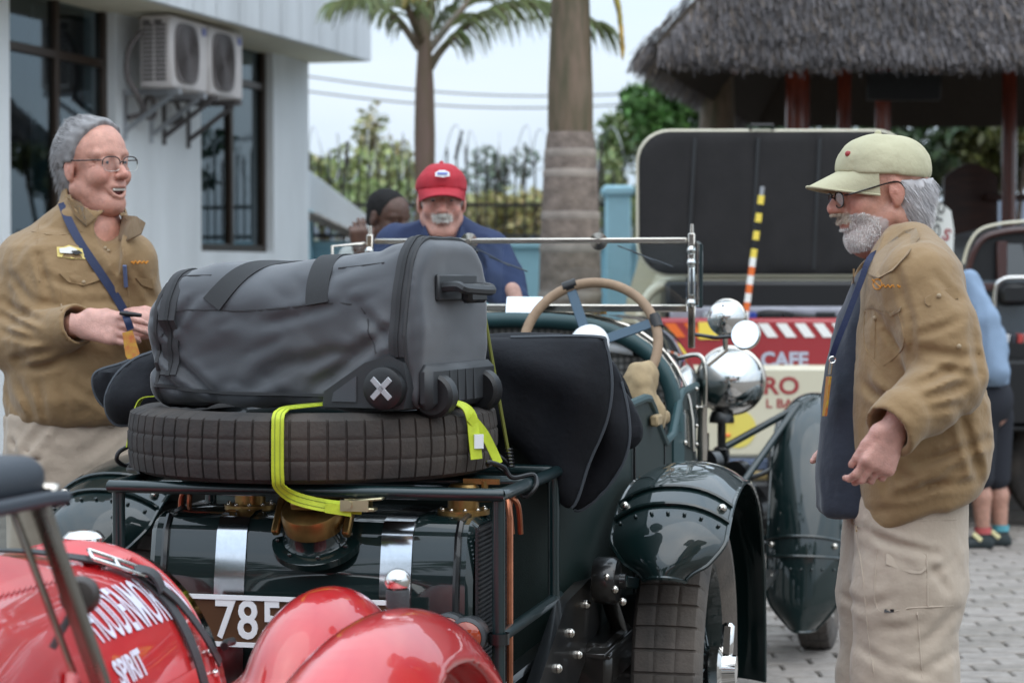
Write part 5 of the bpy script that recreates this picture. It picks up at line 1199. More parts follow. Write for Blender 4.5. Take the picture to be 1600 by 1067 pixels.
wrap_text('HOUDENMORGAN', .135, -.235, R(49), m_letter, 'lettering', .40, .0015)
wrap_text('SPIRIT', .06, -.42, R(33), m_letter, 'small_lettering', .9, .002)
yb = MB(); yb.loft([[bon_pt(-.012 - .07 * k / 5.0, R(40 + 3.6 * k), .0026), bon_pt(-.026 - .07 * k / 5.0, R(38 + 3.6 * k), .0026)] for k in range(6)], False); yb.build('yellow_stripe', M_('yellow_stripe', (.65, .32, .04), .5), bonn, solid=.001)
# wings: one smooth pressing per side, hollow over the wheel
for sgn in (1, -1):
    f = Field((.05, -.95, .25), (1.0, .95, 1.0), .011)
    f.ell((.62, -.03, .46), (.19, .62, .425), k=.0)
    f.ell((.36, .33, .66), (.125, .30, .21), k=.015)
    f.box((.42, -.05, .66), (.2, .40, .05), .04, k=.03)
    f.ell((.62, -.75, .42), (.20, .45, .12), k=.12)
    f.fn((.05, -.95, .25), (1.0, .95, 1.0), lambda g: np.maximum(np.hypot(g[..., 1] - .05, g[..., 2] - .40) - .375, .675 - g[..., 0] - .02 * np.cos(g[..., 1] * 3)), .025, 's')
    f.fn((.05, -.95, .25), (1.0, .95, 1.0), lambda g: .30 - g[..., 2], 0, 'i')
    V, F = f.mesh(2)
    if sgn < 0: V = V * np.array([-1, 1, 1]); F = F[:, ::-1]
    w = mesh_np('front_wing', V, F, m_red, rc)
    a = [(sgn * (.70 + .10 * math.sin(t)), .05 + .378 * math.cos(t), .40 + .378 * math.sin(t)) for t in np.linspace(.1, math.pi - .1, 40)]
    lm = MB().lathe([(.022, -.03), (.022, .0), (.02, .004)], (sgn * .60, .10, .905), (0, 0, 1), 20).build('side_lamp', m_strap, w); MB().sphere((sgn * .60, .10, .925), (.024, .026, .022), 24, 14).build('lamp_shell', m_chrome, lm)
    tyre(MB(), (sgn * .72, .05, .31), (1, 0, 0), .31, .16, .20, 40, (.3, .7)).build('front_tyre', m_tyre, rc, 30)
MB().tube([ry(348, 1012, -.02), ry(352, 1006, .01), ry(362, 1004, .03)], .008, 8).build('wing_grommet', m_black, rc)
# windscreen, soft top, cockpit
for s in (1, -1):
    b0, b1 = np.array([s * .520, -.88, .86]), np.array([s * .482, -1.03, 1.20])
    MB().bar(b0, b1, .030, .022, .006).build('screen_post', M_('dull_chrome', (.30, .28, .25), .28, metal=1, rvar=.08), rc); MB().bar(b0 + (-s * .030, -.012, 0), b1 + (-s * .030, -.012, -.02), .009, .012, .003).build('screen_trim', m_nickel, rc)
MB().bar((-.52, -1.03, 1.195), (.52, -1.03, 1.195), .022, .022, .005).build('screen_header', m_nickel, rc)
g0 = [(-.5, -.895, .90), (.5, -.895, .90), (.478, -1.025, 1.185), (-.478, -1.025, 1.185)]; MB().add(g0 + [(x, y - .005, z) for x, y, z in g0], [(0, 1, 2, 3), (7, 6, 5, 4), (0, 4, 5, 1), (1, 5, 6, 2), (2, 6, 7, 3), (3, 7, 4, 0)]).build('screen_glass', m_glassw, rc)
f = Field((-.72, -1.95, 1.05), (.72, -.90, 1.40), .012)
f.box((0, -1.46, 1.215), (.515, .43, .032), .03, k=0); f.ell((0, -1.48, 1.20), (.50, .46, .085), k=.06); V, F = f.mesh(2); tp = mesh_np('soft_top', V, F, m_vinyl, rc)
MB().tube(spline([(-.478, -1.02, 1.185), (0, -1.005, 1.188), (.478, -1.02, 1.185), (.518, -1.08, 1.188), (.52, -1.5, 1.188)], 6), .011, 8).build('hem', m_vinyl, tp)
mb = MB(); zz = []
for k, y in enumerate((-1.05, -1.12, -1.22, -1.5, -1.9)):
    hw = .545 + .03 * k; zt = (.93, .85, .80, .78, .80)[k]; zz.append([(hw * math.cos(t) if abs(math.cos(t)) > .98 else hw * math.copysign(1, math.cos(t)), y, z) for t, z in ((0, .3), (0, zt - .02), (0, zt))])
for s in (1, -1):
    m2 = MB(); m2.loft([[(s * q[0], q[1], q[2]) for q in sec] for sec in zz], False); m2.build('door', m_red, rc, 60, solid=.02)
MB().tube(spline([(.55, -1.06, .95), (.56, -1.10, .88), (.57, -1.18, .83), (.6, -1.4, .80), (.64, -1.8, .81)], 6), .014, 8).build('cockpit_edge', m_red, rc)
MB().box((0, -1.5, .45), (.52, .5, .02)).build('floor', m_black, rc); MB().box((0, -1.07, .72), (.5, .015, .2)).build('dash', m_black, rc); MB().box((0, -1.9, .62), (.55, .03, .3)).build('rear_bulkhead', m_black, rc)
q = ry(122, 932, -.80); mi = MB().lathe([(0, .02), (.022, .016), (.030, .004), (.030, -.006), (.026, -.010), (0, -.010)], q, (.35, -1, .1), 24); mo = mi.build('side_mirror', M_('mirror_shell', (.07, .06, .055), .35, metal=.6), rc); MB().tube([q, q + (-.012, -.01, -.03), q + (-.03, -.03, -.075)], .006, 8).build('mirror_stalk', m_strap, mo)
tb = MB().box((0, -1.0, .36), (.5, 1.1, .04)); tb.build('chassis_tub', m_chas, rc)
for s in (1, -1): tyre(MB(), (s * .72, -2.35, .31), (1, 0, 0), .31, .16, .20, 40, (.3, .7)).build('rear_tyre', m_tyre, rc, 30)
# ================================================================== CREAM CAR WITH RAISED LID, DARK SALOON
m_cream = M_('cream_car_paint', (.66, .61, .46), .3, coat=.8, var=.04, vscale=3, dirt=.05)
m_lid = M_('black_lid_lining', (.011, .0095, .010), .85, var=.25, vscale=8, bump=.15, bscale=30)
m_rpan = M_('red_panel', (.36, .03, .035), .4, coat=.3)
m_refl = M_('reflective_white', (.95, .93, .88), .4)  # this and the next two bright colours paint in retroreflected flash
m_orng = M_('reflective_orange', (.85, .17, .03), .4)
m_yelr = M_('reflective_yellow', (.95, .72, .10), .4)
m_lred = M_('red_letter', (.33, .03, .035), .5)
m_lgrey = M_('grey_letter', (.50, .52, .60), .5)
CY_ = 11.7
def cp(px, py, Y=CY_): return P(px, py, Y) - np.array([P(1240, 430, CY_)[0], CY_, 0])
cc = empty('cream_rally_car', tuple(P(1240, 430, CY_) * np.array([1, 1, 0])), 0); tag(cc, 'cream rally car with red rear panel and its black lined lid raised', 'car')
def rr(hw, z0, z1, r, y, n=8, taper=0.0):
    out = []
    for (cx_, cz, a0) in ((hw - r, z0 + r, -90), (hw - r, z1 - r, 0), (-(hw - r), z1 - r, 90), (-(hw - r), z0 + r, 180)):
        for t in np.linspace(a0, a0 + 90, n): x = cx_ + r * math.cos(R(t)); z = cz + r * math.sin(R(t)); out.append((x * (1 - taper * (z - z0) / (z1 - z0)), y, z))
    return out
mb = MB(); mb.loft([rr(.86, .30, 1.10, .10, .0), rr(.89, .28, 1.14, .12, .10), rr(.90, .28, 1.16, .14, 1.0), rr(.90, .28, 1.12, .14, 3.2), rr(.84, .32, .95, .14, 4.0)]); body = mb.build('body', m_cream, cc, 40)
mb = MB(); sec = [(.22, 1.50, .80), (.45, 1.70, .80), (.9, 1.82, .80), (1.9, 1.83, .79), (2.6, 1.70, .74)]
V = [rr(hw, 1.10, z1, .20, y, 8, .10) for y, z1, hw in sec]; mb.loft(V); cab = mb.build('cabin', m_cream, cc, 40)
MB().tube(spline([cp(1000, 500), cp(1008, 470), cp(1030, 448), cp(1075, 441), cp(1240, 438), cp(1405, 441), cp(1450, 448), cp(1470, 470), cp(1478, 500)], 6), .030, 10).build('opening_frame', m_cream, cc)
mb = MB(); mb.box((0, .02, 1.34), (.70, .20, .12), .02); mb.build('boot_dark_block', m_black, cc)  # solid black block stands in for the shaded opening
MB().box((0, -.165, 1.265), (.68, .05, .06), .02).build('boot_liner', M_('grey_liner', (.30, .30, .34), .8, var=.2), cc)
MB().tube(spline([cp(1180, 520, 11.45), cp(1186, 492, 11.45), cp(1215, 489, 11.45), cp(1250, 494, 11.45), cp(1330, 500, 11.45)], 6), .016, 8).build('boot_cable', m_black, cc)
for (px, w, m) in ((1205, .05, m_black), (1232, .03, m_black), (1175, .02, M_('blue_bit', (.02, .05, .3), .5)), (1110, .04, m_galv), (1290, .05, m_black)): q = cp(px, 498, 11.45); MB().box((q[0], q[1], q[2]), (w, .03, .035), .006).build('boot_item', m, cc)
# red panel with slanted reflective blocks; cream panel below
MB().box((0, -.27, 1.135), (.78, .03, .13), .02).build('red_panel', m_rpan, cc)
for k in range(-13, 16):
    x0 = .0475 * 2 * k * 1.02 + .02; z0, z1 = 1.165, 1.238; sh_ = -.055
    if abs(x0) > .72: continue
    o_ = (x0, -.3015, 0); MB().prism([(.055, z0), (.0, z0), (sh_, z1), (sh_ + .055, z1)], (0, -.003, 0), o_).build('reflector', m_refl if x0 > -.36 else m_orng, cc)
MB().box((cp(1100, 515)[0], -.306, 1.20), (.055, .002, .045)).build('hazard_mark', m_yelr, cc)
MB().box((0, -.285, .775), (.80, .045, .245), .025).build('cream_panel', m_cream, cc)
def flat_text(txt, px, py, h, m, name, y=-.3325, bold=.002, sx=1.0, par=cc, zoff=0):
    V, F = text_geo(txt, h * 1.42, .0008, bold, sx); c = cp(px, py, CY_ + y); mb = MB(); mb.add([(c[0] + v[0], y - v[2], c[2] + v[1]) for v in V], F); return mb.build(name, m, par)
flat_text('CAFE', 1226, 563, .075, m_lgrey, 'lettering', -.303, .004)
flat_text('RO', 1221, 604, .088, m_lred, 'lettering', -.3325, .003, 1.08); flat_text('L BAUL', 1231, 631, .046, m_lred, 'lettering', -.3325, .001, 1.1)
q = cp(1152, 670, CY_ - .33); MB().lathe([(.0, -.004), (.10, -.004), (.10, 0)], (q[0], -.331, q[2]), (0, 1, 0), 32).build('yellow_decal', M_('decal_yellow', (.75, .62, .12), .5), cc)
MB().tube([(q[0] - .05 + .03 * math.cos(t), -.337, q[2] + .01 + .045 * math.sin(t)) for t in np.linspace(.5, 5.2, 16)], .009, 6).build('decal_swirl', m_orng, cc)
MB().box((0, -.29, .50), (.78, .05, .03), .008).build('blue_sill', M_('blue_grey_sill', (.10, .13, .20), .5), cc); MB().box((0, -.29, .445), (.80, .06, .022), .008).build('yellow_sill', M_('dull_yellow', (.35, .25, .10), .5), cc)
MB().box((0, -.33, .36), (.86, .05, .055), .02).build('bumper', m_black, cc)
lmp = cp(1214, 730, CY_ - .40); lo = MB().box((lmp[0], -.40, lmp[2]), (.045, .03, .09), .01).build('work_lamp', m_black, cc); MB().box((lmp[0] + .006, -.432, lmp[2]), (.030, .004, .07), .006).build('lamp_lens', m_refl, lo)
for s in (-1, 1):
    for y in (.75, 3.2): tyre(MB(), (s * .78, y, .32), (1, 0, 0), .32, .17, .2, 40, (.3, .7)).build('tyre', m_tyre, cc, 30)
# raised lid: cream skin, black lining in four padded fields
lid = empty('raised_lid', (0, -.05, 1.49)); lid.parent = cc; lid.rotation_euler = (R(-5), 0, 0)
LW, LH = .725, .775
def rrect(w, h, r, n=8):
    out = []
    for (cx_, cz, a0) in ((w - r, r, -90), (w - r, h - r, 0), (-(w - r), h - r, 90), (-(w - r), r, 180)):
        for t in np.linspace(a0, a0 + 90, n): out.append((cx_ + r * math.cos(R(t)), cz + r * math.sin(R(t))))
    return out
lx = cp(1207, 430)[0]
MB().prism([(x + lx, z) for x, z in rrect(LW, LH, .17)], (0, .035, 0), (0, 0, 0)).build('lid_skin', m_cream, lid); MB().tube([(x + lx, .002, z) for x, z in rrect(LW, LH, .17)], .011, 8, True).build('lid_edge', m_cream, lid)
pf = MB(); puff(pf, rrect(LW - .004, LH - .008, .167), (lx, -.012, .004), (1, 0, 0), (0, 0, 1), (0, -1, 0), .004, .014, .05, .04, lambda V: -.018 * sum(np.exp(-((V[:, 0] + c_ + .06 * (V[:, 1] - .4)) / .012) ** 2) for c_ in (.42, .08, -.24, -.55))); pf.build('lid_lining', m_lid, lid, 60)
MB().tube([(lx - .12, .0, LH + .005), (lx - .12, -.02, LH + .03), (lx + .0, -.02, LH + .03), (lx + .0, 0, LH + .005)], .010, 6).build('lid_latch', m_black, lid)
for s in (-.45, .45): MB().bar((lx + s, .0, .02), (lx + s, .05, -.12), .03, .02).build('lid_hinge', m_black, lid)
for x_ in (-.44, -.10, .23, .54): MB().tube(spline([(lx + x_ - .02, -.026, .03), (lx + x_, -.032, .4), (lx + x_ + .02, -.026, LH - .04)], 6), .010, 6).build('lining_rib', m_black, lid)
ol = [cp(972, 515, 12.1), cp(980, 462, 12.1), cp(1000, 398, 12.1), cp(1012, 390, 12.1), cp(1070, 425, 12.1), cp(1070, 515, 12.1)]; MB().prism([(p[0], p[2]) for p in ol], (0, .06, 0), (0, .34, 0)).build('rear_pillar', m_cream, cc)
# writing on the right rear quarter
qs = MB(); 
V, F = text_geo('POTO', .10, .001, .002); c0 = cp(1462, 350, 12.3); mb = MB(); mb.add([(c0[0] + v[1] * -.55 + v[0] * .18, -.02 + v[2], c0[2] + v[0] * .92 + v[1] * .25) for v in V], F)
pn = empty('quarter_panel', (0, .55, 0)); pn.parent = cc
ol = [cp(1425, 285, 12.25), cp(1450, 300, 12.25), cp(1485, 330, 12.25), cp(1490, 360, 12.25), cp(1488, 420, 12.25), cp(1425, 420, 12.25)]; MB().prism([(p[0], p[2]) for p in ol], (0, .05, 0), (0, 0, 0)).build('panel_skin', M_('white_roof_panel', (.74, .74, .70), .35, coat=.4), pn)
o = mb.build('lettering', m_black, pn); V, F = text_geo('S', .11, .001, .002); c1 = cp(1478, 368, 12.25); mb = MB(); mb.add([(c1[0] + v[0] * .8 + v[1] * .3, -.003 - v[2], c1[2] + v[1] * .8 - v[0] * .3) for v in V], F); mb.build('lettering', m_lred, pn)
V, F = text_geo('RALLY', .05, .001, .001); c1 = cp(1004, 420, 12.0); mb = MB(); mb.add([(c1[0] + v[1] * .7, .18 - v[2], c1[2] + v[0]) for v in V], F)
# striped whip
wp_ = empty('marker_whip', (0, 0, 0)); wp_.parent = cc; a, b = cp(1164, 500, 11.35), cp(1191, 292, 11.35); n = 15
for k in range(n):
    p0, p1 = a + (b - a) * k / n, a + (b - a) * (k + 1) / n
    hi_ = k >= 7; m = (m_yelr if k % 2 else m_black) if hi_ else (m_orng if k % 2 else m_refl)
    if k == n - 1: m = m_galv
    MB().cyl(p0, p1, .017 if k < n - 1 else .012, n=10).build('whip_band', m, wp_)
MB().cyl(a - (0, 0, .30), a, .014, n=8).build('whip_foot', m_black, wp_); MB().bar(a - (0, .0, .22), a - (0, -.10, .22), .03, .03).build('whip_bracket', m_black, wp_)

# ---- dark vintage saloon standing side-on under the hut edge
m_sal = M_('grey_blue_paint', (.055, .07, .085), .3, coat=.6, var=.08); m_mar = M_('maroon_trim', (.05, .012, .009), .35, coat=.4)
SY_ = 12.7; so = P(1512, 430, SY_)[0]; sa = empty('dark_saloon', (so, SY_, 0)); tag(sa, 'grey blue vintage saloon with cream roof edge and chrome grab rail', 'car')
def sp_(px, py): p = P(px, py, SY_); return np.array([p[0] - so, 0, p[2]])
mb = MB(); mb.loft([rr(.5, 0, 1, .1, 0)] * 2, True)
bd = MB(); outl = [(.0, .55), (.0, 1.30), (.05, 1.46), (2.9, 1.46), (3.3, 1.2), (3.35, .55)]; bd.prism(outl, (0, 1.5, 0), (0, .12, 0)); bd.build('body', m_sal, sa, 30)
MB().box((1.55, .09, 1.42), (1.5, .03, .022), .006).build('waist_rail', m_mar, sa)
gz = MB(); cabp = [(.03, 1.46), (.08, 1.64), (.16, 1.73), (.35, 1.785), (2.3, 1.80), (2.75, 1.46)]; gz.prism(cabp, (0, 1.3, 0), (0, .22, 0)); gz.build('cabin', m_black, sa, 30)
gp = [sp_(1514, 412), sp_(1522, 384), sp_(1536, 362), sp_(1558, 352), sp_(1600, 346), sp_(1680, 344), sp_(2100, 346)]
MB().tube(spline([q + np.array([0, .17, 0]) for q in gp], 6), .009, 8).build('roof_gutter', m_cream, sa)
MB().tube(spline([q + np.array([.03, .185, -.045]) for q in gp[:6]], 6), .020, 8).build('window_frame', m_mar, sa)
for x in (.24, .60): MB().box((x, .195, 1.57), (.030, .02, .12), .006).build('pillar', m_mar if x < .5 else m_black, sa)
MB().box((.42, .216, 1.565), (.15, .003, .11)).build('side_glass', glass_mat('saloon_glass', (.5, .5, .5), 0, .85), sa)
MB().tube(spline([(.165, .04, 1.30), (.17, .03, 1.42), (.20, .03, 1.46), (.26, .03, 1.475), (.40, .04, 1.475)], 6), .012, 10).build('grab_rail', m_chrome, sa); MB().sphere((.10, .08, 1.34), .03, 16, 10).build('mirror', m_chrome, sa); MB().box((.28, .06, 1.38), (.09, .04, .07), .03).build('lamp_cover', m_black, sa)
MB().box((1.6, -.02, .80), (1.55, .16, .20), .02).build('black_valance', m_black, sa); MB().box((1.6, .0, .62), (1.6, .18, .03), .01).build('running_board', m_black, sa)
for x in (.62, 2.7): tyre(MB(), (x, .1, .37), (0, 1, 0), .37, .16, .24, 40, (.3, .7)).build('tyre', m_tyre, sa, 30)
MB().box((.03, .2, .40), (.03, .1, .25)).build('stay', m_black, sa)
bx_ = empty('black_crate', (so + .24, SY_ - .04, 1.01)); tag(bx_, 'black open crate of small packages on the dark saloon sill', 'crate')
MB().box((0, 0, -.0), (.11, .09, .01)).build('base', m_black, bx_)
for (x, y, hx, hy) in ((-.11, 0, .005, .09), (.11, 0, .005, .09), (0, .09, .105, .005), (0, -.09, .105, .005)): MB().box((x, y, .05), (hx, hy, .04)).build('side', m_black, bx_)
for k, cl in enumerate(((.45, .04, .05), (.6, .6, .62), (.03, .03, .04), (.5, .06, .05), (.55, .5, .45))):
    MB().box((-.08 + .04 * k, -.02, .075), (.014, .05, .065), .003, np.array([[.97, 0, .2], [0, 1, 0], [-.2, 0, .97]])).build('package', M_('pack%d' % k, cl, .5), bx_)
# ================================================================== PEOPLE
m_skin = M_('skin', (.6, .35, .27), .46, attr=True, var=.16, vscale=38, bump=.22, bscale=260, sub=.10)
m_eye = M_('eye_white', (.70, .66, .62), .2); m_iris = M_('iris', (.06, .07, .08), .15)
m_shirt = M_('tan_shirt_cloth', (.255, .160, .072), .8, var=.10, vscale=5, bump=.40, bscale=34, sheen=.2)
m_trou = M_('khaki_trouser_cloth', (.43, .35, .275), .85, var=.08, vscale=6, bump=.38, bscale=30, sheen=.15)
m_tee = M_('navy_tee_cloth', (.018, .024, .040), .85, var=.15, vscale=8, bump=.35, bscale=30, sheen=.2)
m_polo = M_('navy_polo_cloth', (.014, .028, .085), .8, var=.12, vscale=9, bump=.15, bscale=35)
m_hair = M_('grey_hair', (.3, .3, .3), .75, attr=True, spec=.25); m_frame = M_('spectacle_frame', (.02, .014, .012), .25)
m_lens = glass_mat('spectacle_lens', (.95, .96, .96), 0, .985)
m_navy = M_('navy_lanyard', (.009, .020, .070), .6, bump=.2, bscale=300); m_badge = M_('yellow_badge', (.62, .40, .04), .45, col2=(.45, .10, .03), var=.2, vscale=45)
m_cap1 = M_('pale_cap_cloth', (.48, .45, .30), .85, var=.06, vscale=9, bump=.15, bscale=120); m_cap2 = M_('red_cap_cloth', (.42, .020, .035), .8, var=.08, bump=.1, bscale=120)
m_shoe = M_('black_shoe', (.015, .015, .016), .5); m_orange = M_('orange_embroidery', (.62, .24, .02), .6); m_butt = M_('button', (.35, .26, .16), .4)

class Head:
    def __init__(s, c, fwd, up=(0, 0, 1), sc=1.0):
        s.c = np.asarray(c, float); s.x = unit(fwd); s.z = unit(np.asarray(up, float) - s.x * np.dot(up, s.x)); s.y = np.cross(s.z, s.x); s.s = sc; s.M = np.array([s.x, s.y, s.z]).T
    def w(s, p): return s.c + s.s * (s.M @ np.asarray(p, float))
    def l(s, V): return ((np.asarray(V) - s.c) @ s.M) / s.s
def build_head(h, mouth=0.0, h_=.0040, neck=(-.05, 0, -.19), jowl=.02, nose=1.0):
    s = h.s; f = Field(h.c - .19 * s, h.c + .19 * s, h_ * s)
    # box needs the neck end inside
    def E(c, r, k=.02, op='u'): f.ell(h.w(c), np.asarray(r) * s, h.M, k * s, op)
    def K(a, b, ra, rb, k=.02, op='u'): f.cap(h.w(a), h.w(b), ra * s, rb * s, k * s, op)
    E((-.018, 0, .042), (.098, .076, .084)); E((.03, 0, .040), (.064, .063, .062), .03); E((.035, 0, -.025), (.056, .058, .074), .03)
    for g in (1, -1):
        K((-.005, .050 * g, -.055), (.060, .018 * g, -.095), .023, .020, .03); E((.058, .037 * g, -.027), (.025, .024, .024), .02)
        K((.086, .010 * g, .030), (.074, .046 * g, .029), .0105, .009, .014)
    E((.070, 0, -.098), (.020, .025, .018), .02); E((.03, 0, -.108), (.05, .046, .014 + jowl), .03); E((.085, 0, -.052), (.018, .030, .018), .016)
    for g in (1, -1):
        E((.099, .031 * g, .009), (.017, .017, .0115), .014, 's'); E((.0775, .031 * g, .0125), (.0138, .0165, .0112), .004); E((.0770, .031 * g, .002), (.0125, .015, .0085), .004)
    K((.089, 0, .020), (.103, 0, -.006), .0080, .0100 * nose, .010); K((.103, 0, -.006), (.1165, 0, -.026), .0100 * nose, .0135 * nose, .008)
    for g in (1, -1): E((.1045, .0125 * g, -.030), (.012, .0085, .0085), .006)
    if mouth > 0:
        E((.098, 0, -.068 - .003 * mouth), (.024, .027, .006 + .007 * mouth), .005, 's')
        for a, b in (((.080, .033, -.053), (.100, .012, -.0555)), ((.100, .012, -.0555), (.100, -.012, -.0555)), ((.100, -.012, -.0555), (.080, -.033, -.053))): K(a, b, .0045, .0052, .004)
        zl = -.074 - .009 * mouth
        for a, b in (((.080, .032, -.055), (.093, .016, zl + .006)), ((.093, .016, zl + .006), (.095, .0, zl)), ((.095, 0, zl), (.093, -.016, zl + .006)), ((.093, -.016, zl + .006), (.080, -.032, -.055))): K(a, b, .0048, .0060, .004)
        for g in (1, -1): K((.098, .022 * g, -.026), (.078, .043 * g, -.062), .003, .003, .008, 's'); E((.064, .041 * g, -.028), (.022, .017, .018), .018)
    else:
        for a, b in (((.087, .024, -.062), (.101, .008, -.0585)), ((.101, .008, -.0585), (.101, -.008, -.0585)), ((.101, -.008, -.0585), (.087, -.024, -.062))): K(a, b, .0045, .0055, .004)
        for a, b in (((.087, .022, -.067), (.099, 0, -.0715)), ((.099, 0, -.0715), (.087, -.022, -.067))): K(a, b, .0050, .0065, .004)
        K((.108, -.02, -.0645), (.108, .02, -.0645), .0025, .0025, .003, 's')
    for g in (1, -1):
        E((-.010, .077 * g, -.002), (.0195, .0075, .031), .008); E((-.003, .0850 * g, .004), (.0125, .0055, .021), .003, 's'); E((-.006, .081 * g, -.002), (.006, .004, .010), .003); E((-.008, .075 * g, -.028), (.009, .006, .010), .006)
    for g in (1, -1):
        E((.0815, .032 * g, -.0075), (.009, .012, .0048), .004)
        K((.100, .021 * g, -.030), (.085, .036 * g, -.064), .0016, .0016, .006, 's')
        for q in (.006, -.002, -.010): K((.066, .050 * g, .008 + q * .6), (.052, .060 * g, .010 + q * 1.6), .0010, .0010, .004, 's')
    K((-.025, 0, -.06), neck, .055, .060, .03)
    f.disp(lambda p: .0010 * s * vnoise(p * 70 / s, 2), .02)
    return f.mesh(1)
def skin_cols(V, h, base, lips=(.42, .17, .15), red=.35, whisker=None):
    q = h.l(V); c = np.tile(np.array(base, float), (len(V), 1))
    def add(p, r, col, a):
        w = a * np.exp(-(((q - p) / r) ** 2).sum(1))[:, None]; c[:] = c * (1 - w) + np.array(col) * w
    rd = np.array(base) * np.array([1.0, .62, .62])
    add((.116, 0, -.026), (.02, .018, .02), rd, red * 1.6)
    for g in (1, -1): add((.075, .04 * g, -.022), (.03, .022, .022), rd, red * 1.2); add((-.01, .08 * g, 0), (.025, .012, .035), rd, red)
    add((.03, 0, -.12), (.05, .05, .03), rd, red)
    add((.1, 0, -.064), (.014, .022, .008), lips, .8)
    if whisker is not None:
        n = vnoise(q * 160, 8) * .5 + .5; m = (q[:, 0] > .012) & (q[:, 2] < -.045) & (q[:, 2] > -.128) & (np.abs(q[:, 2] + .0645) + (q[:, 0] < .09) * .02 > .008) & (q[:, 2] < -.035 - .45 * np.maximum(.075 - q[:, 0], 0)); w = whisker * (.55 + .4 * n) * np.clip((-.045 - q[:, 2]) / .012, 0, 1) * m; c[:] = c * (1 - w[:, None]) + np.array((.60, .55, .53)) * w[:, None]
    return c
def hand(f, W, d, n, side, sc=1.0, curl=(40, 50, 35), spread=.02, thumb=(.55, .55, -.35), tcurl=.4):
    d = unit(d); n = unit(np.asarray(n) - d * np.dot(n, d)); sd = unit(np.asarray(side) - d * np.dot(side, d) - n * np.dot(side, n)); W = np.asarray(W, float); h = .006 * sc
    f.cap(W - d * .05 * sc, W + d * .01 * sc, .030 * sc, .027 * sc, .02 * sc, flat=(n, 1.25))
    for o in (-.026, -.009, .009, .026): f.cap(W + d * .015 * sc + sd * o * .7 * sc, W + d * .088 * sc + sd * o * 1.08 * sc, .0165 * sc, .0135 * sc, .012 * sc)
    L = ((.043, .026, .022), (.047, .030, .024), (.044, .028, .023), (.034, .021, .020)); tips = []
    for i, o in enumerate((.0295, .0100, -.0100, -.0290)):
        p = W + d * (.090 - .004 * abs(i - 1)) * sc + sd * o * 1.05 * sc; a = 0; dr0 = unit(d + sd * o * spread * 10)
        for j in range(3):
            a += R(curl[j] + 6 * (i - 1)); dr = dr0 * math.cos(a) - n * math.sin(a); q = p + dr * L[i][j] * sc; r0 = (.0092, .0083, .0076)[j] * sc * (.9 if i == 3 else 1)
            f.cap(p, q, r0, r0 * .92, .0028 * sc if j else .008 * sc); f.ell(p + n * .001, r0 * 1.08, k=.003 * sc); p = q
        tips.append(p)
    p = W + d * .022 * sc + sd * .030 * sc; t1 = unit(d * thumb[0] + sd * thumb[1] + n * thumb[2]); q = p + t1 * .040 * sc; f.cap(W + d * .01 * sc + sd * .015 * sc, p, .018 * sc, .0165 * sc, .012 * sc)
    f.cap(p, q, .0150 * sc, .0115 * sc, .008 * sc); t2 = unit(t1 - sd * tcurl * .6 + d * .35 - n * tcurl * .5); e = q + t2 * .032 * sc; f.cap(q, e, .0115 * sc, .0098 * sc, .004 * sc); f.cap(e, e + unit(t2 - n * .25) * .022 * sc, .0100 * sc, .0080 * sc, .003 * sc)
    return tips
def strands(P0, N0, flow, L, w, col, lift=.25, jit=.25, bend=.4):
    n = len(P0); V = np.zeros((n, 8, 3)); c = P0.copy(); d = flow + N0 * lift + RNG.normal(size=(n, 3)) * jit; d /= np.linalg.norm(d, axis=1)[:, None]; ln = (np.asarray(L) * RNG.uniform(.6, 1.2, n))[:, None]
    sd = np.cross(d, N0 + RNG.normal(size=(n, 3)) * .3); sd /= np.maximum(np.linalg.norm(sd, axis=1)[:, None], 1e-6)
    for k in range(4):
        ww = w * (1, .95, .7, .08)[k]; V[:, 2 * k] = c - sd * ww; V[:, 2 * k + 1] = c + sd * ww; d2 = d + (flow - N0 * .35) * bend * k; d2 /= np.linalg.norm(d2, axis=1)[:, None]; c = c + d2 * ln / 3
    F = np.concatenate([np.stack([np.arange(n) * 8 + 2 * k, np.arange(n) * 8 + 2 * k + 1, np.arange(n) * 8 + 2 * k + 3, np.arange(n) * 8 + 2 * k + 2], 1) for k in range(3)]); C_ = np.repeat(np.asarray(col)[None] * RNG.uniform(.6, 1.45, (n, 1)), 8, 0)
    return V.reshape(-1, 3), F, C_
def normals_of(V, F):
    fn = np.cross(V[F[:, 2]] - V[F[:, 0]], V[F[:, 3]] - V[F[:, 1]]); N = np.zeros_like(V)
    for i in range(4): np.add.at(N, F[:, i], fn)
    return N / np.maximum(np.linalg.norm(N, axis=1)[:, None], 1e-9)
def merge(parts):
    V = []; F = []; C_ = []; o = 0
    for v, f, c in parts: V.append(v); F.append(np.asarray(f) + o); C_.append(c); o += len(v)
    return np.concatenate(V), np.concatenate(F), np.concatenate(C_)
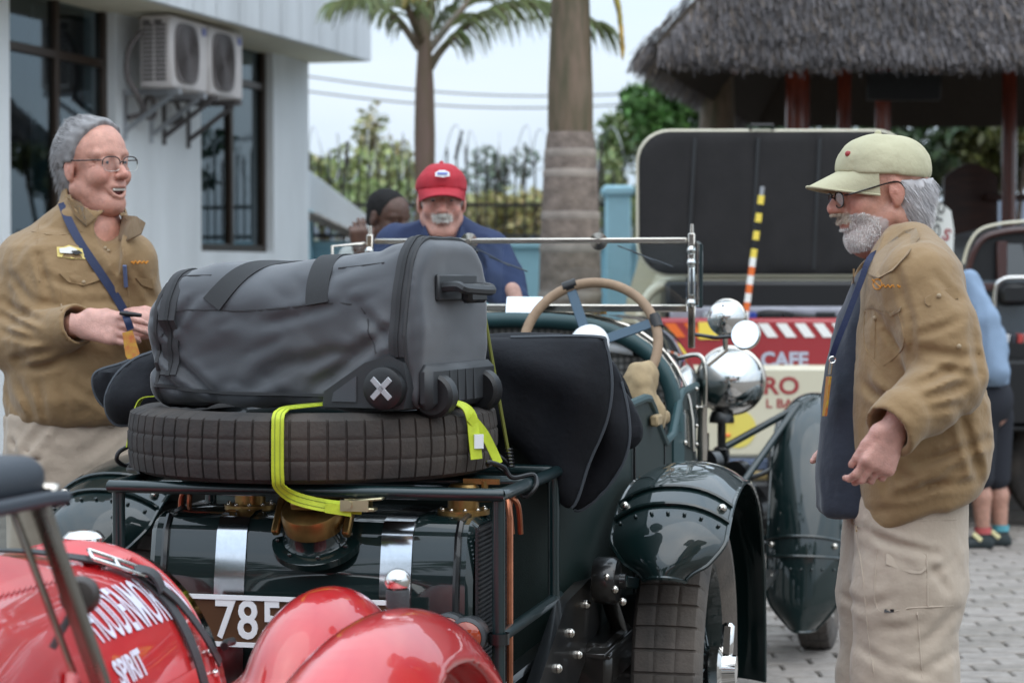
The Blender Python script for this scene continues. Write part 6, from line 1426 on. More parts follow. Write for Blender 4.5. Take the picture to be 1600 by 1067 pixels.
def hair_obj(h, par, mask, flow, L, col, n, infl=.010, name='hair', w=.0011, lift=.25, noise=.004, k=55.0):
    """a hair mass hugging the skull where mask(local) holds, with loose strands over it"""
    s = h.s; f = Field(h.c - .17 * s, h.c + .17 * s, .0050 * s); f.ell(h.w((-.018, 0, .042)), np.array((.098, .076, .084)) * s + infl * s, h.M, 0); f.ell(h.w((.03, 0, .040)), np.array((.064, .063, .062)) * s + infl * s, h.M, .03 * s)
    f.ell(h.w((-.045, 0, -.03)), np.array((.055, .062, .06)) * s + infl * .6 * s, h.M, .03 * s)
    f.fn(h.c - .17 * s, h.c + .17 * s, lambda g: mask(((g - h.c.astype(np.float32)) @ h.M.astype(np.float32)) / s) * s, .004 * s, 'i')
    f.disp(lambda p: noise * s * vnoise(((p - h.c) @ h.M / s) * np.array([k * .5, k, k * .8]), 5) + .5 * noise * s * vnoise(p * 130, 6), .03)
    V, F = f.mesh(1); c0 = np.array(col)[None] * (1 + .35 * vnoise(((V - h.c) @ h.M / s) * np.array([50, 120, 60]), 4))[:, None]
    N = normals_of(V, F); idx = RNG.integers(0, len(V), n); fl = np.array([h.M @ flow(q) for q in h.l(V[idx])]); sv, sf, sc_ = strands(V[idx] - N[idx] * .002, N[idx], fl, L * s, w * s, col, lift, .10, .25)
    V, F, C_ = merge([(V, F, c0), (sv, sf, sc_)]); return mesh_np(name, V, F, m_hair, par, np.clip(C_, 0, 1))
def spectacles(h, par, y0=.031, z0=.009, x0=.108, w=.024, hh=.017, col=None, rim_all=True, drop=0.0, lensr=3.0):
    g = empty('spectacles', (0, 0, 0)); g.parent = par; mf = col or m_frame; g.name = 'spectacles'
    rl = MB()
    for s in (1, -1):
        pts = []
        for k in range(28):
            t = 2 * math.pi * k / 28; c, q = math.cos(t), math.sin(t); e = (abs(c) ** lensr + abs(q) ** lensr) ** (-1 / lensr); pts.append(h.w((x0 - .012 * abs(c * e * w + s * y0 * s * 0) * 0 - .22 * max(0, abs(s * y0 + c * e * w) - .03), s * y0 + c * e * w, z0 - drop + q * e * hh)))
        MB().tube(pts if rim_all else pts[:15], .0017 * h.s, 6, rim_all).build('rim', mf, g)
        if not rim_all: MB().tube(pts[14:] + pts[:1], .0007 * h.s, 5).build('lower_rim', m_nickel, g)
        lm = MB(); lm.add(pts + [p - h.x * .0012 for p in pts], [tuple(range(28)), tuple(range(55, 27, -1))] + [(i, (i + 1) % 28, 28 + (i + 1) % 28, 28 + i) for i in range(28)]); lm.build('lens', m_lens, g)
        e0 = h.w((x0 - .009, s * (y0 + w), z0 - drop + hh * .55)); MB().tube(spline([e0, h.w((x0 - .022, s * .069, z0 - drop * .6 + hh * .5)), h.w((.02, s * .0795, .016)), h.w((-.012, s * .082, .018)), h.w((-.030, s * .080, .0))], 5), .0019 * h.s, 6).build('temple', mf, g)
    MB().tube([h.w((x0 + .001, y0 - w + .001, z0 - drop + .004)), h.w((x0 + .005, 0, z0 - drop + .007)), h.w((x0 + .001, -y0 + w - .001, z0 - drop + .004))], .0018 * h.s, 6).build('bridge', mf, g)
    return g
def eyes(h, par, look=(1, 0, 0)):
    for s in (1, -1):
        c = h.w((.0790, .031 * s, .0085)); d = h.M @ unit(look); e = MB().sphere(c, .0118 * h.s, 16, 10).build('eye', m_eye, par); MB().lathe([(.0056 * h.s, .0104 * h.s), (.003 * h.s, .0116 * h.s), (0, .0119 * h.s)], c, d, 14).build('iris', m_iris, e)
class Torso:
    """cloth tube through measured widths: rows of (z, forward offset, half width, half depth)"""
    def __init__(s, o, fwd, rows, e=2.4):
        s.o = np.asarray(o, float); s.f = unit(fwd); s.l = np.cross((0, 0, 1.), s.f); r = np.array(sorted(rows)); s.z = r[:, 0]; s.r = r; s.e = e
    def fn(s, z0=None, z1=None, hem=None, rnd=.03):
        za = s.z[0] if z0 is None else z0; zb = s.z[-1] if z1 is None else z1
        def F_(g):
            q = g - s.o.astype(np.float32); a = q @ s.f.astype(np.float32); b = q @ s.l.astype(np.float32); z = q[..., 2]
            of, hw, hd = (np.interp(z, s.z, s.r[:, k]).astype(np.float32) for k in (1, 2, 3)); A = np.abs(a - of) / hd; B = np.abs(b) / hw
            rr_ = (A ** s.e + B ** s.e) ** (1 / s.e); d = (rr_ - 1) * np.minimum(hw, hd); lo = (za if hem is None else hem(a, b)) - z; dz = np.maximum(lo, z - zb)
            return np.hypot(np.maximum(d + rnd, 0), np.maximum(dz + rnd, 0)) + np.minimum(np.maximum(d + rnd, dz + rnd), 0) - rnd
        return F_
def cloth_noise(amp, fr, seed, st=(1, 1, .45)):
    def f_(p):
        q = p * np.array([fr * st[0], fr * st[1], fr * st[2]], np.float32); w = vnoise(q * .6, seed + 9)[:, None] * np.array([.7, .5, .9], np.float32); q = q + w
        n = vnoise(q, seed); r = 1 - np.abs(vnoise(q * 1.8 + 3.3, seed + 3)) * 2; r2 = 1 - np.abs(vnoise(q * np.array([3.6, 3.6, 4.5]), seed + 5)) * 2
        return -amp * (n * .9 + r * .75 + r2 * .28)
    return f_
def creases(lst):
    """fold lines: (a, b, depth, width) on cloth"""
    def f_(p):
        t_ = np.zeros(len(p), np.float32)
        for a, b, dep, w in lst:
            a = np.asarray(a, np.float32); b = np.asarray(b, np.float32); ab = b - a; t = np.clip(((p - a) @ ab) / (ab @ ab), 0, 1); q = np.linalg.norm(p - a - t[:, None] * ab, axis=1); k = np.sqrt(np.maximum(np.sin(math.pi * (.12 + .76 * t)), 0))
            w = w * .8; t_ += 1.25 * dep * k * (np.exp(-(q / w) ** 2) - .6 * np.exp(-((q - 1.9 * w) / w) ** 2))
        return t_
    return f_
def fold_lines(f, lst, near=-.6, far=1.0):
    """fold lines drawn on the cloth surface: (px, py, px, py, depth, width)"""
    segs = []
    for (a, b, c, d, dep, w) in lst:
        pts = []
        mx_ = .5 * (a + c) + RNG.uniform(-4, 4); my_ = .5 * (b + d) + RNG.uniform(2, 6)
        for t in np.linspace(0, 1, 8):
            x = (1 - t) ** 2 * a + 2 * t * (1 - t) * mx_ + t * t * c; y = (1 - t) ** 2 * b + 2 * t * (1 - t) * my_ + t * t * d; h = hit(f, L(x, y, near), P(x, y, 1.0) - np.array([0, 0, CAMH]), far)
            if h is not None: pts.append((h, math.sqrt(max(math.sin(math.pi * (.06 + .88 * t)), 0))))
        if len(pts) > 2: segs.append((np.array([p[0] for p in pts], np.float32), np.array([p[1] for p in pts], np.float32), dep, w, unit(P(.5 * (a + c), .5 * (b + d), 1.0) - np.array([0, 0, CAMH])).astype(np.float32)))
    def f_(p):
        out = np.zeros(len(p), np.float32); p = p.astype(np.float32)
        for pts, k, dep, w, vd in segs:
            m = ((p > pts.min(0) - 4 * w - .03) & (p < pts.max(0) + 4 * w + .03)).all(1); q = p[m]
            if not len(q): continue
            best = np.full(len(q), 9, np.float32); kk = np.zeros(len(q), np.float32)
            for i in range(len(pts) - 1):
                ab = pts[i + 1] - pts[i]; ab = ab - vd * (ab @ vd); qq = q - pts[i]; qq = qq - (qq @ vd)[:, None] * vd; t = np.clip((qq @ ab) / max(float(ab @ ab), 1e-9), 0, 1); dd = np.linalg.norm(qq - t[:, None] * ab, axis=1); u_ = dd < best; best[u_] = dd[u_]; kk[u_] = (k[i] + (k[i + 1] - k[i]) * t)[u_]
            out[m] += dep * kk * (np.exp(-(best / w) ** 2) - .62 * np.exp(-((best - 1.9 * w) / w) ** 2))
        return out
    return f_
def flat_patch(par, pts, d, th, m, name):
    """small sewn piece: polygon of points pushed out along d"""
    d = np.asarray(d, float); A = [np.asarray(p, float) for p in pts]; n = len(A); mb = MB(); mb.add(A + [p + d * th for p in A], [tuple(range(n - 1, -1, -1)), tuple(range(n, 2 * n))] + [(i, (i + 1) % n, n + (i + 1) % n, n + i) for i in range(n)]); return mb.build(name, m, par, 60)
def shoe(par, c, fwd, sc=1.0, m=None):
    f = Field(np.asarray(c) - .22, np.asarray(c) + .22, .008); fw = unit(fwd); c = np.asarray(c, float); f.cap(c + (0, 0, .045), c + fw * .16 * sc + (0, 0, .032), .045 * sc, .038 * sc, .02); f.cap(c + (0, 0, .05), c + (0, 0, .10), .045 * sc, .042, .02); f.cap(c - fw * .03 + (0, 0, .03), c + (0, 0, .03), .035, .04, .02)
    f.fn(c - .22, c + .22, lambda g: (c[2] + .002) - g[..., 2], 0, 'i'); V, F = f.mesh(1); return mesh_np('shoe', V, F, m or m_shoe, par)
def body_core(parts, lo, hi, prims, h=.014):
    f = Field(lo, hi, h)
    for p in prims:
        if len(p) == 4: f.cap(p[0], p[1], p[2], p[3], .03)
        else: f.ell(p[0], p[1], k=.05)
    return f.mesh(1)

# ------------------------------------------------------------------ man at the right, in profile, pale cap
Y0 = 4.75; S0 = FPX / Y0; FT = np.array([P(1425, 430, Y0)[0], Y0, 0.])
def L(px, py, dy=0.0): return P(px, py, Y0 + dy) * 1.0 - FT
SK = (.55, .285, .21)
fw = np.array([-1., -.08, 0]); hd1 = Head(L(1376, 300, .09), (-.975, -.16, -.11), (.03, 0, 1), .985)
hv, hf = build_head(hd1, 0.0, .0040, (-.062, 0, -.17), .03, 1.05); hc = skin_cols(hv, hd1, SK, red=.42, whisker=1.0)
wr = L(1398, 668, -.33); f = Field(L(1310, 790, -.48), L(1440, 625, -.18), .0036); hand(f, wr, (-.40, -.08, -.90), (.30, -1, .10), (-.85, -.1, .4), .95, (30, 45, 30), .010, (.92, .26, -.22), .30); f.disp(lambda p: .0009 * vnoise(p * 110, 3), .02); av, af = f.mesh(1); ac = np.tile(np.array((.56, .30, .245)), (len(av), 1)) * (1 + .10 * vnoise(av * 45, 4))[:, None]
f = Field(L(1255, 790, .0), L(1330, 690, .40), .006); hand(f, L(1338, 688, .22), (-.45, 0, -.85), (0, 1, 0), (-.8, 0, .5), 1.0); bv, bf = f.mesh(1); bcx = np.tile(np.array((.56, .30, .245)), (len(bv), 1))
core = body_core(None, (-.45, -.5, -.02), (.45, .5, 1.65), [(L(1402, 375, .08), L(1415, 425, .05), .055, .06), (L(1425, 510, .03), (.10, .14, .16)), (L(1425, 640, .03), (.11, .15, .18)), (L(1425, 770, .03), (.10, .14, .11)),
    (L(1430, 790, -.08), L(1430, 1010, -.08), .08, .06), (L(1430, 1010, -.08), np.array([.02, -.08, .08]), .06, .045), (L(1405, 790, .12), L(1400, 1010, .14), .08, .06), (L(1400, 1010, .14), np.array([-.05, .14, .08]), .06, .045),
    (L(1450, 460, -.14), L(1490, 590, -.23), .035, .035), (L(1490, 590, -.23), L(1402, 664, -.32), .035, .028)])
V, F, C_ = merge([(hv, hf, hc), (av, af, ac), (bv, bf, bcx), (core[0], core[1], np.tile(np.array(SK), (len(core[0]), 1)))])
rm = mesh_np('person', V, F, m_skin, None, C_); rm.location = FT; tag(rm, 'bearded man in pale green cap and open tan shirt standing beside the dark rear wing', 'person')
eyes(hd1, rm)
spectacles(hd1, rm, .031, -.002, .112, .022, .017, None, True, .006, 2.6)
# white beard and hair
def beard(h, par, n, L_, col, name='beard', zone='full'):
    q = h.l(hv if h is hd1 else V_last); Vv = hv if h is hd1 else V_last; N = normals_of(Vv, hf if h is hd1 else F_last)
    if zone == 'full': m = ((q[:, 2] < -.040) & (q[:, 2] > -.128) & (q[:, 0] > .012) & (np.abs(q[:, 2] + .0645) + (q[:, 0] < .09) * .02 > .008)) & (N @ h.z < .55) & (q[:, 2] < -.035 - .45 * np.maximum(.075 - q[:, 0], 0)) & (q[:, 0] - 1.0 * (q[:, 2] + .095) * -1 * (q[:, 2] < -.095) > .03)
    else: m = (q[:, 2] < -.037) & (q[:, 2] > -.058) & (q[:, 0] > .082) & (np.abs(q[:, 1]) < .030)
    idx = np.argwhere(m)[:, 0]; idx = RNG.choice(idx, n); fl = np.array([h.M @ unit((.35, .25 * np.sign(a[1]), -1.0)) for a in q[idx]])
    sv, sf, sc_ = strands(Vv[idx] - N[idx] * .0015, N[idx], fl, L_ * h.s, .0005 * h.s, col, .45, .4, .2); return mesh_np(name, sv, sf, m_hair, par, np.clip(sc_, 0, 1))
beard(hd1, rm, 11000, .0068, (.78, .73, .70)); beard(hd1, rm, 2200, .0095, (.60, .50, .40), 'moustache', 'm')
hair_obj(hd1, rm, lambda q: np.maximum(np.maximum(q[..., 0] + .018, q[..., 2] - .02), np.maximum(-.085 - q[..., 2], .0 * q[..., 0] - .05)), lambda q: unit((-.45, .0, -.85)), .032, (.52, .50, .51), 9000, .011, 'hair', .0005, .05, .0035, 85)
# cap
def cap_obj(h, par, m, brim_len=.085, brim_drop=.03, z0=.040, badge=None, tiltx=0.0):
    s = h.s; f = Field(h.c - .22 * s, h.c + .24 * s, .0048 * s); f.ell(h.w((-.012, 0, .048)), np.array((.109, .088, .080)) * s, h.M, 0); f.ell(h.w((.025, 0, .070)), np.array((.062, .066, .052)) * s, h.M, .03 * s)
    f.fn(h.c - .22 * s, h.c + .24 * s, lambda g: (z0 + tiltx * (((g - h.c) @ h.M)[..., 0] / s) - ((g - h.c) @ h.M)[..., 2] / s) * s, .004 * s, 'i')
    def seams(p):
        q = (p - h.c) @ h.M / s; a = np.arctan2(q[:, 1], q[:, 0] + .012); sm = np.zeros(len(p))
        for k in range(6): dlt = np.angle(np.exp(1j * (a - k * math.pi / 3 - math.pi / 6))); sm += .0022 * s * np.exp(-(dlt / .05) ** 2)
        return sm + .0030 * s * vnoise(q * np.array([22, 22, 30]), 3) + .0014 * s * vnoise(q * 60, 7)
    f.disp(seams, .03); V, F = f.mesh(1); c = mesh_np('cap', V, F, m, par)
    MB().sphere(h.w((-.006, 0, .131)), .008 * s, 12, 8).build('cap_button', m, c)
    secs = []
    for t in np.linspace(0, 1, 9):
        row = []
        for a in np.linspace(-1, 1, 17):
            ang = a * 1.15; rx, ry_ = .100, .088; ix, iy = -.012 + rx * math.cos(ang), ry_ * math.sin(ang); ox, oy = ix + brim_len * math.cos(ang * .55) * max(0, 1 - (abs(a)) ** 3.2), iy * (1 - .06 * t); x = ix + (ox - ix) * t; y = iy + (oy - iy) * t
            row.append(h.w((x, y, z0 + tiltx * x + .008 - brim_drop * t - .26 * (abs(y) / .088) ** 2 * .088 * (.18 + .5 * t))))
        secs.append(row)
    mb = MB(); mb.loft(secs, False); br = mb.build('cap_brim', m, c, 70, solid=.0045 * s)
    MB().tube(secs[-1], .003 * s, 6).build('brim_edge', m, br)
    if badge: badge(c, h)
    return c
cap_obj(hd1, rm, m_cap1, .082, .044, .036, lambda c, h: MB().sphere(h.w((.080, .034, .092)), (.007 * h.s,) * 3, 10, 6).build('cap_emblem', m_lred, c), .17)
# shirt
rows = []
for py, a, b, hw in ((352, 1385, 1442, .075), (378, 1372, 1452, .085), (398, 1362, 1470, .125), (414, 1352, 1486, .17), (434, 1342, 1490, .195), (470, 1334, 1504, .205), (520, 1328, 1517, .21), (580, 1324, 1530, .215), (640, 1322, 1540, .215), (690, 1324, 1545, .215), (740, 1328, 1538, .21), (785, 1334, 1522, .205), (850, 1338, 1506, .20)):
    z = L(1425, py)[2]; rows.append((z, -((a + b) / 2 - 1425) / S0, hw, (b - a) / 2 / S0))
T1 = Torso((0, .02, 0), (-1, 0, 0), rows, 2.7)
def hem1(a, b): x = -a; return L(1425, 790)[2] - .058 * np.clip((.02 - x) / .13, 0, 1) ** 1.1 + .03 * np.clip((x - .05) / .1, 0, 1)
f = Field((-.26, -.52, .68), (.28, .36, 1.66), .0066)
f.fn((-.26, -.52, .68), (.28, .36, 1.66), T1.fn(hem=hem1, rnd=.018))
sh_, el_, cf_ = L(1438, 444, -.175), L(1484, 592, -.235), L(1402, 660, -.325)
f.cap(L(1428, 420, -.06), sh_, .082, .084, .05); f.chain([sh_, (sh_ + el_) / 2 + (.004, -.01, 0), el_], [.086, .082, .076], .012); f.chain([el_, (el_ + cf_) / 2 + (0, -.005, -.005), cf_], [.074, .066, .055], .012); f.chain([L(1448, 445, .2), L(1465, 560, .26), L(1372, 640, .28)], [.085, .075, .06], .04)
f.cap(cf_ + (.012, .0, .012), cf_ + (-.014, -.008, -.016), .060, .060, .004)      # cuff
cd1 = unit(cf_ - el_); cc1 = cf_ + cd1 * .030
f.fn(cc1 - .1, cc1 + .1, lambda g: np.maximum(-((g - cc1) @ cd1), np.linalg.norm(g - cc1, axis=-1) - .085), .004, 's')
f.cap(cc1 - cd1 * .03, cc1 + cd1 * .08, .046, .050, .004, 's')
# the open front: a slot from collar to hem
f.box(L(1283, 620, .03), (.072, .088, .46), .01, k=.005, op='s')
f.cap(L(1405, 340, .07), L(1400, 395, .07), .062, .066, .008, 's'); f.cap(L(1395, 385, .07), L(1335, 440, .05), .058, .055, .010, 's')
fl_ = fold_lines(f, [(1432, 604, 1502, 566, .016, .009), (1440, 626, 1518, 596, .016, .009), (1424, 642, 1496, 632, .013, .008), (1408, 636, 1446, 660, .010, .007), (1436, 522, 1502, 498, .010, .008), (1446, 548, 1522, 556, .013, .009), (1470, 575, 1528, 585, .010, .008),
    (1334, 560, 1372, 625, .010, .010), (1330, 590, 1424, 646, .012, .010), (1348, 726, 1420, 690, .009, .010), (1436, 724, 1544, 688, .014, .010), (1400, 782, 1502, 738, .014, .010), (1500, 640, 1538, 762, .012, .010), (1350, 640, 1344, 806, .009, .009), (1380, 660, 1390, 800, .008, .010), (1450, 760, 1530, 752, .012, .009), (1402, 424, 1424, 500, .010, .008), (1424, 500, 1430, 560, .012, .008), (1462, 430, 1500, 470, .007, .008), (1340, 470, 1350, 540, .006, .008), (1378, 505, 1420, 560, .008, .009), (1518, 500, 1540, 620, .009, .010), (1360, 800, 1440, 790, .008, .008)])
mk1 = lambda p: np.clip((np.linalg.norm(p - cf_, axis=1) - .055) / .05, .12, 1) * np.clip((p[:, 2] - hem1(-p[:, 0], 0) - .015) / .06, .05, 1) * np.clip((p[:, 0] + .145) / .05, .05, 1)
f.disp(lambda p: (cloth_noise(.0040, 11, 11, (1, 1, .6))(p) + .62 * fl_(p)) * mk1(p), .05)
V, F = f.mesh(1); s1 = mesh_np('shirt', V, F, m_shirt, rm)
SF = f
def sight(px, py): return P(px, py, 1.0) - np.array([0, 0, CAMH])
def on_shirt(px, py, off=.003): h = hit(SF, L(px, py, -.55), sight(px, py), .75, off); return h if h is not None else L(px, py, -.2)
def sewn(pp, m, name, th=.004): return flat_patch(s1, [on_shirt(a, b, .0005) for a, b in pp], (0, -1, 0), th, m, name)
# chest pocket, flap, sleeve tab, embroidery
sewn([(1344, 478), (1362, 474), (1378, 486), (1392, 489), (1407, 479), (1405, 486), (1392, 494), (1378, 492), (1362, 482), (1346, 484)], m_shirt, 'pocket_flap', .007)
for pp in ([(1352, 486), (1352, 540), (1372, 572)], [(1368, 488), (1367, 560)], [(1404, 486), (1412, 540), (1380, 572)], [(1334, 420), (1328, 560), (1326, 700), (1340, 830)]): MB().tube([on_shirt(a, b, .0005) for a, b in spline([(x, y, 0) for x, y in pp], 8)[:, :2]], .0022, 5).build('seam', m_shirt, s1)
sewn([(1444, 466), (1452, 461), (1486, 449), (1496, 458), (1497, 466), (1450, 478), (1445, 474)], m_shirt, 'sleeve_tab', .006)
for (a, b) in ((1467, 462), (1499, 541), (1367, 497)): MB().sphere(on_shirt(a, b, .007), (.005, .003, .005), 10, 6).build('button', m_butt, s1)
MB().tube([on_shirt(1371 + 7 * math.cos(t), 444 + 8 * math.sin(t), .001) for t in np.linspace(0, 6.28, 20)], .0016, 5).build('embroidery', m_orange, s1); MB().tube([on_shirt(1363 + 1.4 * k, 437 + 1.3 * k, .001) for k in range(10)], .0016, 5).build('embroidery', m_orange, s1); MB().tube([on_shirt(a, 447 + 2 * math.sin(a * .9), .001) for a in np.arange(1379, 1408, 1.5)], .0018, 5).build('embroidery', m_orange, s1)
# collar
for pts, nm in (([(1352, 425, -.10), (1341, 432, -.09), (1358, 405, -.09), (1388, 374, -.085), (1420, 352, -.04), (1432, 362, -.03), (1412, 395, -.10), (1385, 425, -.14), (1366, 442, -.15)], 'collar'), ([(1345, 430, .12), (1352, 405, .13), (1385, 372, .14), (1418, 350, .10), (1430, 362, .10), (1400, 400, .18), (1360, 438, .2)], 'collar')):
    pass
flat_patch(s1, [on_shirt(a, b, .004) for a, b in ((1352, 428), (1362, 404), (1384, 384), (1412, 362), (1430, 358), (1436, 372), (1418, 398), (1394, 424), (1372, 436))], (-.1, -1, .3), .008, m_shirt, 'collar')
# t-shirt
rows = []
for py, a, b in ((395, 1372, 1440), (430, 1342, 1470), (500, 1312, 1490), (580, 1297, 1490), (660, 1287, 1490), (740, 1282, 1480), (808, 1282, 1470)): rows.append((L(1425, py)[2], -((a + b) / 2 - 1425) / S0, .108, (b - a) / 2 / S0))
f = Field((-.26, -.25, .85), (.2, .3, 1.66), .0075); f.fn((-.26, -.25, .85), (.2, .3, 1.66), Torso((0, .02, 0), (-1, 0, 0), rows, 2.2).fn(rnd=.02)); f.disp(cloth_noise(.0055, 8, 21, (1, 1, .4)), .05); V, F = f.mesh(1); mesh_np('t_shirt', V, F, m_tee, rm)
# trousers
f = Field((-.3, -.4, .02), (.3, .42, 1.06), .0075); f.fn((-.3, -.4, .02), (.3, .42, 1.06), Torso((0, .02, 0), (-1, 0, 0), [(.80, .0, .17, .12), (.90, .0, .165, .12), (1.02, 0, .165, .115)], 2.2).fn(rnd=.02))
f.chain([L(1424, 800, -.06), L(1420, 930, -.09), L(1418, 1060, -.10), np.array([.0, -.10, .10])], [.112, .110, .107, .085], .04, flat=((0, 1, 0), 1.15)); f.chain([L(1400, 800, .12), L(1388, 930, .14), L(1386, 1060, .14), np.array([-.05, .14, .10])], [.112, .106, .102, .085], .03, flat=((0, 1, 0), 1.15))
fl_ = fold_lines(f, [(1372, 842, 1470, 868, .014, .009), (1350, 950, 1400, 932, .009, .010), (1494, 955, 1446, 1005, .011, .010), (1340, 822, 1390, 846, .009, .009), (1494, 1018, 1440, 1052, .011, .010), (1345, 1012, 1395, 1045, .009, .010), (1494, 872, 1452, 900, .010, .009), (1452, 875, 1485, 925, .008, .009), (1375, 985, 1450, 975, .008, .010), (1318, 930, 1345, 945, .009, .009), (1400, 1040, 1470, 1062, .008, .010)])
f.disp(lambda p: cloth_noise(.0038, 11, 31, (1, 1, .6))(p) + .65 * fl_(p), .05)
V, F = f.mesh(1); tr1 = mesh_np('trousers', V, F, m_trou, rm); TF = f
def on_tr(px, py, off=.001): h = hit(TF, L(px, py, -.55), sight(px, py), .75, off); return h if h is not None else L(px, py, -.2)
flat_patch(tr1, [on_tr(a, b, -.001) for a, b in ((1386, 866), (1448, 864), (1449, 890), (1440, 897), (1424, 896), (1386, 882))], (0, -1, 0), .006, m_trou, 'pocket_flap')
for pp in ([(1372, 862), (1373, 952), (1430, 951), (1492, 948)], [(1436, 958), (1440, 1010), (1444, 1062)], [(1392, 812), (1440, 813), (1496, 812)], [(1336, 815), (1350, 900), (1360, 1000), (1370, 1062)], [(1450, 866), (1452, 948)]): MB().tube([on_tr(a, b) for a, b in spline([(x, y, 0) for x, y in pp], 8)[:, :2]], .0022, 5).build('seam', m_trou, tr1)
flat_patch(tr1, [on_tr(a, b) for a, b in ((1384, 953), (1399, 953), (1399, 958), (1384, 958))], (0, -1, 0), .003, m_black, 'pocket_label')
for c, y in ((-.02, -.10), (-.07, .14)): shoe(rm, (c, y, 0), (-1, 0, 0), 1.1)
# lanyard
ly = empty('lanyard', tuple(FT)); tag(ly, 'navy lanyard with metal clip hanging at the capped man chest', 'lanyard')
pts = [L(1398, 392, -.02), L(1362, 400, -.085), L(1345, 440, -.10), L(1322, 500, -.105), L(1308, 535, -.10), L(1301, 556, -.09)]; mb = MB(); ribbon(mb, spline(pts, 6), .013, np.array([-.3, -1, 0.]), .002); mb.build('strap', m_navy, ly)
MB().tube([L(1301 + 5 * math.cos(t), 562 + 5 * math.sin(t), -.092) for t in np.linspace(0, 6.28, 14)], .0016, 6).build('ring', m_chrome, ly); MB().tube([L(1299, 567, -.092), L(1297, 585, -.092)], .004, 8).build('clip', m_chrome, ly); flat_patch(ly, [L(1300, 588, -.10), L(1294, 588, -.05), L(1288, 650, -.05), L(1293, 650, -.10)], (-1, -.3, 0), .004, m_badge, 'card')

# ------------------------------------------------------------------ laughing man at the left
Y0 = 6.35; S0 = FPX / Y0; FT = np.array([P(130, 430, Y0)[0], Y0, 0.])
fwb = unit((.57, -.82, 0)); K = 1.06
hd2 = Head(L(148, 262, .0), (.78, -.62, .03), (-.06, 0, 1), 1.10)
hv2, hf2 = build_head(hd2, 1.15, .0038, (-.05, 0, -.175), .014, .92); hc2 = skin_cols(hv2, hd2, (.57, .29, .22), red=.28)
f = Field(L(85, 560, -.50), L(268, 462, -.12), .0038)
hand(f, L(124, 508, -.30), (1, -.16, -.10), (-.10, -.95, .30), (.1, .30, .95), 1.10, (10, 36, 30), .016, (.85, .25, -.15), .5); hand(f, L(262, 508, -.22), (-1, -.20, .0), (.2, -.95, .3), (.0, .3, .95), 1.05, (28, 50, 35), .016, (.8, .3, -.1), .5); av, af = f.mesh(1); ac = np.tile(np.array((.58, .32, .265)), (len(av), 1)) * (1 + .10 * vnoise(av * 40, 4))[:, None]
CROWS = [(L(130, py)[2], of, hw * K * .90, hd * K * .88) for py, of, hw, hd in ((335, .0, .08, .07), (352, -.01, .10, .085), (372, -.01, .14, .105), (400, .0, .18, .135), (450, .01, .2, .155), (510, .02, .2, .165), (570, .03, .2, .18), (650, .02, .19, .165))]
fc = Field((-.45, -.45, 1.0), (.45, .42, 1.80), .010); fc.fn((-.45, -.45, 1.0), (.45, .42, 1.80), Torso(L(128, 430, .0) * np.array([1, 1, 0]), fwb, CROWS, 2.25).fn(rnd=.03)); fc.cap(L(146, 320, .02), L(152, 365, -.01), .064, .075, .05); chest2 = fc.mesh(1)
core = body_core(None, (-.5, -.5, -.02), (.5, .5, 1.72), [(L(146, 325, .02), L(152, 368, -.01), .062, .066),  (L(125, 560, .02), (.18, .15, .2)), (L(125, 660, .02), (.16, .13, .12)), (L(90, 680, .05), np.array([-.12, .04, .1]), .10, .06), (L(165, 680, -.02), np.array([.1, -.04, .1]), .10, .06),
    (L(50, 425, .02), L(30, 535, -.08), .04, .04), (L(28, 535, -.08), L(120, 508, -.28), .04, .035)])
V, F, C_ = merge([(hv2, hf2, hc2), (av, af, ac), (chest2[0], chest2[1], np.tile(np.array(SK) * np.array([1, .92, .92]), (len(chest2[0]), 1))), (core[0], core[1], np.tile(np.array(SK), (len(core[0]), 1)))]); lm_ = mesh_np('person', V, F, m_skin, None, C_); lm_.location = FT; tag(lm_, 'laughing grey haired man in buttoned tan shirt behind the other dark wing', 'person')
eyes(hd2, lm_); spectacles(hd2, lm_, .0325, .006, .110, .0275, .0190, None, False, .004, 2.8)
MB().box((0, 0, 0), (.006, .019, .0048), .002, None).build('teeth', M_('teeth', (.72, .68, .60), .25), lm_); t_ = bpy.context.scene.objects['teeth']; t_.location = hd2.w((.090, 0, -.0625)); t_.rotation_euler = Matrix(hd2.M.tolist()).to_euler(); t_.scale = (1.2,) * 3
MB().sphere(hd2.w((.075, 0, -.07)), .017, 12, 8).build('mouth_inside', M_('mouth_inside', (.12, .02, .02), .5), lm_)
hair_obj(hd2, lm_, lambda q: np.maximum(q[..., 0] - (.030 + .45 * np.clip(q[..., 2] - .055, -.05, .06) - .25 * np.maximum(np.abs(q[..., 1]) - .05, 0)), np.maximum(-.082 - q[..., 2], .0 * q[..., 0] - .06) + 0 * q[..., 0]) - 10 * np.maximum(0, 0) + np.where((q[..., 2] < .012) & (q[..., 0] > -.022), .03, 0), lambda q: unit((-.9, .0, .25 - 1.4 * (q[0] < -.04))), .026, (.25, .243, .245), 9000, .012, 'hair', .0006, .03, .004, 70)
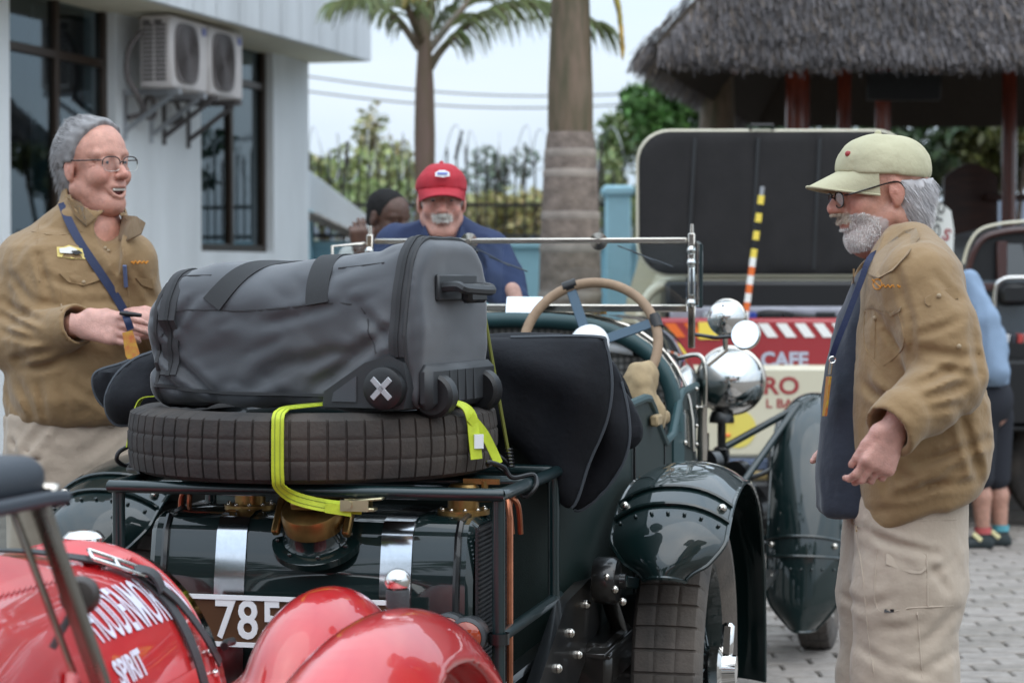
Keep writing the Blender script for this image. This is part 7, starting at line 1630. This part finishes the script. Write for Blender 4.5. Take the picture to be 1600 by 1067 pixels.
# shirt
rows = []
for py, of, hw, hd in ((325, .0, .085, .075), (350, -.01, .11, .09), (368, -.01, .155, .11), (385, .0, .19, .13), (410, .0, .208, .148), (450, .01, .212, .165), (510, .02, .214, .180), (570, .03, .222, .196), (620, .03, .224, .198), (655, .02, .214, .182), (690, .02, .19, .17)): rows.append((L(130, py)[2], of, hw * K * .98, hd * K))
T2 = Torso(L(128, 430, .0) * np.array([1, 1, 0]), fwb, rows, 2.25)
lo, hi = (-.42, -.62, .95), (.46, .42, 1.80)
f = Field(lo, hi, .0078); f.fn(lo, hi, T2.fn(z0=L(130, 660)[2], rnd=.03))
shR, elR, cfR = L(44, 414, .02), L(28, 538, -.10), L(112, 510, -.27); shL, elL, cfL = L(200, 408, -.10), L(222, 520, .0), L(262, 520, -.15)
f.cap(L(88, 392, .02), shR, .07, .088, .06); f.chain([shR, (shR + elR) / 2 + (-.008, 0, 0), elR], [.088, .088, .084], .015); f.chain([elR, (elR + cfR) / 2 + (0, -.01, -.008), cfR], [.082, .074, .060], .012); f.chain([shL, elL], [.080, .075], .04); f.chain([elL, cfL], [.075, .055], .04)
cd2 = unit(cfR - elR); cc2 = cfR + cd2 * .035
f.cap(cfR - cd2 * .03, cc2, .062, .060, .006)
f.fn(cc2 - .12, cc2 + .12, lambda g: np.maximum(-((g - cc2) @ cd2), np.linalg.norm(g - cc2, axis=-1) - .09), .004, 's')
f.cap(cc2 - cd2 * .04, cc2 + cd2 * .08, .048, .052, .004, 's')
# open neck
f.cap(L(146, 320, .02), L(148, 372, .0), .092, .115, .03)
f.cap(L(148, 280, .0), L(150, 345, -.005), .080, .083, .008, 's'); f.cap(L(150, 345, -.005), L(152, 372, -.01), .08, .06, .008, 's')
vh = [hit(f, L(a, b, -.6), P(a, b, 1.0) - np.array([0, 0, CAMH]), 1.0) for a, b in ((166, 338), (170, 356), (174, 378), (179, 402), (185, 428))]
for (p, q, r0, r1) in zip(vh[:-1], vh[1:], (.050, .044, .034, .022), (.044, .034, .022, .010)): f.cap(p, q, r0, r1, .006, 's')
fl_ = fold_lines(f, [(6, 470, 70, 505, .018, .010), (4, 492, 64, 522, .018, .010), (8, 520, 84, 535, .015, .010), (20, 560, 96, 540, .014, .010), (60, 400, 80, 470, .016, .011), (74, 432, 130, 452, .012, .011), (30, 600, 52, 652, .013, .011), (62, 600, 70, 655, .012, .010), (96, 590, 104, 655, .009, .011), (40, 575, 90, 568, .013, .010), (110, 600, 180, 640, .009, .012), (62, 470, 100, 480, .010, .010), (128, 470, 190, 468, .008, .011), (20, 430, 50, 470, .012, .010), (64, 352, 120, 360, .007, .009), (210, 420, 240, 470, .010, .010), (10, 615, 30, 650, .010, .009)], -.65)
mk2 = lambda p: np.clip((np.linalg.norm(p - cfR, axis=1) - .06) / .05, .12, 1)
f.disp(lambda p: (cloth_noise(.0046, 10, 41, (1, 1, .6))(p) + .62 * fl_(p)) * mk2(p), .05)
V, F = f.mesh(1); s2 = mesh_np('shirt', V, F, m_shirt, lm_); SF2 = f
def on2(px, py, off=.002): h = hit(SF2, L(px, py, -.62), sight(px, py), 1.0, off); return h if h is not None else L(px, py, -.2)
def sewn2(pp, m, name, th=.005): return flat_patch(s2, [on2(a, b, .0) for a, b in pp], (.3, -1, 0), th, m, name)
sewn2([(93, 427), (122, 423), (150, 426), (158, 437), (131, 446), (107, 441)], m_shirt, 'pocket_flap', .007); sewn2([(212, 434), (238, 436), (240, 452), (222, 446)], m_shirt, 'pocket_flap', .007)
flat_patch(s2, [on2(a, b, .001) for a, b in ((89, 386), (100, 386), (108, 383), (118, 386), (138, 391), (138, 405), (113, 404), (90, 401))], (.3, -1, 0), .004, M_('patch_yellow', (.70, .55, .16), .5), 'chest_patch'); flat_patch(s2, [on2(a, b, .006) for a, b in ((93, 388), (103, 387), (110, 385), (118, 388), (128, 396), (112, 396), (94, 395))], (.3, -1, 0), .002, M_('patch_white', (.72, .70, .66), .5), 'patch_field'); flat_patch(s2, [on2(a, b, .009) for a, b in ((112, 392), (124, 391), (130, 396), (118, 398))], (.3, -1, 0), .002, m_black, 'patch_mark')
MB().tube([on2(a, 410 + 2 * math.sin(a), .001) for a in np.arange(206, 232, 1.5)], .003, 5).build('embroidery', m_orange, s2); MB().tube([on2(205 + k, 410 - .4 * k + .05 * k * k, .001) for k in range(7)], .0022, 5).build('embroidery', m_orange, s2)
for pp in ([(60, 350), (58, 400), (62, 440)], [(50, 362), (90, 368), (130, 362)], [(192, 390), (200, 450), (205, 520)], [(95, 446), (96, 485)]): MB().tube([on2(a, b, .0005) for a, b in spline([(x, y, 0) for x, y in pp], 8)[:, :2]], .0024, 5).build('seam', m_shirt, s2)
for pts in ([(106, 312), (116, 306), (134, 326), (150, 342), (160, 356), (152, 362), (136, 354), (118, 338)], [(192, 338), (187, 352), (186, 376), (200, 378), (222, 366), (228, 350), (214, 340)]): flat_patch(s2, [on2(a, b, .004) for a, b in pts], (.15, -.9, .3), .010, m_shirt, 'collar')
for (a, b) in ((165, 388), (131, 441), (170, 392)): MB().sphere(on2(a, b, .007), (.006, .004, .006), 10, 6).build('button', m_butt, s2)
# pen in pocket
MB().cyl(on2(195, 415, .006), on2(197, 448, .006), .006, n=8).build('pen', M_('pen_blue', (.10, .14, .26), .35), s2)
# trousers
rows = [(L(130, y_)[2], 0, hw * K, hd * K) for y_, hw, hd in ((640, .215, .175), (670, .215, .175), (720, .215, .175), (760, .21, .17))]
f = Field((-.42, -.42, .05), (.42, .42, 1.16), .010); f.fn((-.42, -.42, .05), (.42, .42, 1.16), Torso(L(128, 430) * np.array([1, 1, 0]), fwb, rows, 2.2).fn(rnd=.02)); f.chain([L(80, 730, .06), np.array([-.12, .06, .5]), np.array([-.12, .06, .10])], [.13, .11, .09], .05); f.chain([L(170, 730, -.04), np.array([.09, -.06, .5]), np.array([.09, -.06, .10])], [.13, .11, .09], .05)
f.disp(lambda p: cloth_noise(.006, 9, 51, (1, 1, .5))(p) + creases([(L(40, 700, -.2), L(70, 660, -.22), .012, .016), (L(20, 690, -.15), L(60, 720, -.2), .010, .014), (L(90, 680, -.22), L(150, 700, -.24), .008, .018)])(p), .05); V, F = f.mesh(1); tr2 = mesh_np('trousers', V, F, m_trou, lm_)
def on2t(px, py): h = hit(f, L(px, py, -.6), sight(px, py), 1.0, .001); return h if h is not None else L(px, py, -.2)
flat_patch(tr2, [on2t(a, b) for a, b in ((97, 652), (108, 654), (108, 662), (97, 660))], (0, -1, 0), .008, m_trou, 'belt_loop'); flat_patch(tr2, [on2t(a, b) for a, b in ((168, 658), (178, 659), (178, 668), (168, 667))], (0, -1, 0), .008, m_trou, 'belt_loop')
for c in ((-.12, .04, 0), (.09, -.08, 0)): shoe(lm_, c, fwb, 1.15)
ly = empty('lanyard', tuple(FT)); tag(ly, 'wide navy lanyard with yellow pass held by the laughing man', 'lanyard')
pts = [on2(a, b, .006) for a, b in ((98, 318), (108, 345), (125, 378), (146, 410), (166, 440), (182, 465), (194, 486))]; mb = MB(); ribbon(mb, spline(pts, 6), .024, np.array([.2, -1, .2]), .0025); mb.build('strap', m_navy, ly); q = L(196, 492, -.40)
pts = [on2(194, 486, .006), q, L(204, 515, -.42)]; mb = MB(); ribbon(mb, spline(pts, 6), .020, np.array([.2, -1, .2]), .0025); mb.build('strap_end', m_navy, ly); flat_patch(ly, [L(*p) for p in ((191, 520, -.42), (207, 516, -.42), (218, 552, -.43), (216, 557, -.43), (200, 562, -.43), (196, 556, -.43))], (.1, -1, 0), .005, m_badge, 'card')
MB().lathe([(.005, -.03), (.007, .0), (.005, .03)], L(204, 491, -.42), (1, 0, -.1), 10).build('key_fob', m_black, ly)

# ------------------------------------------------------------------ man in red cap leaning over the bonnet
Y0 = 7.78; S0 = FPX / Y0; FT = np.array([P(575, 430, Y0)[0], Y0, 0.])
hd3 = Head(L(690, 316, .02), (.06, -.99, -.04), (0, 0, 1), 1.06); hv3, hf3 = build_head(hd3, 0.0, .0042, (-.06, 0, -.17), .024, 1.05); hc3 = skin_cols(hv3, hd3, (.56, .29, .225), red=.4)
f = Field(L(770, 520, -.3), L(850, 440, .1), .007); hand(f, L(808, 475, -.12), (.25, -.3, -.8), (.7, -.6, .1), (-.5, -.7, 0), 1.05); av, af = f.mesh(1)
core = body_core(None, (-.35, -.4, -.02), (.65, .45, 1.68), [(L(690, 360, .06), L(695, 385, .1), .06, .07), (L(690, 420, .10), (.15, .11, .13)), (L(640, 500, .15), (.14, .11, .16)), (L(600, 590, .16), (.14, .12, .14)), (L(590, 630, .16), np.array([-.08, .18, .1]), .08, .05), (L(620, 630, .14), np.array([.08, .14, .1]), .08, .05), (L(770, 400, .06), L(806, 470, -.08), .045, .035), (L(612, 395, .08), L(590, 500, .02), .045, .035)])
V, F, C_ = merge([(hv3, hf3, hc3), (av, af, np.tile(np.array((.55, .30, .24)), (len(av), 1))), (core[0], core[1], np.tile(np.array(SK), (len(core[0]), 1)))]); m3 = mesh_np('person', V, F, m_skin, None, C_); m3.location = FT; tag(m3, 'man in red cap and navy shirt leaning behind the car windscreen', 'person'); eyes(hd3, m3, (1, 0, -.5))
V_last, F_last = hv3, hf3; beard(hd3, m3, 1300, .017, (.70, .67, .62), 'moustache', 'm')
hair_obj(hd3, m3, lambda q: np.maximum(q[..., 0] - .01, np.maximum(q[..., 2] - .03, -.05 - q[..., 2])), lambda q: unit((-.5, 0, -.8)), .02, (.42, .40, .38), 700, .008)
def bd3(c, h): flat_patch(c, [h.w(p) for p in ((.104, -.024, .086), (.108, -.0, .083), (.104, .024, .086), (.100, .024, .098), (.098, .010, .106), (.098, -.010, .106), (.100, -.024, .098))], h.x, .006, m_wht, 'cap_badge'); flat_patch(c, [h.w(p) for p in ((.112, -.017, .093), (.113, .017, .093), (.110, .017, .099), (.109, -.017, .099))], h.x, .002, M_('badge_blue', (.10, .15, .5), .5), 'badge_text')
cap_obj(hd3, m3, m_cap2, .072, .034, .038, bd3, .08)
f = Field((-.35, -.45, .8), (.7, .5, 1.72), .009); f.ell(L(690, 425, .10), (.185, .13, .15), k=.0); f.ell(L(650, 500, .14), (.19, .14, .2), k=.08); f.ell(L(612, 580, .16), (.18, .15, .18), k=.08)
f.chain([L(690, 372, .12), L(625, 388, .10), L(598, 440, .06), L(592, 490, .0)], [.085, .078, .072, .066], .05); f.chain([L(700, 372, .12), L(758, 398, .08), L(785, 440, .02), L(802, 472, -.06)], [.085, .080, .074, .062], .05)
f.cap(L(691, 340, .0), L(692, 380, -.03), .066, .050, .012, 's'); f.disp(lambda p: cloth_noise(.007, 9, 61)(p) + creases([(L(620, 380, 0), L(600, 430, 0), .010, .014), (L(740, 390, 0), L(770, 440, -.05), .012, .016), (L(720, 400, 0), L(760, 460, -.02), .010, .014), (L(660, 390, 0), L(640, 440, 0), .010, .016)])(p), .05)
V, F = f.mesh(1); s3 = mesh_np('shirt', V, F, m_polo, m3)
for pts in ([(664, 352, -.02), (672, 372, -.07), (682, 392, -.09), (668, 392, -.07), (655, 372, -.03)], [(722, 352, -.02), (717, 372, -.07), (706, 392, -.09), (720, 390, -.07), (730, 370, -.03)]): flat_patch(s3, [L(*p) for p in pts], (0, -1, .2), .009, m_polo, 'collar')
f = Field((-.35, -.25, .04), (.4, .5, 1.2), .012); f.ell(L(605, 610, .16), (.17, .15, .14)); f.chain([L(585, 640, .18), np.array([-.08, .18, .08])], [.11, .085], .04); f.chain([L(625, 640, .14), np.array([.08, .14, .08])], [.11, .085], .04); V, F = f.mesh(1); mesh_np('trousers', V, F, M_('grey_trouser', (.16, .15, .14), .85), m3)
for c in ((-.08, .16, 0), (.08, .12, 0)): shoe(m3, c, (.3, -1, 0), 1.0)

# ------------------------------------------------------------------ bare headed man behind him
Y0 = 9.9; S0 = FPX / Y0; FT = np.array([P(600, 430, Y0)[0], Y0, 0.]); DK = (.085, .040, .026)
hd4 = Head(L(606, 342, .0), (.72, -.66, -.28), (0, 0, 1), 1.05); hv4, hf4 = build_head(hd4, 0, .0046, (-.045, 0, -.18), .01, 1.1); hc4 = skin_cols(hv4, hd4, DK, (.09, .035, .03), .1)
f = Field(L(535, 420, -.35), L(600, 340, .1), .006); hand(f, L(562, 392, -.15), (-.05, -.2, 1), (.2, -1, 0), (1, .1, 0), 1.0, (35, 45, 30)); av, af = f.mesh(1)
core = body_core(None, (-.4, -.4, -.02), (.4, .35, 1.75), [(L(600, 365, .02), L(600, 390, .03), .055, .06), (L(600, 430, .03), (.16, .11, .15)), (L(600, 520, .03), (.14, .11, .2)), (L(600, 600, .03), (.15, .12, .14)), (np.array([-.08, .03, .85]), np.array([-.09, .03, .1]), .08, .05), (np.array([.08, .03, .85]), np.array([.09, .03, .1]), .08, .05), (L(548, 415, .02), L(545, 470, -.08), .045, .04), (L(545, 470, -.08), L(562, 395, -.15), .035, .028), (L(652, 420, .02), L(660, 540, .0), .045, .035)])
V, F, C_ = merge([(hv4, hf4, hc4), (av, af, np.tile(np.array(DK), (len(av), 1)) * 1.15), (core[0], core[1], np.tile(np.array(DK), (len(core[0]), 1)))]); m4 = mesh_np('person', V, F, m_skin, None, C_); m4.location = FT; tag(m4, 'bareheaded man looking down, half hidden behind the man in red cap', 'person'); eyes(hd4, m4, (1, 0, -.3))
hair_obj(hd4, m4, lambda q: np.maximum(q[..., 0] - (.035 + .25 * (q[..., 2] - .05)), -.045 - q[..., 2]) + np.where((q[..., 2] < .01) & (q[..., 0] > -.02), .03, 0), lambda q: unit((-.3, 0, .3)), .006, (.007, .006, .006), 900, .002, 'hair', .0010, .8, .001)
f = Field((-.4, -.45, .7), (.4, .35, 1.72), .011); f.ell(L(600, 440, .03), (.20, .15, .18), k=0); f.ell(L(600, 520, .03), (.18, .15, .22), k=.06); f.chain([L(555, 408, .03), L(545, 468, -.06), L(556, 425, -.12)], [.075, .065, .05], .04); f.chain([L(645, 408, .03), L(660, 500, .0)], [.075, .06], .04); f.cap(L(603, 350, -.02), L(603, 385, -.05), .062, .055, .01, 's'); f.disp(cloth_noise(.006, 9, 71), .05); V, F = f.mesh(1); mesh_np('shirt', V, F, M_('pale_work_shirt', (.42, .42, .40), .85), m4)
f = Field((-.35, -.25, .04), (.35, .3, 1.05), .013); f.ell((0, .03, .93), (.17, .14, .12)); f.chain([(-.08, .03, .85), (-.09, .03, .08)], [.10, .08], .04); f.chain([(.08, .03, .85), (.09, .03, .08)], [.10, .08], .04); V, F = f.mesh(1); mesh_np('trousers', V, F, M_('dark_trouser', (.03, .03, .035), .85), m4)
for c in ((-.09, .02, 0), (.09, .02, 0)): shoe(m4, c, (.3, -1, 0), 1.0)

# ------------------------------------------------------------------ person in light blue shirt beyond the capped man
Y0 = 11.8; S0 = FPX / Y0; FT = np.array([P(1540, 430, Y0)[0], Y0, 0.]); PK = (.50, .27, .20)
hd5 = Head(L(1448, 425, .0), (-.8, .5, -.3), (0, 0, 1), 1.0); hv5, hf5 = build_head(hd5, 0, .006); hc5 = skin_cols(hv5, hd5, PK)
f = Field((-.4, -.4, -.02), (.4, .4, 1.7), .010); f.cap(L(1462, 445), L(1490, 470), .055, .06); f.ell(L(1505, 490), (.14, .12, .14), k=.05); f.ell(L(1530, 570), (.14, .12, .2), k=.05); f.ell(L(1535, 640), (.15, .12, .12), k=.05)
for px, dx in ((1530, -.02), (1556, .10)):
    kn = L(px - 2, 735, dx); an = L(px + 8 if px < 1540 else px + 10, 835, dx); f.chain([L(px, 640, dx), kn], [.075, .055], .03); f.chain([kn, kn * .6 + an * .4 + (.012, 0, 0), an], [.052, .054, .035], .02); f.cap(an, an + (0, 0, -.03), .035, .03, .01)
f.chain([L(1505, 480, -.10), L(1490, 530, -.16), L(1465, 560, -.2)], [.045, .04, .032], .03); V5, F5 = f.mesh(1); V, F, C_ = merge([(hv5, hf5, hc5), (V5, F5, np.tile(np.array(PK), (len(V5), 1)))]); m5 = mesh_np('person', V, F, m_skin, None, C_); m5.location = FT; tag(m5, 'bare legged person in light blue top and dark trainers beyond the bearded man', 'person')
f = Field((-.5, -.45, .6), (.5, .45, 1.65), .010); f.ell(L(1500, 485), (.17, .15, .14), k=0); f.chain([L(1500, 485), L(1526, 540), L(1532, 590)], [.14, .15, .15], .05); f.chain([L(1514, 436, -.1), L(1540, 500, -.14), L(1554, 578, -.14)], [.05, .070, .080], .03); f.fn((-.5, -.45, .6), (.5, .45, 1.65), lambda g: L(1540, 600)[2] - g[..., 2], .01, 'i'); f.disp(cloth_noise(.010, 8, 81, (1, 1, .3)), .05); V, F = f.mesh(1); mesh_np('shirt', V, F, M_('light_blue_cotton', (.24, .33, .46), .85, var=.06, bump=.2, bscale=20), m5)
f = Field((-.4, -.4, .3), (.4, .4, 1.05), .010); f.ell(L(1535, 625), (.17, .14, .17)); f.chain([L(1530, 650, -.02), L(1530, 745, -.02)], [.10, .085], .03); f.chain([L(1556, 650, .10), L(1556, 745, .10)], [.10, .085], .03); V, F = f.mesh(1); mesh_np('shorts', V, F, M_('dark_shorts', (.015, .017, .025), .85), m5)
hair_obj(hd5, m5, lambda q: np.maximum(q[..., 0] - .03, -.09 - q[..., 2]), lambda q: unit((-.4, 0, -.8)), .04, (.10, .06, .035), 500, .012)
m_shoepale = M_('pale_shoe_flash', (.9, .82, .45), .4)  # plain pale patch on the side of each trainer
for k, (px, dx) in enumerate(((1538, -.02), (1566, .10))):
    c = L(px, 860, dx); c[2] = 0.0; s_ = shoe(m5, c, (-.9, -.25, 0), .92, M_('dark_trainer', (.02, .03, .032), .6)); s_.name = 'trainer'
    MB().box(c + (-.04, -.047, .075), (.03, .006, .012), .004, np.array([[.75, 0, .65], [0, 1, 0], [-.65, 0, .75]])).build('shoe_flash', m_shoepale, s_); MB().lathe([(.046, .09), (.045, .125)], c + (.0, 0, 0), (0, 0, 1), 16).build('sock', M_('sock%d' % k, (.10, .35, .42) if k else (.5, .10, .10), .8), s_)
